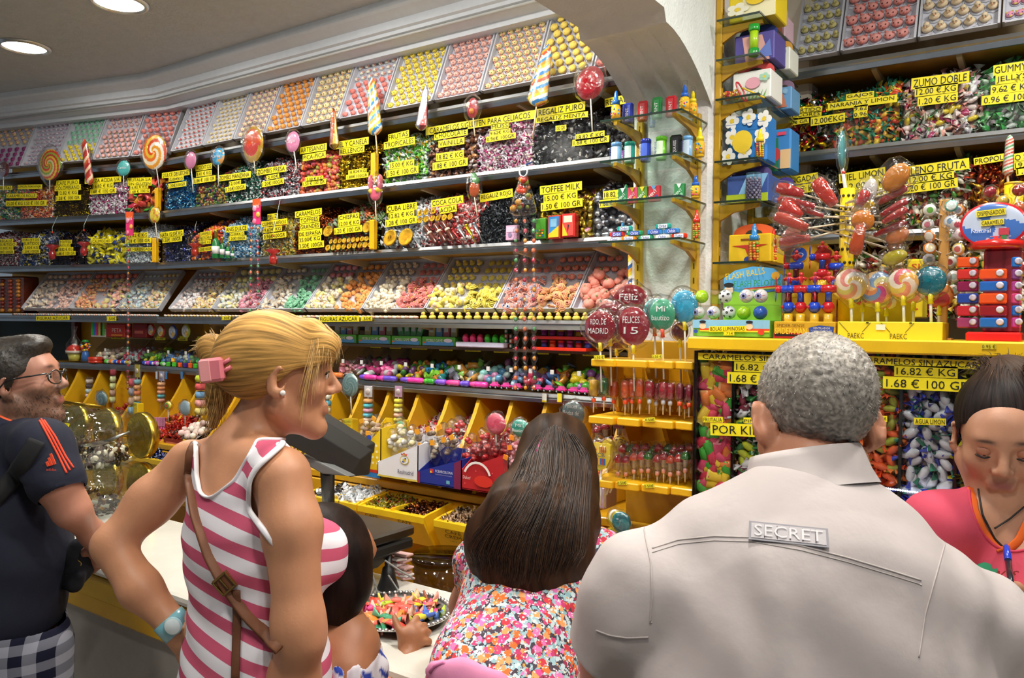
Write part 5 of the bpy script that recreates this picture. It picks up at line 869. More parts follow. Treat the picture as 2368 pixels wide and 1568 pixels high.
p=shelf_z(155,1.45,'L');p=p-LN*.05;k=px(p);t=thing('cupcake_toy','wrapped toy cupcake with red icing at the far-left shelf end','toy',p);MB().lathe([(11*k,-4*k),(15*k,14*k)],p,'d8d060','gloss',14).obj('cup',t);MB().lathe([(18*k,14*k),(19*k,20*k),(14*k,28*k),(6*k,34*k),(0,36*k)],p,['e8e0d0','d03a2a','c8302a','e0d0c0'],'gloss',14).obj('icing',t);MB().lathe([(18*k,12*k),(18*k,34*k),(6*k,52*k),(3*k,60*k),(7*k,76*k)],p,'ffffff','cello',12,sm=True).obj('wrapper',t)
p=shelf_z(181,1.45,'L')-LN*.05;t=thing('gumball_toy','small green-capped gumball globe beside the toy cupcake','toy',p);mb=MB();rr=random.Random(4)
for i in range(40):d=np.array([rr.gauss(0,1),rr.gauss(0,1),rr.gauss(0,1)]);d/=np.linalg.norm(d);mb.ball(p+d*9*k+UPV*30*k,3*k,rr.choice(['e8602a','2a5ab0','f0c02a','d03a2a','3a9a3a']),'gloss',6,4)
mb.obj('gumballs',t);MB().lathe([(10*k,-4*k),(8*k,12*k),(6*k,19*k)],p,'3a6ab0','gloss',12).obj('base',t);MB().lathe([(9*k,40*k),(6*k,45*k),(0,46*k)],p,'2a8a3a','gloss',12).obj('cap',t)
p=shelf_z(214,1.445,'L')-LN*.02;t=thing('ribbon_reel','red round tin on the far-left toy shelf edge','tin',p);MB().lathe([(15*k,-4*k),(15*k,0),(14*k,1*k),(15*k,2*k),(15*k,9*k),(13*k,10*k),(0,10*k)],p,'c83018','gloss',18).obj('tin',t)
card('sweet_bag_stack','pile of dark red and amber sweet bags at the far left, eye-level row','sweet bags',-40,52,724,640,'L',-.05,.12,'5a2414',lambda mb,at,ax,w,h:[mb.ball(at(.1+.2*(i%5),.08+.1*(i//5)),(.022,.014,.013),R.choice(['8a2a14','b0501c','6a2014','c07a20']),'wrap',7,5)for i in range(45)],'wrap')
for i,u in enumerate((384,406,442)):p=P(u-22,868,'M',.014);k=px(p);t=MB().box(p,(7*k,.002,17*k),'3a8ad0' if i else 'c8d8e8','paper').obj('shelf_tag',None,label='%s price tag hanging under the toy shelf left of the hair clip'%('white','small blue','larger blue')[i],cat='tag')
for i,u in enumerate((1259,1294)):p=P(u,920,'M',.014);k=px(p);mb=MB();mb.box(p,(12*k,.002,20*k),'e8e8e0' if i==0 else 'f0e03a','paper');mb.box(p-UPV*8*k+NY*.001,(12*k,.002,4*k),'f0d81c','paper');mb.obj('shelf_tag',None,label='%s barcode tag hanging under the toy cars'%('left white','right yellow')[i],cat='tag')
# ================================================================ scoop bins below
t=thing('scoop_console','long yellow console of curved open scoop bins below the toy shelf','console',(-2.8,2.5,1.03))
mb=MB();mb.box((-2.72,2.66,1.045),(3.0,.62,.03),'e0a818','yellow_paint',b=.004);mb.obj('ledge',t)
mb=MB();mb.box((-2.72,2.362,.6),(3.0,.03,.85),'d8a018','yellow_paint',b=.004);mb.obj('front_panel',t)
lc=np.array([BX,BY,0])+LD*.52
mb=MB();q=lc-LN*.06;mb.box((q[0],q[1],1.045),(1.14,.62,.03),'e0a818','yellow_paint',b=.004,M=M3);mb.obj('ledge_extension',t)
mb=MB();q=lc+LN*.24;mb.box((q[0],q[1],.6),(1.1,.03,.85),'d8a018','yellow_paint',b=.004,M=M3);mb.obj('front_panel_extension',t)
FX=[-1.32,-1.485,-1.65,-1.81,-1.975,-2.135,-2.304]+[-2.304-.172*k for k in range(1,11)]
fin=[(2.62,1.398),(2.59,1.335),(2.555,1.279),(2.52,1.23),(2.47,1.17),(2.41,1.115),(2.37,1.062),(2.95,1.062),(2.95,1.398)]
for x in FX:MB().prism([(y,z)for y,z in fin],(x-.009,0,0),(0,1,0),UPV,(1,0,0),.018,'e8b01c','yellow_paint').obj('divider',t)
SCP=[['e8502a','f09a2a','3a9a4a','d83a5a'],['3a2a1c','e0c02a','c83a2a','2a6a3a'],['a82a3a','c84a5a','6a2a3a','e0b8b8'],['e8681c','f0941c','6a2a5a','d8421c'],[('d84a52','f0dcd8'),('f0e4e0','d84a52'),('4a8ac8','f0e4e0'),('e8a0a0','f0e8e4'),('5aa84a','f0e4e0')],[('c8343c','f0d8d8'),('f0e0e0','c8343c'),('e0848a','f0e4e4')],['2a3a5a','4a5a8a','6a2a3a'],['8a6a2a','4a3a20','3a8a4a','c8a83a','6a2a1c'],['b0982a','4a6a3a','6a4a20'],['c8a82a','8a2a20','e0d0a0'],['d8b82a','e8d88a','b03a2a','3a7ab0'],['e0c03a','f0e08a','d88a2a'],['a83018','c84a20','7a2010'],['3a1c10','5a2c18','2a1410'],['4a2414','7a2818','301810'],['b03a24','c8582a','7a2a1c']]
for i in range(16):
 x0,x1=FX[i+1]+.01,FX[i]-.01;f=SCP[i]
 slope_heap('candy_heap','loose sweets in the yellow scoop bin %s'%('behind the lollipop rack','behind the long dark hair, at right','with red sweets behind the grey wedding lolly','of orange cubes behind the pink lolly','of multicoloured wrapped sweets','of red and white wrapped sweets','in dark blue wrap, nearly empty','of brown and green sweets beside the blonde woman','behind her face','behind her hair','of yellow sweets left of her hair','of lemon sweets under the skewers','of shiny red sweets','of dark chocolate sweets','of dark toffees','of red sweets at the far left')[i],(x0,2.4,1.09),(1,0,0),(0,.36,.2 if i in(4,5)else.15),x1-x0,f,TW if i in(4,5,2,9)else BE,.03,'wrap')
for k in range(6):
 o=np.array([BX,BY,0])+LD*(.1+.175*k);MB().prism([(y-2.6,z)for y,z in fin[:7]]+[(.3,1.062),(.3,1.398)],o,-LN,UPV,LD,.018,'e8b01c','yellow_paint').obj('divider',t)
 if k<5:slope_heap('candy_heap','loose sweets in the scoop bins of the angled far-left wall, %s from the bend'%('first','second','third','fourth','fifth')[k],o+LN*.18+LD*.165+UPV*1.09,-LD,-LN*.36+UPV*.15,.15,[['a8281c','c8502a'],['3a2014','6a3a20','8a2a1c'],['4a2414','b0421c'],['3a1c10','5a2c18','2a1410'],['b03a24','c8582a','7a2a1c']][k],BE,.03)
def drawer(label,u0,u1,pals,T,size,txts,Yf=2.18,zt=.995,dz=.12,mts=('wrap','wrap'),knob=None):
 a,b=onf(u0,zt,Yf),onf(u1,zt,Yf);w=b[0]-a[0];t=thing('pull_out_bin',label,'candy bin',((a[0]+b[0])/2,Yf,zt-dz));e=.012;D=.2
 mb=MB();mb.prism([(0,0),(0,-.022),(.06,-dz),(.09,-dz),(.03,0)],a,(0,1,0),UPV,(1,0,0),w-.002,'f0c41c','yellow_paint');mb.v[-1][:,0]+=.001;mb.obj('front_panel',t)
 for x in(a[0],b[0]-e):MB().prism([(0,0),(.06,-dz),(D,-dz),(D,.03),(.02,.006)],(x,Yf,zt),(0,1,0),UPV,(1,0,0),e,'ecbc1a','yellow_paint').obj('side_panel',t)
 if len(pals)>1:MB().box((a[0]+w/2,Yf+D/2+.01,zt-.004),(.006,D,.03),'f0c41c','yellow_paint').obj('divider',t)
 for i,p in enumerate(pals):
  ww=w/len(pals);slope_heap('candy_heap','loose sweets in the %s, %s half'%(label,('left','right')[i])if len(pals)>1 else 'loose sweets in the '+label,(a[0]+e+ww*i,Yf+.02,zt-.024),(1,0,0),(0,.19,.03),ww-e*1.5,p,T[i%len(T)],size,mts[i%2],dens=1.2)
 mb=MB();sl=np.array([0,-.06,dz-.022]);sl/=np.linalg.norm(sl)
 for s,x0,x1,y,h in txts:p=a+np.array([w*x0,0,-.022])-sl*y;text(mb,s,p+np.array([0,-.0015,0]),(1,0,0),sl,w*(x1-x0),h,'3a3410')
 if mb.n:mb.obj('lettering',t)
 if knob:mb=MB();q=a+np.array([w*knob,.02,-.08]);mb.tube([q,q+np.array([0,-.025,0]),q+np.array([0,-.03,-.015])],.005,'d8a818','yellow_paint',8);mb.obj('hook',t)
drawer('yellow drawer of black and white milk sweets',700,823,[[('1c1c1e','e8e8ea'),('e8e8ea','1c1c1e'),('2a2a2c','2a2a2c')],[('e8eaec','d8dce0'),('f0f0f2','e0e4e8')]],[CU,TW],.03,[('S-',.42,.48,.02,.014),('LECHE',.6,.78,.02,.018),('MERENGADA',.52,.92,.05,.018)])
drawer('yellow drawer of gold and copper coffee sweets',826,980,[['a89a20','8a7a18','b03a24','5a5a18'],['6a3418','a8642a','3a1c10','8a4a20']],[TW,BE],.021,[('CAFE',.12,.32,.018,.016),('COLOMBIANO',.06,.5,.04,.016),('CAFE',.62,.82,.016,.016),('DRY',.68,.84,.038,.016),('12.82 € KG',.36,.74,.062,.016)],mts=('wrap','foil'))
drawer('yellow drawer of cream coffee sweets',1002,1175,[[('8a6a4a','c8a888'),('5a4030','b89878'),('a8886a','4a3424')]],[TW],.024,[('CAFE',.16,.38,.02,.016),('CREMA',.13,.43,.042,.016),('1.20 € 100 GR',.18,.42,.058,.006),('12.82',.36,.56,.1,.016)],dz=.13,knob=.42)
drawer('yellow drawer of dark blue foil sweets behind the jars',298,420,[['2a3a7a','b8c0d8','4a4a8a','181c3a']],[TW],.03,[],zt=1.0,Yf=2.25,mts=('foil',))
drawer('yellow drawer of green foil sweets lower behind the jars',330,470,[['6a7a2a','8a8a3a','3a4a1c']],[TW],.03,[],zt=.94,Yf=2.15,mts=('foil',))
for u,v0,v1,l in((811,1010,968,'right of the dark screen'),(318,960,932,'behind the brass rack')):a=P(u,v0,2.45);k=px(a);t=thing('yellow_stand','short yellow stand with a pencilled label %s'%l,'stand',a);mb=MB();h=(v0-v1)*k;mb.box(a+UPV*h/2,(28*k,.04,h),'f0c81c','yellow_paint');mb.obj('block',t);mb=MB();mb.box(a+UPV*h*.85+np.array([0,-.0205,0]),(26*k,.001,12*k),'e8d83a','paper');text(mb,'HELLO KITTY',a+UPV*h*.8+np.array([-11*k,-.0215,0]),(1,0,0),UPV,22*k,5*k,'3a3a20');mb.obj('label_sticker',t)
def skewer(label,u,vt,vb,wp,cols,Y,card_c=None,seed=0):
 a,b=P(u,vt,Y),P(u-2,vb,Y);k=px(a);L=a-b;t=thing('marshmallow_skewer',label,'marshmallow skewer',b);n=len(cols);f0=.35 if card_c else.06
 mb=MB()
 for i,c in enumerate(cols):s=1-f0-(1-f0)*(i+.5)/n;q=b+L*s;r=wp*.36*k;mb.lathe([(r*.8,-.4*(1-f0)*np.linalg.norm(L)/n),(r,0),(r*.8,.4*(1-f0)*np.linalg.norm(L)/n)],q,c,'sugar',12)
 mb.obj('marshmallows',t)
 if card_c:mb=MB();c=b+L*.84;mb.box(c,(wp*.72*k,.004,.3*np.linalg.norm(L)),card_c,'paper');mb.ball(c+NY*.003,(wp*.22*k,.004,wp*.22*k),'f0e0d8','paper',12,6);mb.obj('header_card',t)
 MB().tube([b-L*.25,a-L*.1],.002,'e0d4b8','satin',6).obj('stick',t)
 mb=MB();mb.lathe([(wp*.42*k,0),(wp*.5*k,.04*np.linalg.norm(L)),(wp*.48*k,.5*np.linalg.norm(L)),(wp*.5*k,.98*np.linalg.norm(L)),(wp*.52*k,np.linalg.norm(L))],b,'ffffff','cello',12,ax=L,sy=.5);mb.obj('wrapper',t)
skewer('white and pink marshmallow skewer, leftmost before the scoop bins',207,872,942,24,['d8c8b8','5a4a44','c8dce0','e0c8d0','e8e8ec','8ab0d0'],2.45)
skewer('pale green marshmallow skewer in a tall wrapper',262,848,932,20,['a83a4a','e0e8a8','dce4a0','c8a088','e0e8a8'],2.45)
skewer('orange marshmallow skewer with a yellow card, behind the brass post',318,842,940,26,['8ac0c8','f0b070','e88a5a','f0c8a0','6ab0c0'],2.45,'c8b83a');skewer('marshmallow skewer with mixed pieces left of the yellow-carded one',306,868,960,22,['c85a6a','9a9aa8','c8a890','8ab0c8'],2.43)
skewer('orange and teal marshmallow skewer with a pale card left of the hair clip',374,858,930,26,['e8b080','e89a60','f0a880','5ab0b8','e8a890'],2.45,'b8b8d8');skewer('pink marshmallow skewer beside the blonde hair',466,860,960,40,['c8d83a','e05a5a','7aa8d0','f0a8a0','e8d880'],2.43)
skewer('white-carded marshmallow skewer standing right of the blonde woman',852,892,976,34,['f0b070','5ac0c8','e8a8b8','6ac0d0','e8c0a0'],2.42,'eceaea');skewer('pink-carded marshmallow skewer, yellow pieces',922,892,976,30,['f0e04a','e8d83a','f0e8a0','f0b8a0','e8d83a'],2.42,'d8a8c8');skewer('marshmallow skewer just right of her lips',759,905,972,22,['f0ecd8','5ab8d0','f0e0a8','e8a8a0'],2.38)
lolly('grey-green swirled lolly right of the blonde woman',810,890,21,27,2.42,swirl(['6a8a8a','7a9896','5f807f','8aa4a0'],3,1.6),960,813);lolly('small grey-green swirl lolly before the far-left scoop bins',235,922,16,18,2.45,swirl(['6a8e92','84a4a6','5f8488'],2,1.5),958)
lolly('pale translucent lolly above the red rope sweets',428,944,14,18,2.42,plain('a8c0c8'),985);lolly('dark grey slate lolly reading a golden wedding wish',1325,957,28,29,2.25,plain('5a6a68'),1010,msg='Felices|Bodas de|oro',msgcol='c8c0b8');lolly('pink round lolly above the red bags',1147,980,24,25,2.32,swirl(['e0566e','d84a64','e8667c'],2,.6),1030);lolly('green lolly with white icing beside the pink one',1203,990,22,21,2.3,plain('3f9a84'),1030,msg='Mi|Bautizo')
lolly('yellow and green fruit lolly at the left of the scoop row',389,938,9,10,2.43,ringed(['d84a2a','6ab04a','f0d02a']),975)
def carton(label,u0,u1,vb,vl,vr,Y,col,deco,dep=.16):
 a=P(u0,vb,Y);b=onf(u1,a[2],Y);k=px(a);w=b[0]-a[0];h0,h1=(vb-vl)*k,(vb-vr)*k;t=thing('sweet_carton',label,'carton',(a+b)/2);e=.003
 mb=MB();mb.prism([(0,0),(w,0),(w,h1),(0,h0)],a,(1,0,0),UPV,(0,1,0),e,col,'paper');mb.obj('front_panel',t)
 for x,h,hb in((0,h0,h1*1.1),(w-e,h1,h1*1.1)):MB().prism([(0,0),(dep,0),(dep,hb),(0,h)],a+np.array([x,0,0]),(0,1,0),UPV,(1,0,0),e,col,'paper').obj('side_panel',t)
 mb=MB();mb.box(a+np.array([w/2,dep/2,e]),(w,dep,e),col,'paper');mb.box(a+np.array([w/2,dep,h1*.55]),(w,e,h1*1.1),col,'paper');mb.obj('back_and_base',t)
 mb=MB();deco(mb,lambda x,y:a+np.array([w*x,-.001,max(h0,h1)*y]),w,max(h0,h1))
 if mb.n:mb.obj('printed_pattern',t)
 return a,w
def shield(mb,at,x,y,r,asp):
 circ(mb,at,x,y,r,'d8b83a',asp,20);circ(mb,at,x,y,r*.84,'f0f0f0',asp,20);poly(mb,at,[(x-r*.5,y-r*asp*.4),(x-r*.2,y-r*asp*.6),(x+r*.5,y+r*asp*.4),(x+r*.2,y+r*asp*.6)],'2a4ab0');circ(mb,at,x,y,r*.34,'d8b83a',asp,12)
 poly(mb,at,[(x-r*.6,y+r*asp*1.05),(x+r*.6,y+r*asp*1.05),(x+r*.75,y+r*asp*1.5),(x+r*.35,y+r*asp*1.3),(x,y+r*asp*1.65),(x-r*.35,y+r*asp*1.3),(x-r*.75,y+r*asp*1.5)],'c83a3a');circ(mb,at,x,y+r*asp*1.2,r*.3,'d8b83a',asp*.5,10)
YC=2.27
carton('yellow carton with white dots and blue base at the left of the carton row',826,880,1098,1050,985,YC,'f0c81c',lambda mb,at,w,h:(rect(mb,at,0,0,1,.1,'2a7ac0'),rect(mb,at,0,.1,1,.16,'c8301c'),[circ(mb,at,.1+.2*(i%5),.3+.12*(i//5),.05,'f4e8b0',.5)for i in range(20)],circ(mb,at,.45,.4,.2,'2a4a90',.7),circ(mb,at,.6,.8,.1,'2a4ab0',.6),text(mb,'Disney',at(.53,.78)+np.array([0,-.008,0]),(1,0,0),UPV,w*.14,h*.04,'f4f4f4')))
carton('white football club carton with a crowned round crest',873,966,1100,1068,1018,YC-.01,'eae8ee',lambda mb,at,w,h:(rect(mb,at,0,0,1,.05,'d8c04a'),shield(mb,at,.68,.55,.11,1.13),text(mb,'Realmadrid',at(.52,.16),(1,0,0),UPV,w*.38,h*.12,'3a3a60')))
carton('blue football club carton with a dark red edge',966,1066,1116,1090,1050,YC-.015,'1f2f90',lambda mb,at,w,h:(rect(mb,at,0,0,.06,.4,'8a1c40'),poly(mb,at,[(.85,0),(1,0),(1,1),(.85,.86)],'7a1c48'),rect(mb,at,.3,.42,.38,.56,'c83040'),rect(mb,at,.3,.42,.34,.49,'f0c02a'),text(mb,'FCBARCELONA',at(.42,.46),(1,0,0),UPV,w*.4,h*.09,'e8e8f0'),text(mb,'www.fcbarcelona.com',at(.42,.38),(1,0,0),UPV,w*.38,h*.04,'a8a8c8'),rect(mb,at,.68,.12,.76,.24,'6ab0c0')))
carton('red carton with a plain white arc and red oval motif',1067,1175,1130,1085,1035,YC-.02,'b81c24',lambda mb,at,w,h:([circ(mb,at,.08+.12*i,.15+.5*(i%3)/3,.015,'e06a6a')for i in range(8)],poly(mb,at,[(.36+.28*math.cos(q)*1.1,.3+.42*math.sin(q))for q in np.linspace(.3,2.8,10)]+[(.36+.24*math.cos(q)*1.1,.3+.36*math.sin(q))for q in np.linspace(2.8,.3,10)],'f0e8e4'),circ(mb,at,.5,.26,.2,'d83020',.7),text(mb,'Dulces',at(.04,.26),(1,0,0),UPV,w*.16,h*.08,'f0d8d8')))
def bag(label,u,v,ru,rv,Y,cols,tag,grp,mt='sugar'):
 c=P(u,v,Y);k=px(c);t=thing('sweet_bag',label,'sweet bag',c-UPV*rv*k,grp);rr=random.Random(int(u*7+v));mb=MB()
 for i in range(7):mb.ball(c+np.array([rr.uniform(-.5,.5)*ru*k,rr.uniform(-.01,.01),rr.uniform(-.6,.5)*rv*k]),np.array([.42,.5,.36])*ru*k,rr.choice(cols),mt,9,6)
 mb.obj('sweets',t);mb=MB();cello(mb,c,NY+np.array([rr.uniform(-.3,.3),0,0]),ru*k,rv*k,.04,seed=int(u));mb.obj('bag',t)
 if tag:mb=MB();mb.box(c+np.array([rr.uniform(-.3,.3)*ru*k,-.026,rv*k*.75]),(ru*.85*k,.003,rv*.42*k),tag,'paper',M=ry(rr.uniform(-.5,.5)));mb.obj('tag',t)
for i,(u,v)in enumerate(((885,1035),(908,1022),(932,1020),(952,1012),(897,1006),(928,1000))):bag('clear bag of white marshmallows in the white football carton',u,v,17,27,YC+.05+.02*(i>3),['f0ece4','e8e4dc','e8dca8'],None,'bags in the white football carton')
for i,(u,v)in enumerate(((985,1050),(1008,1043),(1032,1036),(1052,1030),(975,1018),(1000,1012),(1025,1008))):bag('clear bag of brown sweets with an orange tag in the blue football carton',u,v,16,28,YC+.05+.02*(i>3),['a8927a','8a745e','c8b8a0'],'f0a01c','bags in the blue football carton')
for i,(u,v)in enumerate(((1082,1060),(1102,1052),(1125,1045),(1148,1038),(1170,1034),(1090,1030),(1118,1020),(1150,1010),(1178,1008),(1045,1000),(1062,990))):bag('shiny red bag in the red carton or piled behind it',u,v,17,27,YC+.05+.02*(i>4),['c8242a','d83430','a81c20'],None,'red bags at the red carton','wrap')
for i,(u,v)in enumerate(((838,1030),(858,1018),(845,990),(872,985))):bag('bag of pale brown sweets with an orange tag in the dotted yellow carton',u,v,16,24,YC+.05,['c8a88a','b8947a','e0c8a8'],'f0a82a','bags in the dotted yellow carton')
for i,(u,v,c)in enumerate(((675+520,1030,'e07a8a'),(1186,1052,'e890a0'),(1180,1075,'d88090'))):bag('pink bag with an orange tag right of the red carton',u,v,15,26,YC,[c,'f0b0b8'],'f08a1c','pink bags by the red carton')
bag('wrapped orange and green marshmallow behind the white carton',925,990,19,24,YC+.12,['e8804a','4ab06a','f0a070'],None,None);bag('wrapped rabbit-shaped pink marshmallow left of the yellow stand',788,992,11,20,2.4,['e8a8a0','f0c02a','f0d8c8'],'f0a82a',None)
carton('pink tray of candy tubes behind the jars',336,382,1035,1010,1010,2.4,'e03a7a',lambda mb,at,w,h:[circ(mb,at,.5+.05*math.cos(q),.45+.1*math.sin(q),.05,'f4d0e0',1.4,8)for q in(0,2.1,4.2)],.1)
for i in range(7):a=P(343+i*6,1012,2.42);k=px(a);t=thing('candy_tube','pink candy tube with a patterned top in the pink tray','candy tube',a,'pink candy tubes');MB().lathe([(.0075,0),(.008,22*k),(.006,24*k)],a,'d0388a','gloss',8).obj('tube',t);MB().box(a+UPV*36*k,(8*k,.006,22*k),'e090b8','paper',b=.002).obj('topper',t)
carton('red-brown tray of red rope sweets behind the jars',378,446,1030,1012,1012,2.38,'8a2418',lambda mb,at,w,h:rect(mb,at,.1,.2,.9,.6,'c8705a'),.1)
slope_heap('candy_heap','tangle of red rope sweets in the tray behind the jars',P(378,1012,2.4),(1,0,0),(0,.1,.09),.16,['d8301c','e04028','b82014'],TW,.026,'gloss',dens=1.6)
slope_heap('candy_heap','pale marshmallows in a low tray left of the blonde woman',P(415,1012,2.3),(1,0,0),(0,.1,.05),.12,['f0dcd0','e8c8c0','f0e8d8'],BA,.03,'sugar')
# ================================================================ counter
CZ,CF,CB,CL,CR=.95,1.262,1.728,-3.75,1.0
t=thing('shop_counter','yellow panelled counter with a white marble top','counter',(-1.4,1.5,0))
mb=MB();pf=[(CB,CZ-.03),(CB,CZ-.004),(CB-.004,CZ),(CF+.012,CZ),(CF+.003,CZ-.005),(CF,CZ-.015),(CF+.003,CZ-.025),(CF+.012,CZ-.03)]
mb.prism(pf,(CL,0,0),(0,1,0),UPV,(1,0,0),CR-CL,'e2dfd4','marble');mb.obj('marble_top',t)
mb=MB();mb.box(((CL+CR)/2,(CF+.04+CB-.02)/2,.46),(CR-CL-.06,CB-CF-.06,.92),'d8a41c','yellow_paint',b=.004);mb.obj('body',t)
mb=MB();mb.box(((CL+CR)/2,CF+.03,CZ-.075),(CR-CL-.05,.03,.07),'e8b81c','yellow_paint',b=.004);mb.obj('top_rail',t)
for i in range(5):
 x0=CL+.08+i*.93;x1=x0+.86;mb=MB()
 for c,s in(((x0,.43),(.06,.8)),((x1,.43),(.06,.8)),(((x0+x1)/2,.82),(.86,.06)),(((x0+x1)/2,.06),(.86,.08))):mb.box((c[0],CF+.03,c[1]),(s[0],.03,s[1]),'e4b01a','yellow_paint',b=.008)
 mb.obj('panel_frame',t);MB().box(((x0+x1)/2,CF+.042,.43),(.78,.012,.72),'a8a49c','matte',b=.004).obj('inset_panel',t)
t=thing('brass_rack','brass rod rack on the counter holding tilted glass jars','rack',(-3.1,1.5,CZ));RX0,RX1,RF,RB=-3.62,-2.905,1.38,1.62
mb=MB()
for x in(RX0,RX1):
 for y in(RF,RB)[:1 if x==RX1 else 2]:mb=MB();mb.tube([(x,y,CZ),(x,y,1.375)],.0085,'b08a30','brass',10);mb.lathe([(.013,0),(.013,.02),(.006,.026),(.011,.036),(.008,.046),(0,.05)],(x,y,1.37),'c09a3a','brass',12);mb.obj('post',t)
mb=MB()
for z in(.97,1.15,1.36):
 for y in(RF,RB):mb.tube([(RX0,y,z),(RX1-(.12 if y==RB else 0),y,z)],.007,'b08a30','brass',10)
 mb.tube([(RX0,RF,z),(RX0,RB,z)],.007,'b08a30','brass',10)
mb.obj('rail',t)
def jar(x,z,lab,cont,lines,n=34):
 y0=1.5;o=(x,y0,z);t=thing('glass_jar',lab,'glass jar',o)
 MB().lathe([(0,0),(.07,.004),(.1,.025),(.113,.07),(.115,.14),(.108,.2),(.092,.235),(.082,.25),(.084,.262),(.082,.275),(.084,.29)],o,'ffffff','jar_glass',26,ax=(0,1,0)).obj('glass',t)
 MB().lathe([(.088,.268),(.092,.272),(.092,.3),(.086,.306),(.0,.308)],o,['d8b84a','d8b84a','c8a83a','6a5420'],'brass',26,ax=(0,1,0)).obj('lid',t)
 mb=MB();rr=random.Random(int(-x*100+z*50))
 for i in range(n*3):
  y=rr.uniform(.03,.21);zz=-.098+.075*rr.random()**1.2;xx=rr.uniform(-1,1)*math.sqrt(max(0,.098**2-zz**2));mb.ball((x+xx,y0+y,z+zz),np.array([1,.62,.6])*rr.uniform(.011,.017),rr.choice(cont),'gloss',8,6,M=rand_rot(1)[0])
 mb.obj('sweets',t)
 if lines:
  mb=MB()
  for i,s in enumerate(lines):
   th=math.radians(218+i*11);an=np.array([math.cos(th)*.3,-.85,-math.sin(th)*.4]);c=np.array([x-.045-.006*i,y0+.006+.003*i,z+.06-.026*i]);nn=np.array([.15,-.95,.28]);nn/=np.linalg.norm(nn);ax=np.array([1,.16,-.06]);ax/=np.linalg.norm(ax);ay=np.cross(nn,ax);ww=(.075,.07,.062,.05,.05)[i%5]
   q=c-nn*-.012;mb.prism([(-ww/2,-.012),(ww/2,-.012),(ww/2,.012),(-ww/2,.012)],q,ax,ay,nn,.001,LY,'paper');text(mb,s,q-ax*ww*.44-ay*.008+nn*.0012,ax,ay,ww*.88,.016,'2a2a18')
  mb.obj('price_label',t)
DK=['2a1812','3a2218','1c100c','e8e0c8','4a2a1c','ece4d0']
jar(-3.03,1.235,'upper glass jar of white and dark chocolate almonds beside the brass post',DK,['ALMENDRA','CHOCOLATE','CARAMELO','18.82€ KG','1.88€100GR'],46)
jar(-3.29,1.235,'upper glass jar left of the almond jar, partly behind the man',['5a3a20','8a5a2a','3a2414'],['CACAHUETE','12.82€ KG'],30)
jar(-3.53,1.235,'upper glass jar furthest left behind the man',['5a3a20','8a5a2a'],None,20)
jar(-3.03,1.035,'lower glass jar under the almond jar',['2a1a14','4a2a1c','1c120e'],['GRAGEA'],26)
jar(-3.29,1.035,'lower glass jar left, behind the man in navy',['3a2418','6a4020'],None,20)
t=thing('metal_scoop','clear scoop lying inside the almond jar','scoop',(-3.03,1.6,1.215));MB().prism([(-.035,0),(.035,0),(.03,.075),(-.03,.075)],(-3.03,1.56,1.215),(1,0,0),(0,1,.12),(0,-.12,1),.004,'c8ccd0','metal').obj('blade',t);MB().tube([(-3.03,1.63,1.226),(-2.99,1.71,1.26)],.006,'b8bcc0','metal',8).obj('handle',t)
def hull(pts,col,mt,name,parent=None):
 bm=bmesh.new();[bm.verts.new(p)for p in pts];bmesh.ops.convex_hull(bm,input=bm.verts);bmesh.ops.dissolve_limit(bm,angle_limit=.02,verts=bm.verts,edges=bm.edges);bmesh.ops.bevel(bm,geom=list(bm.edges),offset=.003,segments=2,affect='EDGES',profile=.6);bm.verts.index_update()
 mb=MB();mb.add([v.co[:]for v in bm.verts],[[v.index for v in f.verts]for f in bm.faces],col,mt);bm.free();return mb.obj(name,parent)
t=thing('register_screen','dark grey cash register screen seen from behind, tilted beside her shoulder','screen',aZ(760,1240,CZ))
D=1.98;F=[aD(*q,D+.0006*(q[0]-750))for q in((676,968),(833,1064),(809,1104),(650,1020))];Bk=[q+np.array([.0,.045,.02])for q in F[:2]]+[q+np.array([0,.07,-.005])for q in F[2:]]
hull(F+Bk,'2b2a27','satin','casing',t)
Tp=[aD(*q,D+.0006*(q[0]-750)+.012)for q in((700,955),(836,1038),(834,1062),(684,970))];hull(Tp+[q+np.array([0,.05,.01])for q in Tp],'33322e','satin','upper_casing',t)
Lw=[aD(*q,D-.01)for q in((700,1050),(806,1102),(745,1096),(716,1080))];hull(Lw+[q+np.array([0,.03,-.002])for q in Lw],'6a6c6a','satin','lower_cover',t)
b0=aZ(762,1238,CZ);q=aD(757,1085,D+.02);mb=MB();mb.tube([(b0[0],b0[1],CZ+.01),(q[0],q[1],q[2])],.018,'222220','satin',12);mb.obj('neck',t);mb=MB();mb.lathe([(.08,0),(.08,.008),(.03,.016),(.02,.03)],(b0[0],b0[1],CZ),'222220','satin',20);mb.obj('foot',t)
sx,sy=-1.66,1.61;t=thing('weighing_scale','weighing scale with a steel plate on a black pole','scale',(sx,sy,CZ))
MB().box((sx,sy,1.102),(.26,.24,.028),'8e8c88','metal',b=.006).obj('plate',t);MB().box((sx,sy,1.066),(.255,.235,.03),'1c1c1c','satin',b=.006).obj('under_tray',t)
MB().prism([(-.1,0),(.1,0),(.04,-.05),(-.04,-.05)],(sx+.02,sy-.06,1.05),(1,0,0),UPV,(0,1,0),.1,'151515','satin').obj('bracket',t)
pb=aZ(886,1366,CZ);MB().lathe([(.03,0),(.031,.004),(.022,.03),(.016,.06),(.01,.065),(.01,.1)],(pb[0],pb[1]+.02,CZ),'161616','satin',18).obj('pole_foot',t);MB().lathe([(.007,.06),(.007,.105)],(pb[0],pb[1]+.02,CZ),'b8b8b8','metal',12).obj('pole',t)
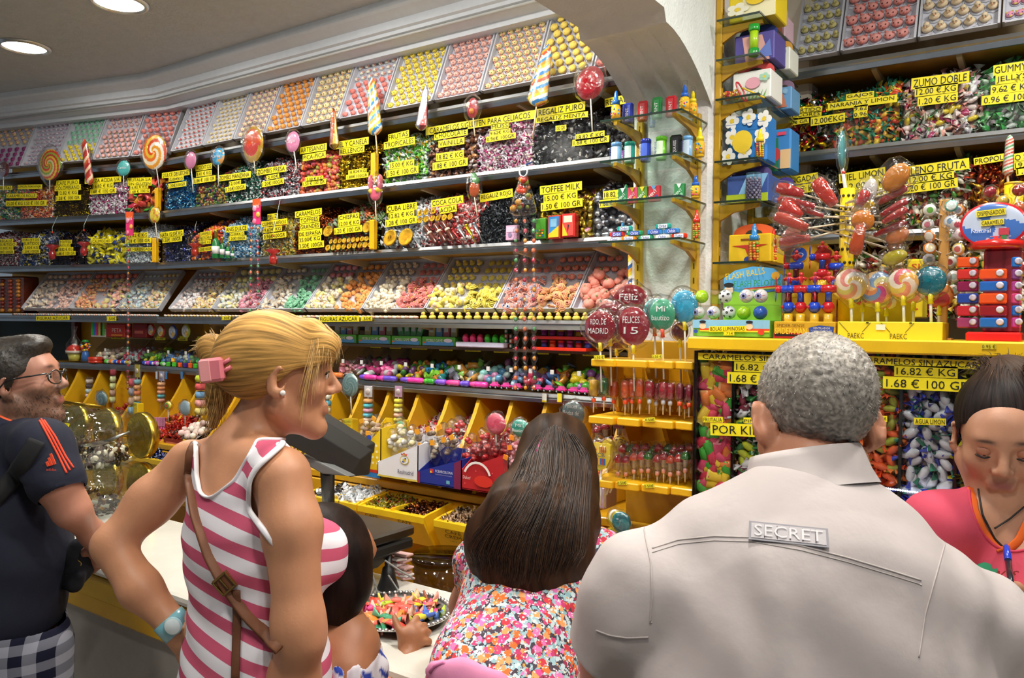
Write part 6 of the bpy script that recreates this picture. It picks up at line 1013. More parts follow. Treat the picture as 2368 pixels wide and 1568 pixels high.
for i,pts in enumerate(([(860,1322),(872,1370),(868,1380),(900,1384),(925,1372),(898,1330)],[(890,1296),(925,1320),(950,1334),(955,1340)],[(848,1330),(870,1352),(862,1372),(876,1388)])):
 p=[aZ(u,v,CZ+max(.004,.1-(v-1296)*.00125))for u,v in pts];t2=MB().tube(p,.0026,'8a8a86','rubber',6).obj('cable',None,label='grey cable %s under the weighing scale'%('looping in front of the foot','running right to the paper roll','hanging left of the foot')[i],cat='cable')
c=aZ(915,1342,CZ)+np.array([0,.02,.035]);t=thing('paper_roll','crumpled white and red printed paper bundle behind the scale foot','paper bundle',(c[0],c[1],CZ));rr=random.Random(2)
mb=MB()
for i in range(9):mb.box(c+np.array([rr.uniform(-.012,.012),rr.uniform(-.01,.01),-.03+.008*i]),(.05,.04,.007),'e8e2e0' if i%2 else 'd0a8a4','paper',b=.002,M=rotz(rr.uniform(-.4,.4))@rx(rr.uniform(-.15,.15)))
mb.obj('sheets',t);mb=MB()
for i in range(14):mb.box(c+np.array([rr.uniform(-.02,.02),-.027,rr.uniform(-.03,.036)]),(.012,.002,.002),'b83a3a','paper',M=ry(rr.uniform(-.8,.8)))
mb.obj('printed_pattern',t)
pc=np.array([-1.372,1.485,CZ]);t=thing('silver_plate','round silver plate with a beaded rim, full of sweets','plate',pc)
MB().lathe([(.0,.004),(.075,.004),(.09,.006),(.115,.016),(.138,.022),(.138,.0245),(.113,.019),(.088,.009),(0,.007)],pc,'c8c8c8','metal',48).obj('dish',t);mb=MB()
for i in range(56):a=2*PI*i/56;mb.ball(pc+np.array([math.cos(a)*.134,math.sin(a)*.134,.0255]),(.0062,.0062,.004),'d0d0d0','metal',6,4)
mb.obj('beaded_rim',t)
CANM={}
def candy_obj(T,key,cols,size,pos,M,label,grp,mt='wrap',stretch=(1,1,1)):
 k=(key,cols,mt)
 if k not in CANM:mb=MB();mb.add(T[0]*np.array(stretch),T[1],np.array([H(c)for c in cols])[T[2]],mt,True);CANM[k]=mb.mesh('wrapped_candy')
 o=bpy.data.objects.new('wrapped_candy',CANM[k]);COL.objects.link(o);m=Matrix.Identity(4)
 for i in range(3):
  for j in range(3):m[i][j]=M[i,j]*size
  m[i][3]=pos[i]
 o.matrix_world=m;o['label']=label;o['category']='wrapped candy';o['group']=grp
PLC=[('e8402a','f0a090','red'),('f0e02a','f0e86a','yellow'),('e83a8a','f06aa8','pink'),('f06a5a','f4b0a0','coral'),('b8e02a','c8e84a','lime'),('2a5ac0','4a7ad8','blue'),('f08a2a','f4c090','orange'),('2a9a6a','6ac8a0','green'),('7a2a1c','a85a3a','brown'),('f05a4a','f4c8b8','salmon')]
rr=random.Random(11)
for i in range(64):
 r=.098*math.sqrt(rr.random())if i>8 else.03*rr.random();a=rr.uniform(0,2*PI);k=[0,3,9,6,3,9,1,4,2,6,7,5,0,3,8,1,2][i%17]
 if k==5:a,r=.15+rr.uniform(-.2,.2),.08
 c1,c2,nm=PLC[k];candy_obj([TW,PA,TW][i%3],'plate%d'%(i%3),(c1,c2),rr.uniform(.034,.046),pc+np.array([r*math.cos(a),r*math.sin(a),.018+.022*(1-r/.1)*rr.random()+.004*rr.random()]),rotz(rr.uniform(0,6))@rx(rr.uniform(-.4,.4))@ry(rr.uniform(-.3,.3)),nm+' wrapped sweet in the mound on the silver plate',nm+' sweets on the silver plate')
bc=aY(1023,1284,2.05);t=thing('clear_pail','clear lidded plastic pail behind the counter','pail',(bc[0],bc[1],bc[2]-.24));MB().lathe([(.085,-.24),(.1,-.01)],bc,'ffffff','smoke',28).obj('pail',t);MB().lathe([(.103,-.02),(.106,-.015),(.106,.0),(.1,.006),(.0,.004)],bc,'ffffff','smoke',28).obj('lid',t);MB().box(bc+np.array([-.005,-.104,-.022]),(.045,.01,.028),'c8c4b0','clear').obj('clip',t)
MB().box(bc+np.array([0,0,-.26]),(1.2,.3,.04),'b08418','yellow_paint').obj('low_shelf',None,label='low yellow shelf under the drawers carrying the clear pail',cat='shelf')
RY=2.06;t0=t=thing('lollipop_rack','yellow stepped wooden rack of lollipops in front of the column','rack',(-1.0,2.3,1.0))
MB().box((-1.0,2.375,1.3),(.36,.02,.7),'b8860f','yellow_paint',b=.004).obj('back_board',t)
for x in(-1.14,-1.0,-.87):MB().prism([(0,.0),(.26,.0),(.26,-.3),(.2,-.3)],(x,RY+.05,1.585),(0,1,0),UPV,(1,0,0),.014,'d09a14','yellow_paint').obj('bracket',t)
TIERS={1:(1.588,[(1366,1420),(1420,1495),(1497,1556),(1560,1602)]),2:(1.42,[(1360,1418),(1426,1478),(1484,1556),(1560,1602)]),3:(1.235,[(1358,1416),(1421,1476),(1482,1545),(1550,1602)])}
for k,(z,bl)in TIERS.items():
 for i,(u0,u1)in enumerate(bl):
  a,b=onf(u0,z,RY+.012*i),onf(u1,z,RY+.012*i);mb=MB();mb.box(((a[0]+b[0])/2,RY+.012*i+.085,z-.0),(b[0]-a[0],.17,.022),'edb414','yellow_paint',b=.003);mb.obj('holder_block',t)
for s,u0,v0,u1,v1,h,off in(('3.50 €',1374,827,1398,826,10,0),('2.50 €',1508,825,1532,824,9,.024),('0.50€',1492,971,1515,970,10,.024),('2.75€',1366,1111,1388,1110,10,0),('0.50€',1428,1117,1450,1116,10,.012),('0.50€',1490,1124,1513,1123,10,.024)):mb=MB();strip(mb,s,u0,v0,u1,v1,h,RY+off-.002,bg='f0e02a',fg='4a4418');mb.obj('price_label',t)
RED='a01424';big=dict(mt='hard',th=.018,tie='f0d81c')
def rl(label,u,v,ru,rv,pat,z,dy=0,**k):return lolly(label,u,v,ru,rv,RY+.06+dy,pat,k.pop('vs',v+150),k.pop('us',u+4),off=0,n=36,**k)
rl('big dark red lolly reading a souvenir of Madrid, front left of the rack',1387,757,37,38,plain(RED),1,-.045,msg='RDO. DE|MADRID',**big);rl('big dark red lolly just behind the Madrid souvenir one',1410,742,42,42,plain('8a1020'),1,-.01,msg=' | ño',**big)
rl('big red lolly reading happy fifteen',1463,755,40,45,plain('a8142a'),1,-.02,msg='FELICES|15',**big);rl('big dark red lolly at the back, highest on the rack',1457,702,44,44,plain('981020'),1,.05,msg='Feliz| ',**big)
rl('green lolly with white icing, front of the rack',1531,727,31,37,plain('3a9a72'),1,-.02,msg='Mi|bautizo',mt='gloss',th=.018,tie='f0482a');rl('teal green lolly half hidden behind the white-iced green one',1513,725,28,36,plain('2f8f88'),1,.01,mt='gloss',th=.018,tie='f0482a')
rl('big sky blue lolly at the right end of the rack',1582,709,33,38,swirl(['2a9ac0','38aad0','2f94b8'],2,.8),1,.0,mt='gloss',th=.02,tie='f0d81c');rl('dark red lolly low behind the blue one',1572,765,20,24,plain('7a1022'),1,.05,**big);rl('dark red lolly low behind the fifteen one',1425,790,28,20,plain('8a1420'),1,.06,**big)
rr=random.Random(8)
def hardpop(label,u,v,ru,rv,col,dy,grp,tie='f0502a',sh='cyl',cat='lollipop'):
 c=P(u,v,RY+.05+dy);k=px(c);t=thing('hard_candy_pop',label,cat,c-UPV*rv*2.4*k,grp);mb=MB()
 if sh=='cyl':mb.lathe([(ru*.6*k,-rv*k),(ru*.85*k,-rv*.8*k),(ru*.95*k,0),(ru*.85*k,rv*.85*k),(ru*.5*k,rv*k)],c,col,'hard',12)
 else:mb.lathe([(ru*.4*k,-rv*k),(ru*.45*k,-.1*rv*k),(ru*k,0),(ru*.9*k,rv*.45*k),(ru*.4*k,rv*.9*k),(0,rv*k)],c,['e8d8c8','e8d8c8',col,col,col],'hard',12)
 mb.obj('candy',t);MB().tube([c-UPV*rv*k*.8,c-UPV*rv*3.0*k],.0022,'e4d8d0','satin',6).obj('stick',t)
 MB().lathe([(.0062,-.006),(.007,0),(.0062,.006)],c-UPV*rv*1.5*k,tie,'gloss',8).obj('tie',t)
 mb=MB();mb.lathe([(ru*1.0*k,rv*1.25*k),(ru*1.15*k,rv*.8*k),(ru*1.15*k,-rv*.9*k),(ru*.35*k,-rv*1.5*k),(ru*.8*k,-rv*2.5*k)],c,'ffffff','cello',12,sy=.8);mb.obj('wrapper',t)
for u,v,c,l in((1373,897,'e8b81c','yellow'),(1397,893,'1a7a3a','dark green'),(1420,900,'e8602a','orange')):hardpop('%s hard candy pop in the left block of the second rack row'%l,u,v,12,19,c,0 if u!=1420 else.03,None)
for u,v,d in((1446,900,0),(1462,898,.01),(1480,898,.0),(1454,894,.06)):hardpop('orange hard candy pop in the second block of the second rack row',u,v,11,20,'f0621c',d,'orange pops on the rack')
for u,v,d in((1502,900,0),(1518,905,.02),(1534,902,0),(1550,904,.01)):hardpop('red hard candy pop in the third block of the second rack row',u,v,12,19,'b82030',d,'red pops on the rack','d0d0d8')
for u,v,d in((1572,905,0),(1584,912,.02),(1594,908,.0)):hardpop('dark red hard candy pop in the right block of the second rack row',u,v,9,19,'981c34',d,'dark red pops on the rack')
for u,v in((1382,1000),(1400,992),(1432,990)):hardpop('red heart pop low behind the second rack row',u,v,13,16,'b01828',.1,'red heart pops on the rack',sh='m')
c=P(1388,1052,RY);k=px(c);t=thing('shield_lollipop','yellow shield-shaped lolly with red stripes and blue base, front','lollipop',c-UPV*60*k);sh=[(-26,24),(-14,28),(0,25),(14,28),(26,24),(25,-8),(14,-30),(0,-36),(-14,-30),(-25,-8)]
MB().prism([(x*k,z*k)for x,z in sh],c,(1,0,0),UPV,(0,1,0),.014,'f0d43a','gloss').obj('candy',t);mb=MB();at=lambda x,y:c+np.array([x*k,-.001,y*k])
for i in range(4):poly(mb,at,[(-2+5*i,6),(1+5*i,6),(1+5*i,20),(-2+5*i,20)],'c83a2a')
poly(mb,at,[(-18,10),(-8,10),(-8,14),(-18,14)],'c83a2a');poly(mb,at,[(-15,7),(-11,7),(-11,17),(-15,17)],'c83a2a');text(mb,'FCB',at(-12,-4)+np.array([0,-.004,0]),(1,0,0),UPV,26*k,9*k,'2a2a5a')
for i,cc in enumerate(('2a6ab0','a83a4a','2a6ab0','f0b02a','2a6ab0','a83a4a','2a6ab0')):poly(mb,at,[(-18+5*i,-22),(-13+5*i,-22),(-13+5*i,-7),(-18+5*i,-7)],cc)
mb.obj('printed_crest',t);MB().tube([c-UPV*34*k+np.array([0,.007,0]),c-UPV*118*k+np.array([0,.007,0])],.0032,'f0f0f0','satin',8).obj('stick',t);mb=MB();cello(mb,c+np.array([0,.007,0]),NY,31*k,36*k,.05,seed=4);mb.obj('wrapper',t)
rl('plain yellow lolly behind the shield-shaped one',1408,1044,22,30,plain('ecd03a'),3,.06,mt='gloss',th=.014,vs=1172,us=1398);rl('yellow smiling lolly right of the shield-shaped one',1437,1024,16,14,blobs(['f0dc3a','f0d02a','e8c82a','8a6a1c']),3,.06,mt='gloss',th=.014,vs=1110)
for i,(u0,u1)in enumerate(((1382,1372),(1392,1385),(1402,1396),(1412,1402),(1420,1410))):MB().tube([P(u0,1118,RY+.06),P(u1,1160-i*5,RY+.05)],.003,'f2f2ee','satin',8).obj('lollipop_stick',None,label='white lollipop stick poking below the lowest rack block',cat='stick',group='white sticks below the rack')
rr=random.Random(21)
for i in range(20):
 u=1432+i*8.6+rr.uniform(-3,3);v=1066-(i%2)*22+rr.uniform(-5,6);c=['b81c28','c82a2a','a81830','2a7a2a','d0401c'][i%5 if i!=9 else 3]
 hardpop('%s mushroom pop crowded in the lowest rack row'%{'b81c28':'red','c82a2a':'bright red','a81830':'dark red','2a7a2a':'green','d0401c':'orange-red'}[c],u,v,13,18,c,.02+.04*(i%2),'mushroom pops of the lowest rack row '+c,'e8a090','m')
card('sweet_carton','pale lilac printed box below the rack','carton',1350,1400,1172,1120,2.2,0,.08,'c8b0c8',lambda mb,at,ax,w,h:(text(mb,'PARTY',at(.3,.12),ax,UPV,w*.6,h*.16,'d86a8a'),[circ(mb,at,.2+.2*i,.6+.1*(i%2),.06,['f0c83a','6ab0d8','e87aa0','8ac86a'][i])for i in range(4)]),'paper')
lolly('teal lolly low on the rack beside the white shirt',1437,1208,22,25,2.0,swirl(['1a6a70','207c80','185c62'],2,.7),1262,1430);lolly('yellow and white lolly behind the low teal one',1424,1200,18,22,2.06,swirl(['e8d83a','f0ecd8','c8c02a'],2,1),1262,1420);mb=MB();strip(mb,'LIMON',1408,1226,1426,1224,10,1.98);mb.obj('price_label',None,label='small yellow label beside the low teal lolly',cat='label')
lolly('small teal lolly peeping out below the yellow-white one',1440,1235,16,18,2.03,plain('2a7a74'),1275)
MB().box((-1.0,2.165,1.05),(.34,.36,.03),'c8981a','yellow_paint').obj('low_board',t0);MB().box((-1.0,2.37,.52),(.34,.03,1.03),'a87c12','yellow_paint').obj('lower_panel',t0)
KX0,KX1,KY,KZ0,KZ1=-.836,.06,2.08,.3,1.632
t=thing('sweet_case','black-edged clear fronted case of sugar-free sweets under the yellow ledge','display case',(-.25,2.2,KZ0))
MB().box(((KX0+KX1)/2,KY+.24,(KZ0+KZ1)/2),(KX1-KX0,.02,KZ1-KZ0),'7a5a18','wood').obj('back_panel',t)
KD=[KX0+.004,-.726,-.615,-.505,-.32,-.205,-.09,.05]
for x in KD:MB().box((x,KY+.1,(KZ0+KZ1)/2),(.008,.2,KZ1-KZ0),'101412','gloss',b=.001).obj('divider',t)
MB().box(((KX0+KX1)/2,KY+.1,KZ0),(KX1-KX0,.22,.02),'b8860f','yellow_paint').obj('floor_panel',t)
MB().box(((KX0+KX1)/2,KY-.002,(KZ0+KZ1)/2),(KX1-KX0,.004,KZ1-KZ0),'ffffff','clear',b=.001).obj('front_pane',t)
mb=MB();rr=random.Random(1)
for i in range(44):mb.ball((-.41+.0052*i,KY-.006,1.318-.0001*i),.0022,'e8f0ff','lamp' if i%1==0 else 'gloss',6,4)
mb.obj('light_strip',t)
for s,u0,v0,u1,v1,h in(('CARAMELOS SIN AZUCAR',1615,823.5,1905,834,17),('16.82'+K,1698,847,1832,853,23),('1.68'+G,1682,873,1852,880,27),('FRUTALIA',1626,970,1672,970.5,13),('PIÑA',1720,972,1760,973,13),('POR KILOS',1643,992,1800,998,29),('CARAMELOS SIN AZUCAR',1981,832,2275,845,20),('16.82'+K,2068,857,2215,862,26),('1.68'+G,2042,884,2250,893,29),('NARANJA',2010,967,2052,969,14),('AGUA LIMON',2114,974,2188,976,16),('DE FRUTAS',2018,1148,2076,1153,14),('GOMINOLA',2113,1160,2180,1165,16)):mb=MB();strip(mb,s,u0,v0,u1,v1,h,KY-.006);mb.obj('price_label',t)
case=[(KD[0],KD[1],1.2,1.6,[('3aa82a','6ac84a','green'),('f0c81c','f0e06a','yellow'),('d82a4a','e86a7a','red'),('f0802a','f4b06a','orange'),('e0406a','f08a9a','pink')],PA,.037,'fruit pack in the leftmost compartment'),(KD[1],KD[2],1.2,1.6,[('8a1c3a','e0d8dc','dark red'),('e8e4e6','f0f0f0','white'),('c8d01c','2a6a2a','yellow-green'),('1f6a2a','3a8a3a','green')],TW,.042,'pineapple sweet in the second compartment'),(KD[3],KD[4],1.33,1.6,[('9aa81c','f0581c','olive with orange ends'),('f0601c','f07a2a','orange'),('a8b030','e8501c','lime with orange ends')],TW,.042,'orange sweet in the compartment right of the grey head'),(KD[4],KD[5],1.3,1.6,[('e4e6ee','2a3ab0','white with blue ends'),('e8e8f0','1a7a5a','white with green ends'),('dfe2ea','3040b8','pale with blue ends')],TW,.046,'water lemon sweet beside the red-topped woman')]
for x0,x1,z0,z1,pal,T,sz,lb in case:
 w,h=x1-x0-.012,z1-z0;stp=sz*.64;nu,nv=max(2,round(w/stp)),round(h/(stp*.8));cnt=0
 for i in range(nv):
  for j in range(nu):
   c1,c2,nm=pal[rr.randrange(len(pal))];p=np.array([x0+.006+w*(j+.5+.3*(i%2-.5))/nu+rr.uniform(-.004,.004),KY+.018+rr.uniform(0,.012),z0+h*(i+.5)/nv+rr.uniform(-.004,.004)])
   p[0]=min(max(p[0],x0+.02),x1-.02);candy_obj(T,lb[:8],(c1,c2),sz*rr.uniform(.9,1.08),p,rx(PI/2)@rotz(rr.uniform(0,6.3))@rx(rr.uniform(-.35,.35))@ry(rr.uniform(-.3,.3)),nm+' '+lb,nm+' '+lb)
 heap('candy_heap','sweets massed behind the front ones of the case, %s'%lb.split(' in ')[-1].split(' beside ')[-1],(x0+.006,KY+.022,z0-.02),(1,0,0),NY,w,h+.02,[(a,b)for a,b,_ in pal],T,sz,'wrap',depth=.03,rise=.0)
for i,(x0,x1,z0,z1,pal,lb)in enumerate(((KD[2],KD[3],1.1,1.6,[('c8d01c','2a6a2a'),('e8e4e6','d0c8cc')],'hidden behind the grey head'),(KD[5],KD[6],1.1,1.6,[('d0d01c','e8e04a'),('b8c01c','d8d43a')],'yellow, behind the red-topped woman'),(KD[6],KD[7],1.1,1.6,[('d83a2a','f0c02a'),('c8a82a','d8d0b0')],'at the right picture edge'),(KD[0],KD[1],.9,1.175,['b89ac0','d0a8c8','8a6a9a'],'lilac, low under the fruit packs'),(KD[3],KD[4],1.0,1.3,['5a1c38','8a3a5a','b07a8a'],'plum coloured, under the light strip'),(KD[4],KD[5],1.0,1.27,['6a2a1c','8a4a2a','a8622a'],'brown jelly, under the water lemon sweets'))):heap('candy_heap','sweets in the glazed case, '+lb,(x0+.006,KY+.012,z0),(1,0,0),NY,x1-x0-.012,z1-z0,pal,TW,.042,depth=.03,rise=0)
for x0,x1 in((KD[0],-.5),(-.5,KX1)):heap('candy_heap','top layer of sweets just under the ledge, %s half of the case'%('left' if x0<-.6 else 'right'),(x0,KY+.03,1.6),(1,0,0),NY,x1-x0,.028,[('c83a4a','e8d8dc'),('e8c83a','d8d0b0'),('3a9a4a','d0d8d0'),('d8d4e0','8a4a6a')],TW,.036,depth=.02,rise=0)
t=thing('yellow_ledge','long yellow ledge board above the glazed case, carrying toys and lollipops','ledge',(-.25,2.2,1.65))
MB().box((-.665,2.2,1.652),(.355,.31,.034),'f0c012','yellow_paint',b=.004).obj('board',t);MB().box((-.18,2.2,1.6555),(.61,.312,.034),'f0c012','yellow_paint',b=.004).obj('board',t)
for s,u0,v0,u1,v1 in(('3.75€',1854,790,1882,790.5),('0.95 €',2270,801,2304,801.5)):mb=MB();strip(mb,s,u0,v0,u1,v1,13,2.043,bg='e8d020',fg='5a4a14');mb.obj('price_label',t)
LZ,LYY=1.6705,2.12
def lx(u,Y=LYY):return onf(u,LZ,Y)
a,b=lx(1602,2.1),lx(1780,2.1);w=b[0]-a[0];k=px(a);t=thing('ball_display_box','display box of light-up balls with a printed header, left end of ledge','display box',(a+b)/2)
MB().box((a+b)/2+np.array([0,.06,19*k]),(w,.12,38*k),'7ac03a','paper',b=.002).obj('carton',t);mb=MB();at=lambda x,y:a+np.array([w*x,-.0015,38*k*y])
rect(mb,at,0,.5,1,1,'8ac4e8');rect(mb,at,.1,.38,1,.5,'e8502a');rect(mb,at,.1,.3,1,.38,'f0d02a');[circ(mb,at,x,.62,.045,'f0d0b0',4)for x in(.14,.75)];[circ(mb,at,x,.88,.045,'1a1a20',2)for x in(.14,.75)];circ(mb,at,.9,.3,.04,'d83a2a',4);circ(mb,at,.05,.3,.03,'2a4ab0',4);mb.obj('printed_pattern',t)
mb=MB();strip(mb,'BOLAS LUMINOSAS',1640,761,1726,760,13,2.093);strip(mb,'1.75€',1673,771,1698,771,9,2.093);mb.obj('price_label',t)
c0,c1=lx(1672,2.2),lx(1806,2.2);hw=c1[0]-c0[0];mb=MB();hd=[(0,0),(hw,0),(hw,150*k*.93),(hw*.85,158*k),(hw*.5,163*k),(hw*.2,155*k),(0,138*k)];mb.prism(hd,c0,(1,0,0),UPV,(0,1,0),.004,'5ab0e8','paper');mb.obj('header_card',t)
mb=MB();at=lambda x,y:c0+np.array([hw*x,-.0012,165*k*y]);poly(mb,at,[(0,0),(1,0),(1,.62),(.7,.68),(.3,.62),(0,.68)],'9ad03a');[poly(mb,at,[(.35,.66-.02*i),(.95,.7-.02*i),(.95,.72-.02*i),(.35,.68-.02*i)],c)for i,c in enumerate(('d83a2a','f0c02a','3a9a4a','3a6ad0'))]
circ(mb,at,.9,.85,.07,'f0b02a',.8);circ(mb,at,.1,.66,.08,'f0d0b8',.8);circ(mb,at,.1,.73,.09,'1a1a1c',.4);circ(mb,at,.5,.6,.06,'e8e8f0',.8);text(mb,'FLASH BALLS',at(.06,.8)+np.array([0,-.008,0]),(.99,0,.14),(-.14,0,.99),hw*.68,15*k,'f0c81c');text(mb,'FLASH PELOTAS',at(.2,.7)+np.array([0,-.008,0]),(1,0,.02),UPV,hw*.8,14*k,'2a9a3a');mb.obj('header_pattern',t)
for z0,z1,u0,u1,dy in((38,72,1602,1786,0),(74,108,1642,1786,.01)):q0,q1=lx(u0,2.1+dy),lx(u1,2.1+dy);MB().box(((q0[0]+q1[0])/2,2.165,LZ+(z0+z1)/2*k),(q1[0]-q0[0],.12,(z1-z0)*k),'ffffff','clear',b=.002).obj('clear_tray',t)
def flash(u,zc,kind,lab):
 p=lx(u,2.13);p=p+UPV*zc*k;t=thing('flash_ball',lab,'ball',p);r=15.5*k;mb=MB();mb.ball(p,r,{'eye':'e8e4e4','soccer':'e8e8ea','lime':'a8d81c','blue':'2a5ac0'}[kind],'gloss',16,10);mb.obj('ball',t);mb=MB();q=lambda x,y,e=1.01:p+np.array([x,-math.sqrt(max(0,1-x*x-y*y))*1.0,y])*r*e if False else p+r*e*np.array([x,-math.sqrt(max(0,1-x*x-y*y)),y])
 if kind=='eye':
  for rr_,cc,e in((.46,'7a7ad0',1.012),(.36,'9a9ae0',1.02),(.2,'1a1a3a',1.03)):mb.add([q(rr_*math.cos(a)-.1,rr_*math.sin(a),e)for a in np.linspace(0,2*PI,15)[:-1]],[tuple(range(14))],cc,'gloss')
  for i in range(6):a=i*1.05;mb.tube([q(.55*math.cos(a)-.1,.55*math.sin(a),1.0),q(.78*math.cos(a+.1),.78*math.sin(a+.1),1.0)],.0006,'c83a3a','gloss',4)
 elif kind=='soccer':
  for cx,cy in((0,0),(.62,.3),(-.55,.42),(-.5,-.5),(.4,-.62),(.05,.78)):mb.add([q(cx+.2*math.cos(a),cy+.2*math.sin(a)*(1-abs(cy)*.3),1.012)for a in np.linspace(.3,.3+2*PI,6)[:-1]],[tuple(range(5))],'1c1c1e','gloss')
 else:mb.add([q(.25*math.cos(a)+.1,.25*math.sin(a)+.1,1.012)for a in np.linspace(0,2*PI,13)[:-1]],[tuple(range(12))],'c8e86a' if kind=='lime' else '4a7ad8','gloss')
 mb.obj('marking',t)
for u,z,kd,l in((1621,92,'lime','yellow-green ball at the top left of the ball display'),(1676,92,'soccer','black and white football in the upper tray of the ball display'),(1724,92,'eye','eyeball toy in the upper tray beside the football'),(1758,92,'eye','second eyeball toy, right end of the upper tray'),(1614,55,'eye','eyeball toy at the left of the lower tray'),(1649,55,'eye','eyeball toy second in the lower tray'),(1685,55,'soccer','football in the middle of the lower tray'),(1719,55,'lime','lime green ball in the lower tray'),(1757,55,'blue','dark blue ball in the lower tray')):flash(u,z,kd,l)
a,b=lx(1789,2.1),lx(1931,2.1);w=b[0]-a[0];k=px(a);t=thing('fan_toy_box','yellow and red box of red and blue hand fan toys','display box',(a+b)/2)
MB().box((a+b)/2+np.array([0,.06,19*k]),(w,.12,38*k),'d8a81c','paper',b=.002).obj('carton',t);mb=MB();at=lambda x,y:a+np.array([w*x,-.0015,38*k*y]);rect(mb,at,0,0,1,.3,'b01c1c');poly(mb,at,[(.02,.3),(.5,.18),(1,.3),(1,.1),(.02,.1)],'1a1414');poly(mb,at,[(.6,.3),(.97,.34),(.99,.7),(.75,.78),(.58,.62)],'2a4aa8')
text(mb,'SPIDER-SENSE',at(.06,.66)+np.array([0,-.004,0]),(1,0,0),UPV,w*.46,7*k,'3a2210');text(mb,'SPIDER-MAN',at(.03,.24)+np.array([0,-.004,0]),(1,0,0),UPV,w*.53,14*k,'f0d43a');text(mb,'VENTILADOR',at(.66,.55)+np.array([0,-.004,0]),(1,0,0),UPV,w*.27,4.5*k,'e8e8f0');text(mb,'CON CARAMELOS',at(.63,.42)+np.array([0,-.004,0]),(1,0,0),UPV,w*.33,3.6*k,'b8c0e0');mb.obj('printed_pattern',t)
c0=lx(1822,2.24);mb=MB();mb.prism([(0,0),(110*k,0),(112*k,195*k),(85*k,225*k),(20*k,222*k),(2*k,190*k)],c0,(1,0,0),UPV,(0,1,0),.004,'e8b41c','paper');mb.obj('back_card',t);mb=MB();at=lambda x,y:c0+np.array([x*k,-.0012,y*k]);circ(mb,at,24,200,20,'e8a81c',1,24);circ(mb,at,24,200,18,'2a5ac8',1,24);text(mb,'3D',at(13,194)+np.array([0,-.004,0]),(1,0,0),UPV,22*k,11*k,'f0f0f4');poly(mb,at,[(50,190),(95,170),(100,205),(75,222)],'b82a24');mb.obj('back_card_print',t)
def fan(u,v0,Y,cA,cB,lab,lift=0,sc=1):
 p=lx(u,Y)+UPV*(38*k if not lift else lift*k);q=lambda x,y,z:p+np.array([x,y,z])*k*sc;t=thing('hand_fan_toy',lab,'fan toy',p)
 MB().lathe([(9*k*sc,0),(10*k*sc,2*k*sc),(10*k*sc,24*k*sc)],q(0,0,-6),'e0b42a','gloss',14).obj('handle',t);mb=MB();mb.ball(q(0,0,33),14*k*sc,cA,'gloss',14,9);mb.ball(q(-11,-10,33),4*k*sc,cB,'gloss',8,6);mb.obj('globe',t)
 MB().lathe([(8*k*sc,44*k*sc),(7*k*sc,62*k*sc),(9*k*sc,66*k*sc)],p,'6a1420' if cA[0]!='c' else '2a4ab0','gloss',12).obj('neck',t);mb=MB();mb.lathe([(0,-18*k*sc),(9*k*sc,-16*k*sc),(10*k*sc,0),(9*k*sc,16*k*sc),(0,18*k*sc)],q(0,0,74),cA,'gloss',12,ax=(1,.25,0));mb.obj('motor',t);MB().ball(q(-22,-4,74),9*k*sc,cB,'gloss',12,8).obj('nose_cap',t)
 for s in(-1,1):M=rotz(.3)@rx(.5*s);MB().ball(q(-28,-6,74+s*16),np.array([2,8,15])*k*sc,cB if s>0 else cA,'gloss',10,7,M=M).obj('blade',t)
 mb=MB();mb.tube([q(-12,0,96),q(-4,0,100),q(4,0,100),q(12,0,96)],[4*k*sc,3.4*k*sc,3.4*k*sc,4*k*sc],'c82a24','gloss',8);mb.ball(q(0,0,96),(6*k*sc,5*k*sc,9*k*sc),'c82a24','gloss',10,7);mb.ball(q(0,0,108),5*k*sc,'d0342c','gloss',10,7);mb.obj('topper',t)
BL,RD='2048c8','c81c24'
for i,(u,cA,cB,l)in enumerate(((1822,BL,RD,'leftmost blue-globed'),(1850,RD,BL,'second, red-globed'),(1882,BL,RD,'third, blue-globed'),(1914,RD,BL,'rightmost red-globed'))):fan(u,0,2.12,cA,cB,l+' fan toy in the front of the fan box')
for u,Y,cA,cB,z,l in((1838,2.19,BL,RD,100,'upper left blue fan toy behind the front four'),(1898,2.18,RD,BL,118,'upper middle fan toy with a raised blade'),(1930,2.2,BL,RD,96,'upper right fan toy behind the front four')):fan(u,0,Y,cA,cB,l,z,.95)
a,b=lx(1936,2.1),lx(2152,2.1);w=b[0]-a[0];t=thing('lollipop_box','bright yellow cardboard box holding big swirl lollipops','display box',(a+b)/2);MB().box((a+b)/2+np.array([.012,.06,19.5*k]),(w+.024,.12,39*k),'ecdc2a','paper',b=.002).obj('carton',t)
mb=MB();at=lambda x,y:a+np.array([w*x,-.0015,39*k*y])
for x in(.12,.58):text(mb,'PAEKC',at(x,.05),(1,0,0),UPV,w*.18,12*k,'4a441a');mb.tube([at(x-.1,.95),at(x,.42)],.0006,'4a441a','paper',4);mb.tube([at(x+.16,.42),at(x+.25,.95)],.0006,'4a441a','paper',4);rect(mb,at,x+.2,.9,x+.23,.98,'3a3414')
rect(mb,at,.43,.55,.53,.85,'f0f0e0');mb.obj('printed_pattern',t)
def lz(u,v):return v
SW=[['f0a06a','f4e4c8','f0c85a','f4ecd8','e88a7a','f4e0c0','d8c85a'],['c8407a','e8a05a','d8d08a','8aa8c8','f0c07a','e08a4a','6a8ab8'],['f0946a','f4dcc0','f0b04a','e8707a','f4e8d0','e8c84a'],['0f6a78','127482','0c606c']]
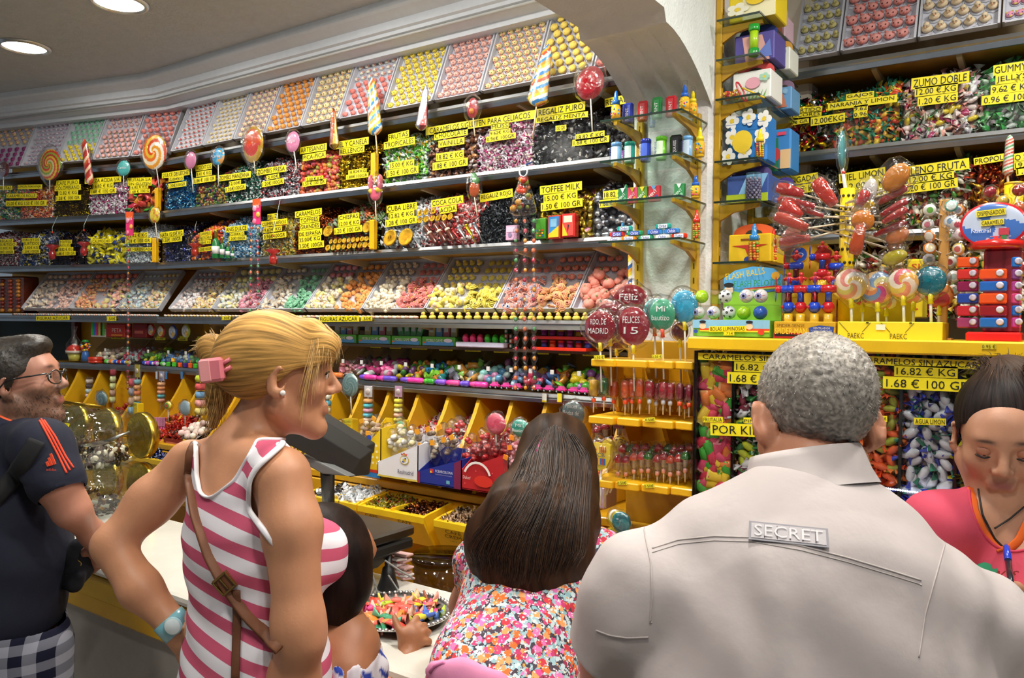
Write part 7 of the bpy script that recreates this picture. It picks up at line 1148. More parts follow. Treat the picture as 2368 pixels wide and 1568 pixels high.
for i,(u,v,r,l,tw)in enumerate(((1967,658,36,'pale orange and cream swirl lolly, leftmost in the yellow box',.45),(2028,665,37,'rainbow swirl lolly, second in the yellow box',.35),(2088,655,33,'orange and pink swirl lolly, third in the yellow box',.4),(2151,650,34,'dark teal round lolly, rightmost in the yellow box',.5))):lolly(l,u,v,r,r*1.02,2.125+.008*(i%2),swirl(SW[i],1,tw),770,u+3,off=0,th=.02,tie='f0e01c',n=44,rings=9,sr=.0036)
for u,v,r,l,c in((1995,678,28,'swirl lolly behind the first and second in the yellow box',SW[1]),(2112,672,30,'swirl lolly behind the teal one',SW[2]),(2172,682,30,'red and orange swirl lolly at the right back of the box',['d8484a','e8904a','e8b87a','c83a5a']),(2050,690,26,'swirl lolly low behind the second one',SW[0])):lolly(l,u,v,r,r,2.19,swirl(c,1,.4),770,u,off=0,th=.018,tie='f0e01c',wrap=False)
c0=lx(1950,2.23);MB().prism([(0,0),(150*k,0),(150*k,118*k),(110*k,122*k),(60*k,118*k),(30*k,128*k),(0,122*k)],c0,(1,0,0),UPV,(0,1,0),.004,'f0dc1c','paper').obj('back_card',t)
p=lx(1953,2.24);top=aY(1953,437,2.24)[2];t=thing('yellow_tube_stand','tall yellow perforated tube bristling with wrapped lollies','lollipop stand',p);MB().tube([p,(p[0],p[1],top)],16*k,'f0cc12','yellow_paint',20).obj('tube',t);mb=MB()
for i in range(8):
 for j in range(4):a_=-2.6+j*.7+.35*(i%2);mb.ball((p[0]+math.cos(a_)*16*k,p[1]+math.sin(a_)*16*k,top-.02-.035*i),.0042,'3a2c08','matte',6,4)
mb.obj('hole_pattern',t)
tc=lambda v:np.array([p[0],p[1]-.02,aY(1953,v,2.22)[2]])
def stuck(label,u0,v0,u1,v1,w,col,vp,Y,kind='bar',mt='hard'):
 a,b=P(u0,v0,Y),P(u1,v1,Y);d=b-a;L=np.linalg.norm(d);d=d/L;x=np.cross(d,NY);x/=np.linalg.norm(x);kk=px(a);t=thing('wrapped_lolly',label,'lollipop',a);mb=MB()
 if kind=='bar':mb.lathe([(0,0),(w*.4*kk,L*.02),(w*.5*kk,L*.25),(w*.62*kk,L*.7),(w*.5*kk,L*.95),(0,L)],a,col,mt,12,ax=d,x=x,sy=.45)
 elif kind=='disc':c=(a+b)/2;mb.ball(c,(w*.5*kk,.012,L*.5),col,mt,18,10,M=np.stack([x,np.cross(d,x),d],1))
 mb.obj('candy',t);e=tc(vp);MB().tube([b if np.linalg.norm(b-e)<np.linalg.norm(a-e)else a,e],.0026,'e4d4b8','satin',6).obj('stick',t)
 mb=MB();mb.lathe([(w*.2*kk,-L*.12),(w*.72*kk,0),(w*.85*kk,L*.4),(w*.8*kk,L*.85),(w*.5*kk,L*1.1)],a,'ffffff','cello',12,ax=d,x=x,sy=.6);mb.obj('wrapper',t)
rdl='d8342a'
for i,(u0,v0,u1,v1,w,c,vp,Y)in enumerate(((1858,450,1795,432,24,rdl,480,2.14),(1885,478,1796,462,18,'d02c28',490,2.12),(1850,505,1806,470,34,'e03a2a',500,2.1),(1868,528,1790,498,24,'d8503a',515,2.08),(1874,550,1800,560,20,'e86a5a',530,2.11),(1930,475,1885,415,30,'e0402a',478,2.13),(1905,500,1850,480,12,'c83a30',505,2.12))):stuck('red wrapped lolly pointing left from the yellow tube, %s'%('topmost','second from top','broad toothed one','fourth','pale one, lowest','wedge pointing up','thin inner one')[i],u0,v0,u1,v1,w,c,vp,Y)
for i,(u0,v0,u1,v1,w,c,vp,Y)in enumerate(((2030,470,2098,432,16,'c83030',480,2.15),(2035,500,2100,462,16,'b82a2c',495,2.13),(2040,515,2098,482,15,'c0342c',510,2.11),(2020,545,2098,512,14,'b02a2c',530,2.12),(2060,448,2078,430,12,'d8304a',470,2.16))):stuck('long red lolly pointing right from the yellow tube, %s'%('topmost long','second long','third long','lowest long','short pink one')[i],u0,v0,u1,v1,w,c,vp,Y)
for u0,v0,u1,v1,w,c,vp,Y,kd,l in((2046,440,2098,380,52,'e8902a',470,2.14,'disc','amber disc lolly highest on the right of the yellow tube'),(2000,480,2018,412,34,'ece4dc',480,2.1,'disc','white and red spoon-shaped lolly right of the yellow tube'),(1985,478,2004,440,22,'d8342a',480,2.08,'bar','red heart-ended lolly in front of the white one'),(1968,490,2022,470,36,'e8b41c',490,2.09,'disc','yellow domed lolly in front of the tube'),(1970,500,2020,520,48,'f08a1c',500,2.07,'disc','orange domed lolly in front of the tube'),(1990,520,1976,590,26,'f0601c',520,2.06,'bar','orange dotted bar lolly hanging down'),(2050,560,2100,530,40,'e88a4a',530,2.13,'disc','striped orange disc lolly low on the right'),(2040,605,2098,585,34,'d8c81c',560,2.13,'disc','yellow-green disc lolly lowest on the right'),(2055,575,2085,555,30,'c8502a',545,2.14,'disc','rust red disc lolly low on the right'),(1808,580,1845,520,40,'e08a7a',545,2.2,'disc','salmon flat lolly behind the fan box card')):stuck(l,u0,v0,u1,v1,w,c,vp,Y,kd)
c=P(1948,348,2.24);t=thing('lollipop','blue-green lolly seen edge-on, standing on top of the yellow tube','lollipop',(p[0],p[1],top));mb=MB();mb.ball(c,(9*k,.03,46*k),'6ab0b4','hard',16,10);mb.obj('candy',t);q=np.array([p[0],p[1],top-.03]);MB().tube([c-UPV*40*k,q],.0045,'f0ece8','satin',8).obj('stick',t);MB().tube([P(1950,402,2.24),P(1950.3,396,2.24)],.0052,'e8402a','gloss',8).obj('tie',t);mb=MB();cello(mb,c,(1,-.2,0),.03,52*k,.02,seed=9);mb.obj('wrapper',t)
p2=lx(2178,2.2);top2=aY(2178,463,2.2)[2];t=thing('wooden_stake','bare wooden stake with small fruit-slice lollies around it','stake',p2);M_=MB();M_.box((p2[0],p2[1],(LZ+top2)/2),(19*k,19*k,top2-LZ),'d8a050','wood',b=.002);M_.obj('stake',t)
MB().box((p2[0],p2[1],LZ+.003),(40*k,40*k,.006),'c89048','wood').obj('foot',t)
for i,(u,v,c1,c2)in enumerate(((2150,486,'f0f0e0','6ab03a'),(2146,520,'e8e8ec','d87a8a'),(2150,546,'f0801c','f0e8d0'),(2150,574,'f08a1c','f0e0b0'),(2148,600,'d8e0e8','9ab8c8'),(2150,630,'e8e4dc','b0c8a0'),(2200,476,'5ab09a','d8e8e0'),(2215,486,'f0841c','8a9ab0'),(2198,512,'d0dce8','8ab0d0'),(2212,520,'e8e0d8','d85a6a'),(2194,546,'e8f0e0','7ab86a'),(2222,542,'f0d0d4','e07a8a'),(2216,576,'e8c84a','d86a5a'),(2198,606,'e8f0d8','d04a5a'),(2205,640,'dfe4dc','a8c0b0'),(2148,660,'e0dcd8','c8a8a0'),(2204,672,'e8e8e0','a0c0a8'))):
 cc=P(u,v,2.15+.05*(i%3==1));t=thing('slice_lolly','small round slice lolly on the wooden stake, %s %s'%(('left side','right side')[u>2180],('topmost','second','third','fourth','fifth','sixth','topmost','second, orange','third','fourth','fifth','sixth','seventh','eighth','ninth','lowest','lowest')[i]),'lollipop',cc);nn=np.array([rr.uniform(-.5,.5),-1,rr.uniform(-.3,.3)]);mb=MB();disc(mb,cc,nn,13*k,13*k,.012,ringed([c2,c2,'f0ece0',c1]),'gloss',16,4);mb.obj('candy',t)
 MB().tube([cc,np.array([p2[0],p2[1],cc[2]-.012])],.0018,'e8e4dc','satin',5).obj('stick',t);mb=MB();cello(mb,cc,nn,17*k,17*k,.02,seed=i);mb.obj('wrapper',t)
p3=lx(2336,2.3);top3=aY(2336,425,2.3)[2];t=thing('yellow_tube_stand','yellow tube stand behind the round dispenser sign','lollipop stand',p3);MB().tube([p3,(p3[0],p3[1],top3)],18*k,'f0c812','yellow_paint',18).obj('tube',t);MB().lathe([(18.5*k,-.004),(18.5*k,.002),(15*k,.003)],(p3[0],p3[1],top3),'d8b010','yellow_paint',18).obj('rim',t)
for i,(u,v,c)in enumerate(((2318,466,'e8c84a'),(2358,480,'e07a4a'),(2362,520,'c85a4a'),(2356,440,'b0342a'),(2364,556,'9a5a5a'),(2352,590,'c83a3a'),(2362,620,'d0402c'),(2290,445,'b83040'))):
 cc=P(u,v,2.24);t=thing('ball_lolly','round wrapped ball lolly at the right picture edge, %s'%('yellow, left of the tube','orange, third down','dull red, fourth down','dark red, second down','brownish, fifth down','red, sixth down','red, lowest','crimson, furthest left')[i],'lollipop',cc);MB().ball(cc,13*k,c,'hard',12,8).obj('candy',t);MB().tube([cc,np.array([p3[0],p3[1],cc[2]-.02])],.002,'e8e4dc','satin',5).obj('stick',t);mb=MB();cello(mb,cc,NY,15*k,15*k,.03,seed=i);mb.obj('wrapper',t)
spike('red, green and white twisted candy cane in a clear sleeve at top right',(2336,312),(2330,408),16,22,2.45,['e8503a','f0ece0','5ab06a','f0ece0','e87a5a','f0e8d8'],4,off=0,flat=1,stick=(2331,440))
a,b=lx(2232,2.1),lx(2362,2.1);w=b[0]-a[0];cx=(a[0]+b[0])/2;t=thing('toy_dispenser','red and clear tower dispenser with a round sign on the ledge','dispenser',(cx,2.16,LZ));MB().box((cx,2.165,LZ+10*k),(w,.13,20*k),'d8201c','gloss',b=.004).obj('base',t)
z0,z1=LZ+20*k,LZ+190*k;mb=MB()
for x in(-.5,-.16,.16,.5):mb.box((cx+x*w*.86,2.165,(z0+z1)/2),(.003,.1,z1-z0),'ffffff','clear',b=.0005)
mb.obj('clear_column',t);MB().box((cx+w*.1,2.19,(z0+z1)/2),(w*.7,.03,z1-z0),'d84a5a','gloss',b=.003).obj('core',t)
mb=MB();mb.lathe([(.0,0),(w*.52,0),(w*.56,6*k),(w*.55,14*k),(w*.42,18*k),(w*.4,24*k),(0,25*k)],(cx,2.165,z1),'d8241c','gloss',8);mb.obj('lid',t)
sc_=P(2297,520,2.13);mb=MB();disc(mb,sc_,NY,60*k,46*k,.01,lambda t_,r:'d8202a' if r>.88 else('4a78c8' if math.sin(t_*6.28*3+r*4)>.1 else 'c8d4ec'),'gloss',40,12);mb.obj('sign',t);mb=MB();strip(mb,'DISPENSADOR',2258,496,2326,488,15,2.122,bg='f0dc1c');strip(mb,'CARAMELO',2268,517,2322,512,13,2.122,bg='f0dc1c');mb.obj('sign_label',t);mb=MB();at=lambda x,y:sc_+np.array([x*k,-.0075,y*k]);text(mb,'Natural',at(-38,-16),(1,0,0),UPV,34*k,8*k,'f0f0f4');rect(mb,at,-5,-40,12,-25,'3a6ab8');rect(mb,at,14,-34,24,-20,'3a8a4a');rect(mb,at,10,-22,28,-8,'c83a4a');mb.obj('sign_print',t);MB().box((sc_[0],2.14,(sc_[2]+z1)/2),(.02,.006,sc_[2]-z1-.02),'d8241c','gloss').obj('sign_post',t)
for u0,u1,cs,pos,Y in((2212,2262,['f0581c','d8342c','8a1c4a','2a4aa8','c82a34','9a3a6a'],'left',2.125),(2264,2328,[None,'f0541c','2a68c0','f0581c','981c20','2a70c8'],'middle',2.11),(2338,2361,['2a78d0','8a4a8a','c04a9a','e0508a','2a70d0','d04a9a'],'right',2.13)):
 for i,c in enumerate(cs):
  if not c:continue
  v=608+i*28;q0,q1=onf(u0,aY(u0,v+11,Y)[2],Y),onf(u1,aY(u0,v+11,Y)[2],Y);e=thing('dispenser_pack','%s pack in the %s column of the dispenser, %s from top'%({'f':'orange','d':'pink-red','8':'purple','2':'blue','c':'magenta','9':'dark red','e':'pink'}[c[0]],pos,('first','second','third','fourth','fifth','sixth')[i]),'candy pack',(q0+q1)/2);MB().box((q0+q1)/2+np.array([0,.012,11*k]),(q1[0]-q0[0],.022,21*k),c,'gloss',b=.003).obj('pack',e);mb=MB();cc=(q0+q1)/2+np.array([(q1[0]-q0[0])*.25,-.0005,13*k]);mb.lathe([(.0,0),(6*k,0),(7*k,.0006),(4*k,.0012)],cc,['e8902a','4a6ac0','d8d0e0'],'gloss',12,ax=(0,-1,0));mb.obj('badge',e)
card('sweet_carton','yellow carton with red letters behind the swirl lollies','carton',2095,2132,735,600,2.55,0,.1,'f0d41c',lambda mb,at,ax,w,h:(text(mb,'SI',at(.3,.82),ax,UPV,w*.5,h*.1,'c82a20'),text(mb,'+',at(.35,.1),ax,UPV,w*.4,h*.1,'c82a20')),'paper')
# ================================================================ people
from mathutils.bvhtree import BVHTree
FH=np.array([-_sy,_cy,0.]);RH=np.array([_cy,_sy,0.])
def streak(name,rough,lo,hi,sc,kind='hair'):
 m=mat(name,rough,bump=None,spec=.12);nt=m.node_tree;b=nt.nodes['Principled BSDF'];at=nt.nodes.new('ShaderNodeAttribute');at.attribute_name='St';col=b.inputs['Base Color'].links[0].from_socket
 if kind=='hair':
  n=nt.nodes.new('ShaderNodeTexNoise');n.inputs['Scale'].default_value=sc;n.inputs['Detail'].default_value=5;nt.links.new(at.outputs['Vector'],n.inputs['Vector'])
  mr=nt.nodes.new('ShaderNodeMapRange');mr.inputs['From Min'].default_value=.32;mr.inputs['From Max'].default_value=.68;mr.inputs['To Min'].default_value=lo;mr.inputs['To Max'].default_value=hi;nt.links.new(n.outputs['Fac'],mr.inputs['Value'])
  mx=nt.nodes.new('ShaderNodeMix');mx.data_type='RGBA';mx.blend_type='MULTIPLY';mx.inputs['Factor'].default_value=1;nt.links.new(col,mx.inputs['A']);nt.links.new(mr.outputs['Result'],mx.inputs['B']);nt.links.new(mx.outputs['Result'],b.inputs['Base Color'])
  bp=nt.nodes.new('ShaderNodeBump');bp.inputs['Strength'].default_value=.6;bp.inputs['Distance'].default_value=.003;nt.links.new(n.outputs['Fac'],bp.inputs['Height']);nt.links.new(bp.outputs['Normal'],b.inputs['Normal'])
 else:
  sp=nt.nodes.new('ShaderNodeSeparateXYZ');nt.links.new(at.outputs['Vector'],sp.inputs[0])
  def stp(o):
   f=nt.nodes.new('ShaderNodeMath');f.operation='FRACT';nt.links.new(sp.outputs[o],f.inputs[0]);g=nt.nodes.new('ShaderNodeMath');g.operation='GREATER_THAN';g.inputs[1].default_value=.52;nt.links.new(f.outputs[0],g.inputs[0]);return g.outputs[0]
  mx=nt.nodes.new('ShaderNodeMix');mx.data_type='RGBA';mx.inputs['A'].default_value=(*H(lo),1);mx.inputs['B'].default_value=(*H(hi),1);fac=stp(0)
  if kind=='plaid':
   a=nt.nodes.new('ShaderNodeMath');a.operation='ADD';nt.links.new(fac,a.inputs[0]);nt.links.new(stp(2),a.inputs[1]);d=nt.nodes.new('ShaderNodeMath');d.operation='MULTIPLY';d.inputs[1].default_value=.5;nt.links.new(a.outputs[0],d.inputs[0]);fac=d.outputs[0]
  nt.links.new(fac,mx.inputs['Factor']);nt.links.new(mx.outputs['Result'],b.inputs['Base Color'])
 return m
streak('hair_strands',.5,.4,1.6,1.0);streak('striped_jersey',.8,'eae6ec','cc5c78',1,'stripe');streak('plaid_cloth',.8,'16182a','8a8c98',1,'plaid')
m=mat('floral_print',.8);nt=m.node_tree;b=nt.nodes['Principled BSDF'];tc=nt.nodes.new('ShaderNodeTexCoord');prev=None;wn=nt.nodes.new('ShaderNodeTexNoise');wn.inputs['Scale'].default_value=130;nt.links.new(tc.outputs['Object'],wn.inputs['Vector']);wv=nt.nodes.new('ShaderNodeVectorMath');wv.operation='MULTIPLY_ADD';wv.inputs[1].default_value=(.011,.011,.011);nt.links.new(wn.outputs['Color'],wv.inputs[0]);nt.links.new(tc.outputs['Object'],wv.inputs[2])
for sc,thr,stops in((120,.66,[(0,'9fc4cc'),(.35,'4a3a48'),(.5,'c8d8dc'),(.75,'a03050'),(.85,'8ab4bc')]),(70,.5,[(0,'c83a70'),(.22,'e8702a'),(.42,'c83040'),(.6,'e878b8'),(.78,'f0a060'),(.9,'d84a90')]),(150,.3,[(0,'f4ecdc'),(.4,'f0d8e0'),(.7,'e8a040')])):
 v=nt.nodes.new('ShaderNodeTexVoronoi');v.inputs['Scale'].default_value=sc;nt.links.new(wv.outputs[0],v.inputs['Vector']);sx_=nt.nodes.new('ShaderNodeSeparateColor');nt.links.new(v.outputs['Color'],sx_.inputs[0])
 r=nt.nodes.new('ShaderNodeValToRGB');r.color_ramp.interpolation='CONSTANT';el=r.color_ramp.elements
 while len(el)<len(stops):el.new(.5)
 for e,(p,c)in zip(el,stops):e.position=p;e.color=(*H(c),1)
 nt.links.new(sx_.outputs[0],r.inputs[0]);lt=nt.nodes.new('ShaderNodeMath');lt.operation='LESS_THAN';lt.inputs[1].default_value=thr;nt.links.new(v.outputs['Distance'],lt.inputs[0])
 mx=nt.nodes.new('ShaderNodeMix');mx.data_type='RGBA';mx.inputs['A'].default_value=(*H('3a3442'),1)
 if prev:nt.links.new(prev,mx.inputs['A'])
 nt.links.new(lt.outputs[0],mx.inputs['Factor']);nt.links.new(r.outputs['Color'],mx.inputs['B']);prev=mx.outputs['Result']
nt.links.new(prev,b.inputs['Base Color'])
class Sol:
 def __init__(s):s.p=[]
 def cone(s,a,b,ra,rb=None,k=.02,sq=None,op=1):s.p.append(('c',np.asarray(a,float),np.asarray(b,float),ra,ra if rb is None else rb,k,sq,op));return s
 def path(s,pts,rs,k=.02,sq=None):
  for i in range(len(pts)-1):s.cone(pts[i],pts[i+1],rs[i],rs[i+1],k,sq)
  return s
 def ell(s,c,r,M=None,k=.02,op=1):s.p.append(('e',np.asarray(c,float),np.broadcast_to(np.asarray(r,float),(3,)),np.eye(3)if M is None else np.asarray(M),k,None,None,op));return s
 def grown(s,g):
  o=Sol()
  for q in s.p:o.p.append((q[0],q[1],q[2]+(g if q[0]=='e' else 0),q[3]+(g if q[0]=='c' else 0),q[4]+(g if q[0]=='c' else 0))+q[5:])
  return o
 def mesh(s,h):
  lo=np.min([np.minimum(q[1],q[2])-max(q[3],q[4])if q[0]=='c' else q[1]-max(q[2])for q in s.p if q[7]>0],0)-2.5*h;hi=np.max([np.maximum(q[1],q[2])+max(q[3],q[4])if q[0]=='c' else q[1]+max(q[2])for q in s.p if q[7]>0],0)+2.5*h
  n=np.ceil((hi-lo)/h).astype(int)+1;Fd=np.full(n,.08,np.float32)
  for q in s.p:
   k=q[4]if q[0]=='e' else q[5];mg=k+.03
   if q[0]=='c':R_=max(q[3],q[4])+mg;l2,h2=np.minimum(q[1],q[2])-R_,np.maximum(q[1],q[2])+R_
   else:R_=max(q[2])+mg;l2,h2=q[1]-R_,q[1]+R_
   i0=np.clip(((l2-lo)/h).astype(int),0,n);i1=np.clip(((h2-lo)/h).astype(int)+2,0,n)
   if(i1<=i0).any():continue
   G=np.stack(np.meshgrid(*[lo[d]+h*np.arange(i0[d],i1[d])for d in range(3)],indexing='ij'),-1)
   if q[0]=='c':
    a,bb=q[1],q[2]-q[1];pa=G-a
    if q[6]is not None:nn,sc=q[6];pa=pa+nn*((pa@nn)*(1/sc-1))[...,None];bb=bb+nn*((bb@nn)*(1/sc-1))
    t=np.clip((pa@bb)/max(bb@bb,1e-9),0,1);d=np.linalg.norm(pa-bb*t[...,None],axis=-1)-(q[3]+(q[4]-q[3])*t)
    if q[6]is not None:d=d*(.5+.5*q[6][1])
   else:
    e=(G-q[1])@q[3];k0=np.linalg.norm(e/q[2],axis=-1);k1=np.linalg.norm(e/q[2]**2,axis=-1);d=k0*(k0-1)/np.maximum(k1,1e-6)
   sl=tuple(slice(i0[d_],i1[d_])for d_ in range(3));f=Fd[sl]
   if q[7]>0:hh=np.maximum(k-np.abs(f-d),0)/k;Fd[sl]=np.minimum(f,d)-hh*hh*k*.25
   else:d=-d;hh=np.maximum(k-np.abs(f-d),0)/k;Fd[sl]=np.maximum(f,d)+hh*hh*k*.25
  return nets(Fd,lo,h)
def nets(Fd,o,h):
 Sg=Fd<0;cor=[np.array([i,j,k])for i in(0,1)for j in(0,1)for k in(0,1)];n=np.array(Fd.shape)-1
 cnt=sum(Sg[c[0]:n[0]+c[0],c[1]:n[1]+c[1],c[2]:n[2]+c[2]].astype(np.int8)for c in cor);cells=np.argwhere((cnt>0)&(cnt<8));idx=np.full(n,-1);idx[tuple(cells.T)]=np.arange(len(cells))
 acc=np.zeros((len(cells),3));num=np.zeros(len(cells))
 for a in cor:
  for d in range(3):
   if a[d]:continue
   b_=a.copy();b_[d]=1;va=Fd[tuple((cells+a).T)];vb=Fd[tuple((cells+b_).T)];mk=(va<0)!=(vb<0);t=va[mk]/(va[mk]-vb[mk]);p=np.repeat(a[None].astype(float),mk.sum(),0);p[:,d]+=t;acc[mk]+=p;num[mk]+=1
 V=(cells+acc/num[:,None])*h+o;Q=[]
 for d in range(3):
  s0=np.take(Sg,range(0,n[d]),d);s1=np.take(Sg,range(1,n[d]+1),d);e=np.argwhere(s0!=s1);o1,o2=[(1,2),(2,0),(0,1)][d]
  e=e[(e[:,o1]>0)&(e[:,o2]>0)&(e[:,o1]<n[o1])&(e[:,o2]<n[o2])];u1=np.eye(3,dtype=int)[o1];u2=np.eye(3,dtype=int)[o2]
  q=np.stack([idx[tuple((e-u1-u2).T)],idx[tuple((e-u2).T)],idx[tuple(e.T)],idx[tuple((e-u1).T)]],1);fl=~s0[tuple(e.T)];q[fl]=q[fl][:,::-1];Q.append(q)
 return V,np.concatenate(Q)
def normals(V,Q):
 N=np.zeros_like(V);f=np.cross(V[Q[:,2]]-V[Q[:,0]],V[Q[:,3]]-V[Q[:,1]])
 for i in range(4):np.add.at(N,Q[:,i],f)
 return N/np.maximum(np.linalg.norm(N,axis=1),1e-9)[:,None]
class Skin:
 """a meshed solid with colours per point; keeps a search tree so that seams and prints can be laid on it"""
 def __init__(s,name,sol,h,col,mt,parent,cut=None,st=None,disp=None):
  V,Q=sol.mesh(h)
  if disp is not None:N=normals(V,Q);V=V+N*disp(V,N)[:,None]
  if cut is not None:
   g=cut(V);keep=(g[Q]>0).any(1);Q=Q[keep]
   for it in range(2):
    g=cut(V);neg=g<0;e=1e-4;gr=np.stack([(cut(V+np.eye(3)[d]*e)-g)/e for d in range(3)],1);st_=np.where(neg,-g,0)/np.maximum((gr**2).sum(1),1e-3);V=V+gr*np.clip(st_,0,2*h)[:,None]
   used=np.unique(Q);mp=np.full(len(V),-1);mp[used]=np.arange(len(used));V=V[used];Q=mp[Q]
  s.V,s.Q,s.last=V,Q,V[0].tolist();s.t=BVHTree.FromPolygons(V.tolist(),Q.tolist());me=bpy.data.meshes.new(name)
  me.vertices.add(len(V));me.vertices.foreach_set('co',V.astype(np.float32).ravel());me.loops.add(Q.size);me.loops.foreach_set('vertex_index',Q.astype(np.int32).ravel());me.polygons.add(len(Q));me.polygons.foreach_set('loop_start',np.arange(0,Q.size,4,dtype=np.int32));me.polygons.foreach_set('loop_total',np.full(len(Q),4,np.int32));me.polygons.foreach_set('use_smooth',np.ones(len(Q),bool))
  me.materials.append(MATS[mt]);c=np.ones((len(V),4),np.float32);c[:,:3]=H(col)if isinstance(col,str)else col(V,normals(V,Q));at=me.attributes.new('Col','FLOAT_COLOR','POINT');at.data.foreach_set('color',c.ravel())
  if st is not None:at=me.attributes.new('St','FLOAT_VECTOR','POINT');at.data.foreach_set('vector',st(V).astype(np.float32).ravel())
  me.update(calc_edges=True);me.validate();s.o=link(name,me,parent)
 def at(s,u,v,lift=.002):
  d=Vector(ray(u,v)).normalized();p=min(((q[3],q[0])for q in(w.t.ray_cast(Vector(CAM),d)for w in getattr(s,'with_',[s]))if q[0]is not None),default=(0,None))[1]
  if p is None:p=s.t.find_nearest(Vector(s.last))[0]
  s.last=p;return np.array(p)-np.array(d)*lift
 def rim(s,r,col,mt,name,par,flat=1):
  """a binding along the cut edges"""
  E=np.sort(np.concatenate([s.Q[:,[i,(i+1)%4]]for i in range(4)]),1);E,c=np.unique(E,axis=0,return_counts=True);nb={}
  for a,b in E[(c==1)&(E[:,0]!=E[:,1])].tolist():nb.setdefault(a,[]).append(b);nb.setdefault(b,[]).append(a)
  mb=MB();seen=set()
  for a in nb:
   if a in seen:continue
   L=[a];seen.add(a)
   while True:
    nx=[b for b in nb[L[-1]]if b not in seen]
    if not nx:break
    L.append(nx[0]);seen.add(nx[0])
   if len(L)>12:
    p=s.V[L]
    for _ in range(6):p=(np.roll(p,1,0)+p*2+np.roll(p,-1,0))/4
    mb.tube(np.concatenate([p[::2],p[:1]]),r,col,mt,6,cap=False,flat=flat)
  return mb.obj(name,par)if mb.n else None
 def line(s,pts,r,col,mt,name,par,k=24,lift=.001,flat=1):
  pts=np.array(pts,float);t=np.linspace(0,len(pts)-1,k);P_=[s.at(np.interp(q,range(len(pts)),pts[:,0]),np.interp(q,range(len(pts)),pts[:,1]),lift)for q in t]
  mb=MB();mb.tube(P_,r,col,mt,8,flat=flat,up=None if flat==1 else np.cross(FW,P_[1]-P_[0]));return mb.obj(name,par)
def hframe(th,pitch=0,roll=0):
 """head axes for a face turned th degrees from straight away (90 = towards picture right)"""
 f=RH*math.sin(math.radians(th))+FH*math.cos(math.radians(th));r=np.cross(f,UPV);M=np.stack([r,f,UPV],1);return M@rx(math.radians(pitch))@ry(math.radians(roll))
def head(S_,o,M,s=1.,nose=1.,jaw=1.):
 P_=lambda x,y,z:np.asarray(o)+M@(np.array([x,y,z])*s);e=lambda c,r,k=.02,op=1,Mx=None:S_.ell(P_(*c),np.array(r)*s,M if Mx is None else M@Mx,k,op);c_=lambda a,b,ra,rb=None,k=.015,op=1:S_.cone(P_(*a),P_(*b),ra*s,None if rb is None else rb*s,k,None,op)
 e((0,-.018,.042),(.074,.094,.086));e((0,.035,-.03),(.058*jaw,.056,.078),.03);e((0,.06,.035),(.056,.034,.05),.03)
 for q in(-1,1):c_((q*.052*jaw,.0,-.052),(q*.016,.07,-.098),.02,.016,.03);e((q*.042,.062,-.018),(.022,.02,.02),.025)
 e((0,.076,-.1),(.022*jaw,.018,.017),.02);c_((-.036,.082,.036),(.036,.082,.036),.009,k=.02)
 c_((0,.09,.02),(0,.112*nose,-.018),.008,.0105,.012)
 for q in(-1,1):e((q*.0115,.1,-.024),(.009,.01,.008),.008);e((q*.032,.101,.012),(.016,.013,.011),.012,-1);e((q*.032,.078,.011),(.0145,.0145,.0125),.004)
 c_((-.02,.09,-.052),(.02,.09,-.052),.0065,k=.008);c_((-.017,.09,-.063),(.017,.09,-.063),.0075,k=.008);e((0,.108,-.0575),(.026,.012,.0022),.004,-1)
 for q in(-1,1):
  Mx=rotz(-q*.45)@rx(-.15);e((q*.079,-.008,-.002),(.0065,.021,.033),.008,1,Mx);e((q*.084,-.002,.002),(.006,.011,.019),.006,-1,Mx);e((q*.077,.0,-.028),(.006,.009,.01),.006)
 return P_
def facecol(P_,M,base,lip,brow=None,beard=None,s=1,blush=None):
 B,L_=np.array(H(base)),np.array(H(lip))
 def f(V,N):
  q=(V-P_(0,0,0))@M/s;c=np.tile(B,(len(V),1));mix=lambda c,w,t:c*(1-w[:,None])+np.array(H(t))*w[:,None]
  if blush:c=mix(c,.18*np.exp(-(((np.abs(q[:,0])-.042)/.02)**2+((q[:,2]+.02)/.022)**2+((q[:,1]-.07)/.03)**2)),blush);c=mix(c,.2*np.exp(-((q[:,0]/.012)**2+((q[:,2]+.02)/.012)**2+((q[:,1]-.11)/.02)**2)),blush)
  if beard:w=np.clip(1.25-(np.clip(q[:,2]+.03,0,1)/.02+np.clip(-.01-q[:,1],0,1)/.03+np.clip(-.12-q[:,2],0,1)/.01),0,.85)*np.random.default_rng(3).uniform(.75,1,len(V));c=mix(c,np.clip(w,0,1)*(np.abs(q[:,0])+q[:,1]*.4>.02),beard)
  c=mix(c,np.exp(-((q[:,0]/.021)**4+((q[:,2]+.0575)/.0095)**4))*(q[:,1]>.082),lip)
  if brow:c=mix(c,.95*np.exp(-(((np.abs(q[:,0])-.032)/.017)**4+((q[:,2]-.034-.12*(.032-np.abs(np.abs(q[:,0])-.03)))/.0048)**2))*(q[:,1]>.05),brow)
  return np.clip(c,0,1)
 return f
def eyes(P_,M,par,s,iris,lids=None,qs=(-1,1)):
 for q in qs:
  mb=MB();c=P_(q*.032,.0795,.0105);mb.ball(c,.0135*s,'e8e0d8','gloss',12,8);mb.ball(P_(q*.032,.0905,.0095),np.array([.0058,.0032,.0058])*s,iris,'gloss',10,6,M=M);mb.obj('eye',par)
  mb=MB();mb.tube([P_(q*.032+.015*t,.0935-.007*abs(t),.0165-.004*t*t if not lids else.0045-.004*(1-t*t))for t in np.linspace(-1,1,7)],.0018*s,'1c1210','hair',6);mb.obj('eyelashes',par)
  if lids:mb=MB();mb.ball(P_(q*.032,.0795,.0125),np.array([.0155,.0158,.0125])*s,lids,'skin',14,9,M=M);mb.obj('eyelid',par)
def person(label,base):return thing('person',label,'person',base)
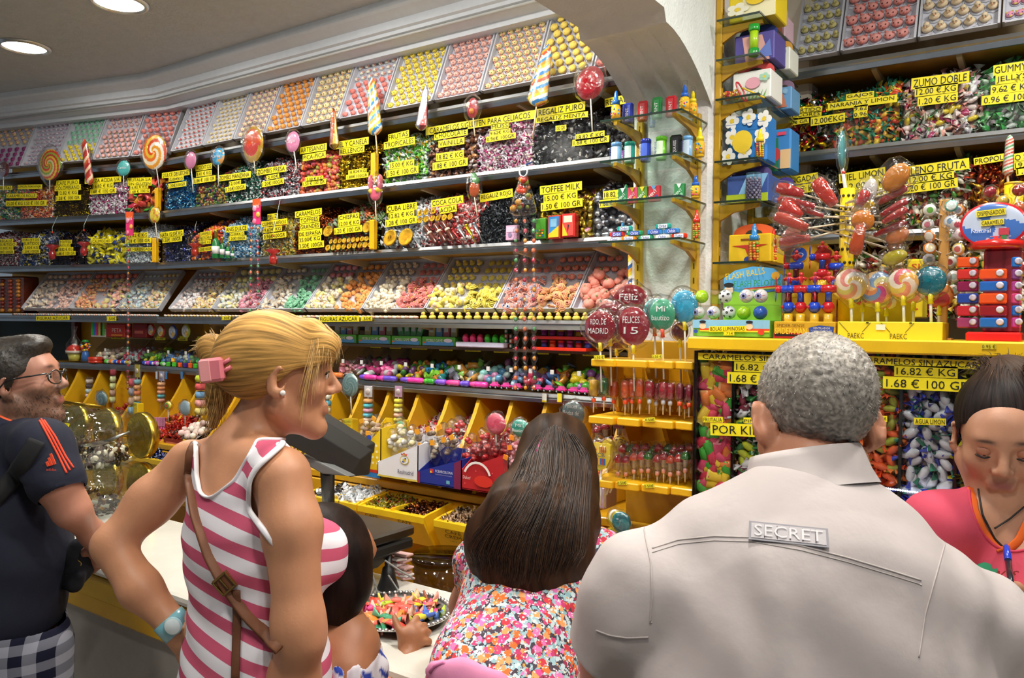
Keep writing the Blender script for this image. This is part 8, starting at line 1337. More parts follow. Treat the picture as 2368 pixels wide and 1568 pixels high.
def strands(name,roots,par,cols,steps,n,r=.0012,mt='hair',seed=0,jit=.004):
 """loose hairs: each follows a guide polyline (blend of neighbours) with a little scatter"""
 rr=random.Random(seed);mb=MB();G=[np.array([[np.interp(q,np.linspace(0,1,len(g)),np.array(g)[:,d])for d in range(3)]for q in np.linspace(0,1,8)])for g in roots]
 for i in range(n):
  k=rr.random()*(len(G)-1);a=int(k);g=G[a]*(1-k+a)+G[min(a+1,len(G)-1)]*(k-a);off=np.array([rr.gauss(0,jit)for _ in range(3)]);e=rr.uniform(.75,1);t=np.linspace(0,(len(g)-1)*e,steps)
  p=np.stack([np.interp(t,range(len(g)),g[:,d])for d in range(3)],1)+off*np.linspace(.5,1.6,steps)[:,None];mb.tube(p,np.linspace(r,r*.3,steps),rr.choice(cols),mt,4,cap=False)
 return mb.obj(name,par)
def azim(c0,c1,K=15,z=1.5):
 """strand coordinate: angle round the axis c0-c1, so streaks gather at c0"""
 c0,c1=np.asarray(c0),np.asarray(c1);fr=frame(c1-c0);return lambda V:(lambda q,d:np.stack([np.arctan2(q[:,1],q[:,0])*K,d*z*10,0*d],1))((V-c0)@fr,np.linalg.norm(V-c0,axis=1))
PJ=lambda V:(lambda d:(1184+FPX*(d@RT)/(d@FW),784-FPX*(d@UP)/(d@FW)))(V-CAM)
def axes(th):f=RH*math.sin(math.radians(th))+FH*math.cos(math.radians(th));return f,np.cross(f,UPV)
def shell(P_,M,s,extra,hl,name,col,mt,par,st,r=(.084,.104,.094),c=(0,-.022,.045),h=.0055,disp=None,k=.03):
 """hair grown over the skull and cut along a hairline hl(x, y, z) > 0 in head measures"""
 S_=Sol();S_.ell(P_(*c),np.array(r)*s,M,k);extra(S_);o=P_(0,0,0)
 return Skin(name,S_,h,col,mt,par,cut=lambda V:hl(*(((V-o)@M)/s).T)*s,st=st,disp=disp)
def palm_fingers(S_,pts,r,k=.008):[S_.path(p,[r*1.05,r,r*.9,r*.8][:len(p)],k)for p in pts]
DW=1.53;W_=lambda u,v,d=0:aD(u,v,DW+d);f,l=axes(51);t=person('woman with blonde hair in a pink and white striped vest, hand on hip, looking right',(aD(590,1568,DW)[0],aD(590,1568,DW)[1],0))
B=Sol();sq=(f,.68);T=Sol()
tp=[W_(562,1138),W_(572,1195),W_(578,1280),W_(588,1390),W_(592,1500),W_(590,1620),W_(590,1760)];tr=[.112,.148,.152,.142,.168,.185,.18]
for S_,g in((B,0),(T,.006)):
 S_.path(tp,[r+g for r in tr],.03,sq)
 for q in(-1,1):S_.ell(W_(580,1282)+f*.098+l*q*.066,np.array([.064,.06,.062])+g,np.stack([l,f,UPV],1),.035)
 for p in(W_(445,1066,.11),W_(650,1090,-.12)):S_.cone(W_(560,1040),p,.042+g,.038+g,.035)
B.path([W_(566,1040,.01),W_(594,985,.01),W_(618,925,.01)],[.052,.043,.045],.03)
T.path([W_(652,1108,-.13),W_(676,1220,-.15)],[.0555,.0525],.03);T.path([W_(438,1078,.12),W_(350,1160,.1)],[.0535,.0505],.03);T.path([W_(566,1040,.01),W_(594,985,.01)],[.0585,.0495],.03)
B.path([W_(652,1108,-.13),W_(676,1220,-.15),W_(690,1440,-.17),W_(694,1480,-.17)],[.049,.046,.04,.038],.03);B.path([W_(694,1476,-.17),W_(684,1570,-.14),W_(640,1690,-.08)],[.039,.04,.03],.02)
B.path([W_(438,1078,.12),W_(350,1160,.1),W_(262,1258,.06)],[.047,.044,.037],.03);B.path([W_(258,1262,.06),W_(325,1362,.03),W_(404,1448,.02),W_(426,1476,.03)],[.037,.038,.026,.03],.02)
palm_fingers(B,[[W_(424,1474,.03),W_(448,1512,.04),W_(470,1550,.06)],[W_(430,1468,.02),W_(462,1500,.05),W_(490,1525,.08)],[W_(418,1482,.03),W_(436,1520,.03),W_(452,1560,.04)],[W_(412,1484,.03),W_(424,1520,.02),W_(436,1548,.03)],[W_(414,1462,.01),W_(440,1462,-.01),W_(462,1478,-.02)]],.0105)
M=hframe(72,-2);hs=.96;P_=head(B,W_(646,874),M,hs,1.02,.9);fc=facecol(P_,M,'c48a66','a8434a','8a6a48',s=hs,blush='c0705a')
body=Skin('body',B,.0052,fc,'skin',t);eyes(P_,M,t,hs,'4a3a2a')
shR,shL=W_(655,1105,-.125),W_(440,1080,.115)
def vest(V):
 u,v=PJ(V);I=np.interp;e=np.maximum.reduce([u-I(v,[1000,1030,1075,1110,1145,1152],[600,590,565,545,500,478]),I(v,[1000,1100,1140,1152],[452,455,462,478])-u,v-1152])*.0008;qq=(V-W_(575,1150))@l;pit=lambda p:np.interp(V[:,2]-p[2],[-.17,-.13,-.08,0,.1],[.3,.165,.128,.108,.1]);a=np.where((V-W_(575,1150))@f<.02,(I(v,[1000,1028,1080,1110,1180,1229,1290,1310],[662,652,594,576,574,611,660,900])-u)*.0008,pit(shR)-qq);b=pit(shL)+qq;top=np.minimum((v-1018)*.0008,.1)
 return np.minimum.reduce([e,a,b,np.where(v<1030,.02,.1)+0*e,top+0*e])
def vst(V):s=(V[:,2]+.16*(V@RH)+.012*np.sin((V@RH)*14))/.0475;return np.stack([s,0*s,0*s],1)
vestk=Skin('striped_vest',T,.0052,'ffffff','striped_jersey',t,cut=vest,st=vst,disp=lambda V,N:.0016*np.sin(V[:,2]*85+np.sin((V@RH)*22)*2)*(V[:,2]<1.45))
vestk.rim(.0058,'efecf0','cloth','edge_binding',t,.5);vestk.with_=[vestk,body]
cl=W_(515,850,.02)
def wh(S_):S_.cone(P_(0,-.075,.02),cl,.045,.022,.04);S_.path([W_(505,855,.02),W_(507,915,.02),W_(494,985,.03)],[.026,.022,.008],.02);S_.ell(W_(490,806,.03),np.array([.032,.03,.03]),None,.02);S_.path([P_(.03,.06,.1),P_(.06,.085,.07),P_(.075,.06,.03)],[.02,.016,.009],.03);S_.path([P_(-.01,.075,.09),P_(.03,.096,.07),P_(.055,.094,.04)],[.02,.012,.006],.02)
hl=lambda x,y,z:np.maximum(z-np.interp(y,[-.2,-.06,-.01,.02,.06,.085,.12],[-.3,-.075,-.01,.02,.03,.035,.03]),np.minimum(-.085-y,z+.3))
st=azim(cl,P_(0,0,.03),13)
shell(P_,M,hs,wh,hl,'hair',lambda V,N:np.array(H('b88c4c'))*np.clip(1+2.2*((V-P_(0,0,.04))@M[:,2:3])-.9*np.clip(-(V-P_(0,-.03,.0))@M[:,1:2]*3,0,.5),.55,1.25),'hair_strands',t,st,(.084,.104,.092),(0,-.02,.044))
rt=lambda*p:[P_(*q)for q in p]
strands('loose_hair',[rt((.05,.06,.1),(.078,.06,.06),(.084,.048,.0),(.083,.04,-.05),(.074,.04,-.1)),rt((.05,.065,.1),(.076,.068,.06),(.082,.062,.02)),rt((.03,.085,.1),(.055,.1,.075),(.07,.096,.048)),rt((.02,.08,.11),(.045,.098,.085),(.06,.1,.055))],t,['d8b070','c49a58','e0bc80','b08848'],9,230,.0008,seed=1,jit=.005)
strands('tied_hair',[[W_(505,850,.02),W_(512,900,.0),W_(508,950,.0),W_(490,1005,.01)],[W_(498,852,.02),W_(500,900,.02),W_(490,950,.02),W_(480,990,.02)],[W_(512,850,.01),W_(525,890,0),W_(522,930,0)]],t,['c49a58','d0a868','b08a50'],8,150,.001,seed=2,jit=.007)
strands('hair_tuft',[[W_(505,830,.02),W_(485,805,.02),W_(462,800,.02),W_(448,815,.02)],[W_(507,828,.02),W_(495,792,.02),W_(480,776,.02)],[W_(505,825,.02),W_(512,790,.02),W_(506,772,.02)]],t,['c8a468','d8b884','a88048'],7,130,.001,seed=3,jit=.006)
mb=MB();c=W_(490,856,-.085);k=px(c);Mc=np.stack([RT,FW,UP],1)@ry(-.12);mb.box(c,(58*k,.018,56*k),'e07c86','gloss',b=7*k,M=Mc);mb.box(c+Mc@np.array([-12*k,-.008,0]),(26*k,.004,50*k),'f0a0a0','gloss',b=2*k,M=Mc)
for q in(-1,1):mb.tube([c+Mc@np.array([20*k,-.0,q*9*k]),c+Mc@np.array([46*k,.0,12*k+q*9*k])],5*k,'d8707c','gloss',8)
mb.obj('hair_clip',t);MB().ball(body.at(654,909,.004),.0052,'f0ece4','gloss',12,8).obj('pearl_earring',t)
a,b=W_(396,1440,.02),W_(413,1458,.02);d=(b-a)/np.linalg.norm(b-a);mb=MB();mb.tube([W_(388,1430,.02),W_(416,1461,.02)],.0335,'7ab8c4','gloss',22,flat=.95);mb.obj('watch_band',t);mb=MB();q=W_(402,1446,-.014);mb.lathe([(0,0),(.017,0),(.018,.004),(.015,.007),(0,.007)],q,['a8d4dc','6aa8b4','a8d4dc','e0eef0'],'gloss',18,ax=-FW);mb.obj('watch_dial',t)
bagt=thing('shoulder_bag_strap','tan leather bag strap with a buckle across the striped vest','bag strap',W_(540,1400));vestk.line([(462,1006),(444,1050),(440,1100),(455,1190),(486,1285),(520,1350),(575,1425),(650,1500)],.0125,'7a4a2c','rubber','strap',bagt,40,.004,.22)
vestk.line([(546,1365),(548,1430),(546,1500),(544,1572)],.0075,'6e4228','rubber','strap_end',bagt,16,.006,.25);q=vestk.at(521,1348,.008);Mc=np.stack([RT,FW,UP],1)@ry(.85);mb=MB();mb.box(q,(.034,.008,.03),'7a4a2c','rubber',M=Mc)
for p in((-.014,0,.003,.03),(.014,0,.003,.03),(0,.014,.03,.003),(0,-.014,.03,.003),(0,0,.022,.002)):mb.box(q+Mc@np.array([p[0],-.006,p[1]]),(p[2],.004,p[3]),'b89a58','brass',M=Mc)
mb.obj('buckle',bagt)
DM=1.13;G_=lambda u,v,d=0:aD(u,v,DM+d);f,l=axes(-4);t=person('grey-haired man in a pale buttoned shirt seen from behind, head bowed',(*G_(1890,1568)[:2],0));B=Sol();T=Sol();sq=(f,.62)
tp=[G_(1855,1405,.04),G_(1872,1500,.01),G_(1885,1600),G_(1890,1700,-.01),G_(1890,1850,-.01)];tr=[.19,.215,.222,.226,.225];aL_=[G_(1540,1335,.03),G_(1490,1375,.03),G_(1428,1500,.07),G_(1405,1620,.12)];aR_=[G_(2168,1400,.03),G_(2250,1450,.04),G_(2300,1600,.07),G_(2310,1700,.12)]
for S_,g in((B,0),(T,.018)):
 S_.path(tp,[r+g for r in tr],.04,sq)
 for p in(aL_[0],aR_[0]):S_.cone(G_(1862,1190,.06),p,.05+g,.052+g,.05)
 for a in(aL_,aR_):S_.path(a[:3]if g else a,[.058+g,.057+g*1.4,.053+g*1.5,.046],.03)
B.path([G_(1862,1130,.06),G_(1872,1070,.08)],[.066,.062],.04);M=hframe(-5,-24,2);P_=head(B,G_(1885,985,.1),M,1.03);[B.ell(P_(q*.088,-.006,.0),(.009,.022,.036),M@rotz(q*.75),.008)for q in(-1,1)];[B.ell(P_(q*.094,-.022,.004),(.008,.012,.022),M@rotz(q*.75),.006,-1)for q in(-1,1)]
bodm=Skin('body',B,.0062,lambda V,N:np.array(H('b57a5c'))*(1+.06*np.sin(V@np.array([60,45,80])))[:,None],'skin',t)
def hemc(V):
 dl=aL_[2]-aL_[1];dr=aR_[2]-aR_[1];n=lambda d:d/np.linalg.norm(d);g1=.112-np.where((V-aL_[1])@RT<.03,(V-G_(1490,1375,.03))@n(dl),-1);cz=np.linalg.norm((V-G_(1868,1085,.07))*np.array([1,1,1.2]),axis=1)-.076
 return np.minimum(g1,cz)
def folds(V,N):
 x,z=V@RT,V[:,2];low=np.clip((1.44-z)/.08,0,1);x0=G_(1860,1300)@RT;rg=lambda a:(1-np.abs(np.sin(a)))**2.2;ed=np.clip((np.abs(x-x0-.01)-.13)/.06,0,1);return low*(1-ed)*(.0042*np.sin(x*36+np.sin(z*11)*1.1)*(.6+.4*np.sin(z*8+x*9))+.002*np.sin(x*71+z*19+np.sin(x*20)*2))+ed*(.003*np.sin(x*34+z*42+np.sin(z*18))+.002*np.sin(x*60-z*37))+.0018*np.sin(x*30+z*48)+.0022*np.sin(z*38+x*12)*(1-low)
sh=Skin('shirt',T,.0062,'bab0ae','cloth',t,cut=hemc,disp=folds)
mb=MB();ns=40;cc=G_(1868,1100,.072);ax_=UPV*.94+FH*.3-RT*.06;fr=frame(ax_,RT);rings=[]
for rr_,hh in((.086,-.02),(.08,.0),(.077,.026),(.075,.036),(.079,.037),(.083,.026),(.089,.0),(.098,-.022)):rings.append([cc+fr@np.array([rr_*math.cos(a)*1.02,rr_*math.sin(a)*.96,hh+.018*math.cos(a-.5)*.3])for a in np.arange(ns)*2*PI/ns])
mb.grid(np.array(rings),'c4bab8','cloth',closed=True);mb.obj('collar',t)
sh.line([(1508,1268),(1570,1248),(1650,1240),(1740,1243),(1850,1262),(1960,1290),(2060,1320),(2130,1342)],.0012,'b6aca8','cloth','yoke_seam',t,60,.0003);sh.line([(1508,1278),(1570,1258),(1650,1250),(1740,1253),(1850,1272),(1960,1300),(2060,1330),(2130,1352)],.0008,'a8a09c','cloth','yoke_stitching',t,60,.0003)
sh.line([(1485,1190),(1492,1240),(1505,1300),(1508,1380),(1504,1440)],.001,'b6aca8','cloth','left_armhole_seam',t,40,.001);sh.line([(2190,1240),(2165,1330),(2140,1420),(2125,1520)],.001,'b6aca8','cloth','right_armhole_seam',t,40,.001)
sh.line([(1378,1458),(1410,1470),(1450,1476),(1500,1474)],.0012,'b0a6a2','cloth','sleeve_hem',t,24,.001)
c4=[sh.at(u,v,.004)for u,v in((1731,1250),(1917,1270),(1922,1231),(1737,1208))];ax_=c4[1]-c4[0];w_=np.linalg.norm(ax_);ax_/=w_;ay_=c4[3]-c4[0];ay_-=ax_*(ay_@ax_);h_=np.linalg.norm(ay_);ay_/=h_;nn=np.cross(ax_,ay_);o=c4[0]+nn*.002;mb=MB();mb.prism([(0,0),(w_,0),(w_,h_),(0,h_)],o,ax_,ay_,nn,.0012,'8d8a90','cloth');mb.prism([(.003,.003),(w_-.003,.003),(w_-.003,h_-.003),(.003,h_-.003)],o+nn*.0008,ax_,ay_,nn,.0012,'b4aeb0','cloth');mb.obj('name_patch',t);mb=MB();text(mb,'SECRET',o+ax_*w_*.07+ay_*h_*.2+nn*.0025,ax_,ay_,w_*.86,h_*.6,'ccc8ca','cloth');[mb.tube([o+ax_*w_*q+ay_*h_*.15+nn*.0022,o+ax_*w_*q+ay_*h_*.85+nn*.0022],.0006,'77747a','cloth',4)for q in(.2,.36,.52,.68,.84)];mb.obj('patch_lettering',t)
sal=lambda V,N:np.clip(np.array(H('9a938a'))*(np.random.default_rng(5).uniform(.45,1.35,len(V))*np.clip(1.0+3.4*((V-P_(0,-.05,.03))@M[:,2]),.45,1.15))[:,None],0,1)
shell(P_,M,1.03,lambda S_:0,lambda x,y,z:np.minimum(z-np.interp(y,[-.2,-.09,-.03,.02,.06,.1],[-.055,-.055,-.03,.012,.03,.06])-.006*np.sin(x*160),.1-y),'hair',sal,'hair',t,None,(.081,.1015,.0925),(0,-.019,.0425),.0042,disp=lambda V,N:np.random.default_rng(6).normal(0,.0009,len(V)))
gen=np.random.default_rng(8);mb=MB()
for i in range(1500):
 d=gen.normal(size=3);d/=np.linalg.norm(d)
 if d[1]>.5 or d[2]<-.55:continue
 p=P_(*(np.array([0,-.019,.0425])+d*np.array([.081,.1015,.0925])));n=M@d;q=(p-P_(0,0,0))@M/1.03
 if q[2]<np.interp(q[1],[-.2,-.09,-.03,.02,.06],[-.045,-.045,-.02,.02,.04]):continue
 mb.tube([p,p+(n*.7-M[:,2]*.5+gen.normal(size=3)*.2)*.0038],[.0005,.0002],['c8c4be','8a857e','5a554f','b0aba4'][i%4],'hair',3,cap=False)
mb.obj('cropped_hair',t)
A_=aD;t=person('girl with long dark brown hair in a flowered short-sleeved top leaning on the counter',(*A_(1165,1560,1.4)[:2],0));B=Sol();T=Sol();nrm=FH*.8-UPV*.45;nrm/=np.linalg.norm(nrm);sq=(nrm,.68);tp=[A_(1248,1315,1.65),A_(1232,1370,1.6),A_(1195,1470,1.53),A_(1165,1560,1.46),A_(1150,1700,1.4),A_(1150,1900,1.4)];tr=[.112,.124,.112,.118,.135,.13];aR_=[A_(1386,1288,1.64),A_(1402,1380,1.62),A_(1408,1478,1.62)];aL_=[A_(1112,1300,1.68),A_(1085,1400,1.74),A_(1120,1470,1.8)]
for S_,g in((B,0),(T,.006)):
 S_.path(tp,[r+g for r in tr],.04,sq)
 for a in(aR_,aL_):S_.cone(A_(1265,1240,1.68),a[0],.05+g,.044+g,.04);S_.path(a[:2]if g else a,[.046+g,.038+g,.034],.03)
B.path([A_(1408,1478,1.62),A_(1345,1508,1.68),A_(1312,1512,1.7)],[.034,.03,.025],.02);B.path([A_(1300,1530,1.56),A_(1345,1535,1.54),A_(1372,1545,1.52)],[.026,.026,.03],.02);palm_fingers(B,[[A_(1365,1540,1.52),A_(1385,1548,1.5),A_(1400,1560,1.5)],[A_(1362,1550,1.52),A_(1378,1566,1.5),A_(1390,1580,1.5)],[A_(1356,1556,1.52),A_(1366,1575,1.51),A_(1374,1590,1.5)],[A_(1350,1555,1.53),A_(1354,1576,1.52),A_(1358,1592,1.52)],[A_(1362,1530,1.52),A_(1380,1528,1.5),A_(1394,1534,1.5)]],.0085)
B.path([A_(1275,1230,1.68),A_(1282,1150,1.73)],[.045,.043],.03);M=hframe(4,-22);P_=head(B,A_(1284,1092,1.76),M,.93);Skin('body',B,.006,'bd8362','skin',t)
def dress(V):
 u,v=PJ(V);d1=aR_[1]-aR_[0];d1/=np.linalg.norm(d1);d2=aL_[1]-aL_[0];d2/=np.linalg.norm(d2);g=.052-np.where((V-A_(1386,1288,1.64))@RT>-.012,(V-aR_[0])@d1,-1);g2=.06-np.where((V-aL_[0])@RT<.01,(V-aL_[0])@d2,-1);return np.minimum.reduce([g,g2,np.linalg.norm(V-A_(1268,1215,1.69),axis=1)-.085])
top=Skin('flowered_top',T,.0055,'ffffff','floral_print',t,cut=dress,disp=lambda V,N:.002*np.sin(V[:,2]*70+np.sin((V@RT)*25)*1.5))
top.line([(1358,1338),(1372,1352),(1392,1345),(1410,1330),(1426,1312)],.0018,'2c2838','cloth','sleeve_trim',t,20,.0005)
def lh(S_):S_.path([A_(1284,1075,1.78),A_(1272,1150,1.69),A_(1250,1210,1.625),A_(1225,1265,1.565),A_(1215,1305,1.53)],[.078,.088,.108,.112,.075],.05,(FH,.5))
def lst(V):x=V@RH+.05*np.clip(1.48-V[:,2],-.1,.2)*3;z=V[:,2];return np.stack([x*55+np.sin(z*16)*.9+np.sin(z*9+x*20)*.6,z*2.2,(V@FH)*6],1)
ds=lambda V,N:.0015*np.sin((V@RH)*150+np.sin(V[:,2]*16)*3)+.0022*np.sin((V@RH)*63+V[:,2]*20)
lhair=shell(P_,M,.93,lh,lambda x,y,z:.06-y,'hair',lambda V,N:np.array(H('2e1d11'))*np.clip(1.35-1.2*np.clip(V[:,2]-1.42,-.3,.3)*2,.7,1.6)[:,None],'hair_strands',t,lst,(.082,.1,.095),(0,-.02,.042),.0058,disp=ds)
gd=[[lhair.at(1284+a*40,985+24*abs(a),.001),lhair.at(1284+a*74,1035+20*abs(a),.001),lhair.at(1280+a*84,1100,.002),lhair.at(1258+a*100,1170,.002),lhair.at(1228+a*128,1240,.002),lhair.at(1216+a*136,1290-14*abs(a),.002),lhair.at(1214+a*124,1325-34*abs(a),.002),lhair.at(1212+a*118,1340-40*abs(a),.001)-UPV*.012-RT*.004]for a in np.linspace(-1,1,17)]
strands('loose_hair',gd,t,['2e1c10','3c2616','24160c','523620','1e120a'],13,1500,.0008,seed=4,jit=.0035)
for j,(pts)in enumerate(([(1233,1058),(1252,1018)],[(1237,1026),(1262,1014),(1240,1044)],[(1298,1048),(1312,1066),(1326,1088)],[(1304,1050),(1318,1062),(1320,1084)])):MB().tube([lhair.at(u,v,.003)for u,v in pts],.0018,'c02a7a','gloss',6).obj('hair_pin',t)
b_=thing('pink_bag','pink cloth bag edge at the bottom below the flowered top','bag',A_(1040,1568,1.36));S_=Sol();S_.path([A_(1010,1552,1.36),A_(1060,1575,1.35),A_(1130,1600,1.34),A_(1120,1680,1.34)],[.018,.03,.03,.05],.03,(FH,.5));Skin('body',S_,.006,'dc8ab0','cloth',b_,disp=lambda V,N:.002*np.sin(V[:,0]*90));MB().tube([A_(994,1556,1.35),A_(1004,1540,1.35),A_(1024,1533,1.35),A_(1060,1546,1.34),A_(1110,1562,1.335)],.0032,'c8709c','cloth',8).obj('piping',b_)
t=person('little girl with a dark bob and white and blue frilled top reaching for the plate',(*A_(790,1560,1.62)[:2],0));B=Sol();f,l=axes(45);tp=[A_(778,1480,1.63),A_(775,1560,1.6),A_(770,1700,1.58)]
B.path(tp,[.085,.1,.105],.04,(f,.7));B.path([A_(795,1480,1.62),A_(822,1490,1.6),A_(868,1640,1.66)],[.045,.038,.03],.03);B.path([A_(870,1640,1.66),A_(915,1575,1.76),A_(944,1520,1.83)],[.03,.027,.021],.02);B.cone(A_(775,1455,1.64),A_(782,1380,1.66),.042,.04,.03)
B.path([A_(945,1512,1.84),A_(950,1485,1.85)],[.026,.03],.015,(FH,.6));B.path([A_(934,1468,1.85),A_(952,1460,1.86),A_(970,1466,1.86)],[.014,.015,.013],.012)
palm_fingers(B,[[A_(932,1478,1.845),A_(922,1455,1.85),A_(915,1438,1.86),A_(911,1425,1.865)],[A_(944,1462,1.855),A_(956,1440,1.865),A_(964,1430,1.88),A_(962,1444,1.9)],[A_(958,1464,1.86),A_(972,1447,1.865),A_(981,1446,1.88),A_(976,1458,1.89)],[A_(968,1472,1.86),A_(982,1460,1.86),A_(990,1462,1.87),A_(986,1472,1.88)],[A_(968,1490,1.85),A_(984,1482,1.85),A_(992,1484,1.855),A_(988,1492,1.865)]],.0078,.006)
M=hframe(42,-12);P_=head(B,A_(768,1300,1.66),M,.87);lg=Skin('body',B,.0052,'a8704e','skin',t)
def bob(S_):S_.path([P_(0,-.05,.03),P_(.015,-.04,-.04),P_(.02,-.035,-.09)],[.08,.088,.07],.04,(f,.85));S_.path([P_(.06,0,.02),P_(.068,.0,-.04),P_(.062,-.01,-.085)],[.045,.038,.03],.04)
shell(P_,M,.87,bob,lambda x,y,z:np.minimum(np.where(z>.045,.09,.04)-y,z+.118+.006*np.sin(x*120)),'hair','1e120d','hair_strands',t,lambda V:np.stack([(V@RH)*60,V[:,2]*2,(V@FH)*40],1),(.086,.102,.094),(0,-.02,.042),.0058)
strands('loose_hair',[[P_(x,y,.1),P_(x*1.25,y*1.1,.03),P_(x*1.15,y,-.05),P_(x*1.05,y,-.115)]for x,y in((.07,-.02),(.05,-.08),(0,-.105),(-.05,-.08),(-.07,-.02))],t,['1a100c','2a1a14','140c08'],9,220,.001,seed=9,jit=.006)
S_=Sol();S_.path([A_(760,1530,1.59),A_(812,1535,1.575),A_(850,1545,1.6)],[.05,.045,.04],.03);S_.path([A_(775,1560,1.6),A_(770,1720,1.58)],[.108,.112],.04,(f,.72));g0=A_(800,1512,1.58)
Skin('frilled_top',S_,.0055,lambda V,N:np.where((np.sin(V@np.array([110,70,40]))*np.sin(V@np.array([-50,90,120]))>.42)[:,None],np.array(H('2a44a8')),np.array(H('e4e2ea'))),'cloth',t,cut=lambda V:g0[2]+.006*np.sin((V@RH)*190)-V[:,2]+.0*V[:,0],disp=lambda V,N:.0045*np.sin((V@RH)*210)*np.clip((V[:,2]-g0[2]+.05)/.05,0,1))
DL=2.13;L_=lambda u,v,d=0:aD(u,v,DL+d);f,l=axes(62);t=person('bearded man with glasses in a navy polo with orange trim, looking up',(*L_(10,1568)[:2],0));B=Sol();T=Sol();sq=(f,.7);tp=[L_(14,1135),L_(16,1190),L_(16,1280),L_(2,1400),L_(-5,1440)];tr=[.155,.185,.195,.19,.18];ar=[L_(98,1035,-.14),L_(128,1110,-.16),L_(165,1178,-.14),L_(215,1235,-.06),L_(232,1262,-.02)]
for S_,g in((B,0),(T,.012)):
 S_.path(tp,[r+g for r in tr],.05,sq)
 for p in(ar[0],L_(-80,1040,.16)):S_.cone(L_(30,1015),p,.05+g,.054+g,.05)
 S_.path(ar[:2]if g else ar,[.056+g,.052+g*1.4,.04,.028,.032],.03);S_.path([L_(-80,1040,.16),L_(-110,1180,.18)],[.055+g,.05+g],.03)
B.path([L_(22,1000),L_(44,945)],[.062,.06],.04);palm_fingers(B,[[L_(228,1258,-.02),L_(214,1290,0),L_(200,1300,.02)],[L_(232,1262,-.02),L_(222,1300,0),L_(206,1312,.02)],[L_(236,1266,-.02),L_(230,1305,0),L_(214,1320,.02)],[L_(222,1255,-.03),L_(200,1275,-.02),L_(186,1290,-.01)]],.011)
M=hframe(80,10);P_=head(B,L_(47,890),M,.97,1,1.04);bl=Skin('body',B,.0062,facecol(P_,M,'b8806a','96564e','241a16','56402f',.97),'skin',t);N=normals(bl.V,bl.Q);q=((bl.V-P_(0,0,0))@M)/.97;ii=np.nonzero((q[:,2]<-.03-.3*np.clip(q[:,1]-.06,0,1))&(q[:,2]>-.13)&(q[:,1]>.0)&(q[:,0]>-.02)&((np.abs(q[:,2]+.058)>.012)|(q[:,1]<.078)))[0];gen=np.random.default_rng(2);mb=MB()
for i in gen.choice(ii,900):v=bl.V[i]+gen.normal(size=3)*.003;mb.tube([v-N[i]*.001,v+(N[i]*.45-UPV*.6+M[:,1]*.2+gen.normal(size=3)*.25)*.008],[.0006,.0003],['1c1410','2e2018','3a2a20'][i%3],'hair',3,cap=False)
mb.obj('beard',t);eyes(P_,M,t,.97,'2a1c14')
def polo(V):d=ar[1]-ar[0];d/=np.linalg.norm(d);n=np.linalg.norm((V-L_(34,962))*np.array([1,1,.9]),axis=1)-.088;return np.minimum.reduce([.13-np.where((np.linalg.norm(np.cross(V-ar[0],d),axis=1)<.105)&((V-ar[0])@FW<.075),(V-ar[0])@d,-1),n,V[:,2]-L_(0,1430)[2]])
po=Skin('polo_shirt',T,.0068,'0b1026','cloth',t,cut=polo,disp=lambda V,N:.0025*np.sin(V[:,2]*40+(V@RT)*30)*(V[:,2]<1.3))
for i in range(3):po.line([(88+7*i,966+3*i),(112+8*i,1010),(136+8*i,1056),(154+8*i,1094-6*i)],.0026,'e0482a','cloth','sleeve_stripe',t,20,.001)
mb=MB();cc=L_(36,966);fr=frame(UPV*.95+RT*.2,RT);mb.grid(np.array([[cc+fr@np.array([r*math.cos(a),r*.95*math.sin(a),h_-.02*math.cos(a)])for a in np.arange(28)*2*PI/28]for r,h_ in((.084,-.02),(.078,.012),(.08,.018),(.084,.014),(.096,-.022))]),np.array([[H('e0582a' if i==2 else '10162e')]*28 for i in range(4)]),'cloth',closed=True);mb.obj('collar',t)
mb=MB()
for i in range(3):a=po.at(110+6*i,1077-2*i,.004);mb.box(a+UP*(.004+.004*i),(.006,.002,.012+.008*i),'e8502a','cloth',M=np.stack([RT,FW,UP],1)@ry(-.4))
a=po.at(107,1081,.004);text(mb,'adidas',a-UP*.008,RT,UP,.024,.006,'e8502a','cloth',0);mb.obj('shirt_emblem',t)
po.line([(86,1018),(60,1060),(30,1105),(0,1140),(-30,1170)],.022,'0c0c10','cloth','bag_strap',t,20,.006,.2)
S_=Sol();S_.path([L_(2,1410),L_(8,1480),L_(10,1600),L_(10,1800)],[.2,.205,.19,.15],.04,sq);S_.path([L_(60,1500,-.08),L_(62,1800,-.08)],[.11,.1],.05);Skin('plaid_shorts',S_,.007,'ffffff','plaid_cloth',t,cut=lambda V:L_(0,1416)[2]-V[:,2],st=lambda V:np.stack([(V@RT)/.05,0*V[:,0],V[:,2]/.05],1))
shell(P_,M,.97,lambda S_:S_.ell(P_(0,.05,.1),np.array([.055,.045,.03]),M,.03),lambda x,y,z:z-np.interp(y,[-.2,-.08,-.03,.0,.02,.045,.075,.1],[-.07,-.07,-.03,-.01,.02,.035,.07,.085]),'hair',lambda V,N:np.array(H('2c2620'))*np.random.default_rng(4).uniform(.6,1.5,len(V))[:,None],'hair',t,None,(.083,.102,.0935),(0,-.02,.043),.005,disp=lambda V,N:np.random.default_rng(7).normal(0,.0005,len(V)))
g=thing('eyeglasses','black framed eyeglasses worn by the bearded man','glasses',P_(0,.1,.01))
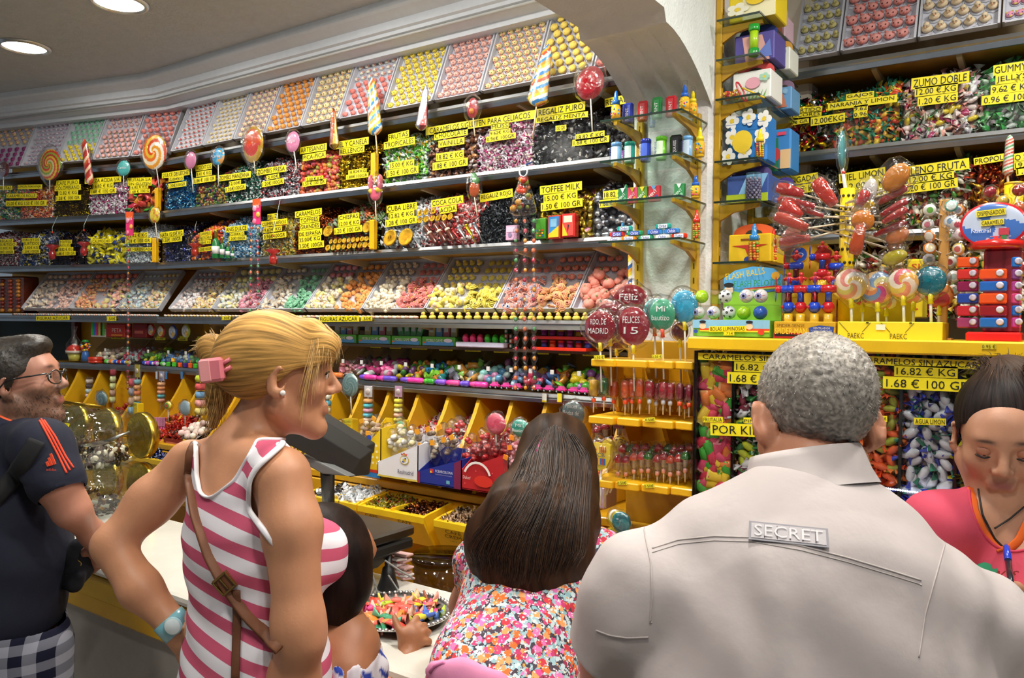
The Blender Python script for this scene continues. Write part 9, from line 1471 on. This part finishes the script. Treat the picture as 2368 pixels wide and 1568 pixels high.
for q in(-1,1):
 MB().tube([P_(q*.08,-.02,.0),P_(q*.08,.0,.018),P_(q*.078,.05,.019),P_(q*.072,.098,.019)],.0022,'141414','gloss',8).obj('temple',g);MB().tube([P_(q*(.036+.028*math.cos(a)),.108-.012*abs(math.cos(a))*(math.cos(a)>0),.006+.019*math.sin(a))for a in np.linspace(0,2*PI,19)],.0019,'1a1a1a','gloss',7,cap=False).obj('rim',g);MB().add([P_(q*(.036+.027*math.cos(a)),.107,.006+.018*math.sin(a))for a in np.linspace(0,2*PI,17)[:-1]],[tuple(range(16))],'ffffff','clear').obj('lens',g)
MB().tube([P_(-.01,.11,.012),P_(0,.113,.015),P_(.01,.11,.012)],.002,'1a1a1a','gloss',7).obj('bridge',g)
c_=thing('baseball_cap','dark cap with yellow lettering held at the counter by the man in navy','cap',L_(175,1360,-.02));S_=Sol();S_.path([L_(188,1268,.0),L_(178,1300,.0),L_(168,1330,.01)],[.028,.042,.036],.03,(FH,.7));S_.path([L_(150,1352,-.01),L_(172,1352,-.03),L_(186,1330,-.04)],[.012,.016,.012],.02);cp=Skin('crown',S_,.005,'12131c','cloth',c_);o=cp.at(192,1302,.003);d=-UP*.83-RT*.55;mb=MB();text(mb,'UAX',o,d,-RT*.83+UP*.55,.052,.018,'c8a848','cloth',-.001);mb.obj('lettering',c_)
DR=1.62;R_=lambda u,v,d=0:aD(u,v,DR+d);f,l=axes(203);t=person('shop assistant with tied-up dark hair in a coral red top, looking down',(*R_(2330,1568)[:2],0));B=Sol();T=Sol();sq=(f,.66);tp=[R_(2338,1340),R_(2335,1400),R_(2330,1480),R_(2325,1620),R_(2325,1850)];tr=[.15,.17,.165,.18,.19]
for S_,g in((B,0),(T,.009)):
 S_.path(tp,[r+g for r in tr],.05,sq);[S_.ell(R_(2335,1390)+f*.09+l*q*.075,np.array([.075,.07,.072])+g,np.stack([l,f,UPV],1),.04)for q in(-1,1)]
 for p in(R_(2172,1212,-.02),R_(2505,1205,.06)):S_.cone(R_(2335,1180,.01),p,.048+g,.052+g,.05);S_.path([p,p-UPV*.16+RT*(.02 if p[0]>0 else-.02)],[.055+g,.05+g],.03)
B.path([R_(2335,1190,.02),R_(2325,1110,.03)],[.062,.056],.04);M=hframe(205,-20);P_=head(B,R_(2308,1012),M,1.0,.98,1.08);fa=R_(2480,1480,-.05);B.path([R_(2505,1360,.05),fa,R_(2390,1420,-.14)],[.05,.042,.032],.03);B.path([R_(2392,1418,-.14),R_(2362,1404,-.15)],[.033,.036],.02,(FH,.6))
palm_fingers(B,[[R_(2358,1384,-.15),R_(2332,1366,-.17),R_(2312,1368,-.18),R_(2302,1380,-.18)],[R_(2352,1398,-.15),R_(2326,1386,-.175),R_(2310,1392,-.18),R_(2306,1402,-.18)],[R_(2352,1412,-.15),R_(2330,1408,-.17),R_(2318,1416,-.175),R_(2314,1424,-.17)],[R_(2356,1424,-.15),R_(2340,1428,-.165),R_(2330,1436,-.165)],[R_(2370,1378,-.15),R_(2352,1358,-.17),R_(2336,1352,-.18)]],.0095,.007)
sk=Skin('body',B,.0052,facecol(P_,M,'b8866a','9a5a54','2c1c16'),'skin',t);eyes(P_,M,t,1,'2a1a12',lids='a86e54')
vn=R_(2338,1170,-.1)
def vneck(V):u,v=PJ(V);return np.minimum.reduce([(np.hypot((u-2345)/104,(v-1130)/146)-1)*.11,np.where(v>1060,.05,-.05)+0*u])
rd_=Skin('red_top',T,.006,'c8465e','cloth',t,cut=vneck,disp=lambda V,N:.002*np.sin(V[:,2]*45+(V@RT)*35))
shell(P_,M,1.0,lambda S_:(S_.ell(P_(-.02,-.07,.115),np.array([.05,.045,.035]),M,.03)),lambda x,y,z:np.maximum(z-np.interp(y,[-.2,-.07,-.01,.03,.06,.085,.12],[-.07,-.06,-.02,.04,.06,.072,.08]),z-.12),'hair',lambda V,N:np.array(H('241c1a'))*np.clip(1+.25*np.sin((V@RT)*160),.7,1.6)[:,None]+np.array([.05,.028,.015])*np.clip((V[:,2]-P_(0,0,.12)[2])*22,0,1)[:,None],'hair_strands',t,azim(P_(0,-.06,.13),P_(0,0,0),13),(.08,.1,.092),(0,-.02,.042),.0052)
strands('frizzy_bun',[[P_(x-.02,-.06,.12),P_(x*1.4-.02,-.06+y,.14),P_(x*1.8-.02,-.05+y*2,.128)]for x,y in((-.04,.0),(-.02,.03),(.02,.03),(.045,0),(.02,-.03),(-.02,-.03))],t,['3a2418','5a3a24','2a1a14'],6,160,.0009,seed=6,jit=.006)
ln=thing('lanyard','orange lanyard with a blue pen around the neck of the assistant','lanyard',R_(2330,1300,-.12))
sk.with_=[sk,rd_];tw=sk;rd_.rim(.003,'c83a56','cloth','neck_binding',t)
tw.line([(2246,1128),(2254,1180),(2276,1232),(2316,1272)],.0085,'e0641c','cloth','ribbon',ln,20,.004,.2);tw.line([(2395,1140),(2380,1200),(2356,1250),(2330,1274)],.0085,'e0641c','cloth','ribbon',ln,20,.004,.2);tw.line([(2262,1130),(2272,1190),(2300,1245),(2322,1268)],.0018,'1a1614','rubber','cord',ln,20,.005);tw.line([(2300,1222),(2335,1200),(2368,1172)],.0018,'1a1614','rubber','cord',ln,16,.005)
a=tw.at(2327,1262,.02);b=tw.at(2338,1348,.022);MB().tube([a,a+(b-a)*.06,a+(b-a)*.42],[.004,.0062,.0062],'2440c0','gloss',10).obj('pen_cap',ln);MB().tube([a+(b-a)*.42,a+(b-a)*.96,b],[.0056,.005,.002],'20242c','gloss',10).obj('pen',ln)
mb=MB();q=lambda u,v:rd_.at(u,v,.003)
for pts in([(2244,1330),(2252,1316),(2262,1304),(2276,1300),(2290,1304),(2296,1316),(2308,1314),(2304,1328),(2286,1340),(2264,1344)],):mb.add([q(*p)for p in pts],[tuple(range(len(pts)))],'2a8a62','cloth')
mb.obj('hat_print',t);mb=MB();a=rd_.at(2308,1342,.004);text(mb,'KISS',a,RT,UP,.055,.018,'a03a30','cloth',0);mb.obj('print_lettering',t)
for u,v in((2318,1367),(2312,1394)):MB().tube([R_(u,v,-.182)+np.array([math.cos(a)*.0,0,0])+(RT*math.cos(a)*.3+UP*math.sin(a)+FW*math.cos(a))*.0098 for a in np.linspace(0,2*PI,13)],.0016,'d0d0d4','metal',6,cap=False).obj('ring',t)
y_=thing('yellow_plastic_bag','bright yellow plastic bag held by the assistant, right edge','plastic bag',R_(2330,1568,-.2));S_=Sol();S_.path([R_(2285,1360,-.16),R_(2310,1430,-.17),R_(2345,1540,-.18),R_(2380,1640,-.18)],[.018,.05,.065,.08],.03,(FH,.5));S_.path([R_(2310,1375,-.14),R_(2380,1440,-.15),R_(2400,1560,-.16)],[.03,.05,.06],.03,(FH,.5));Skin('bag',S_,.0052,'e8cc10','wrap',y_,disp=lambda V,N:.004*np.sin(V@np.array([70,40,95]))+.003*np.sin(V@np.array([-110,60,50])))
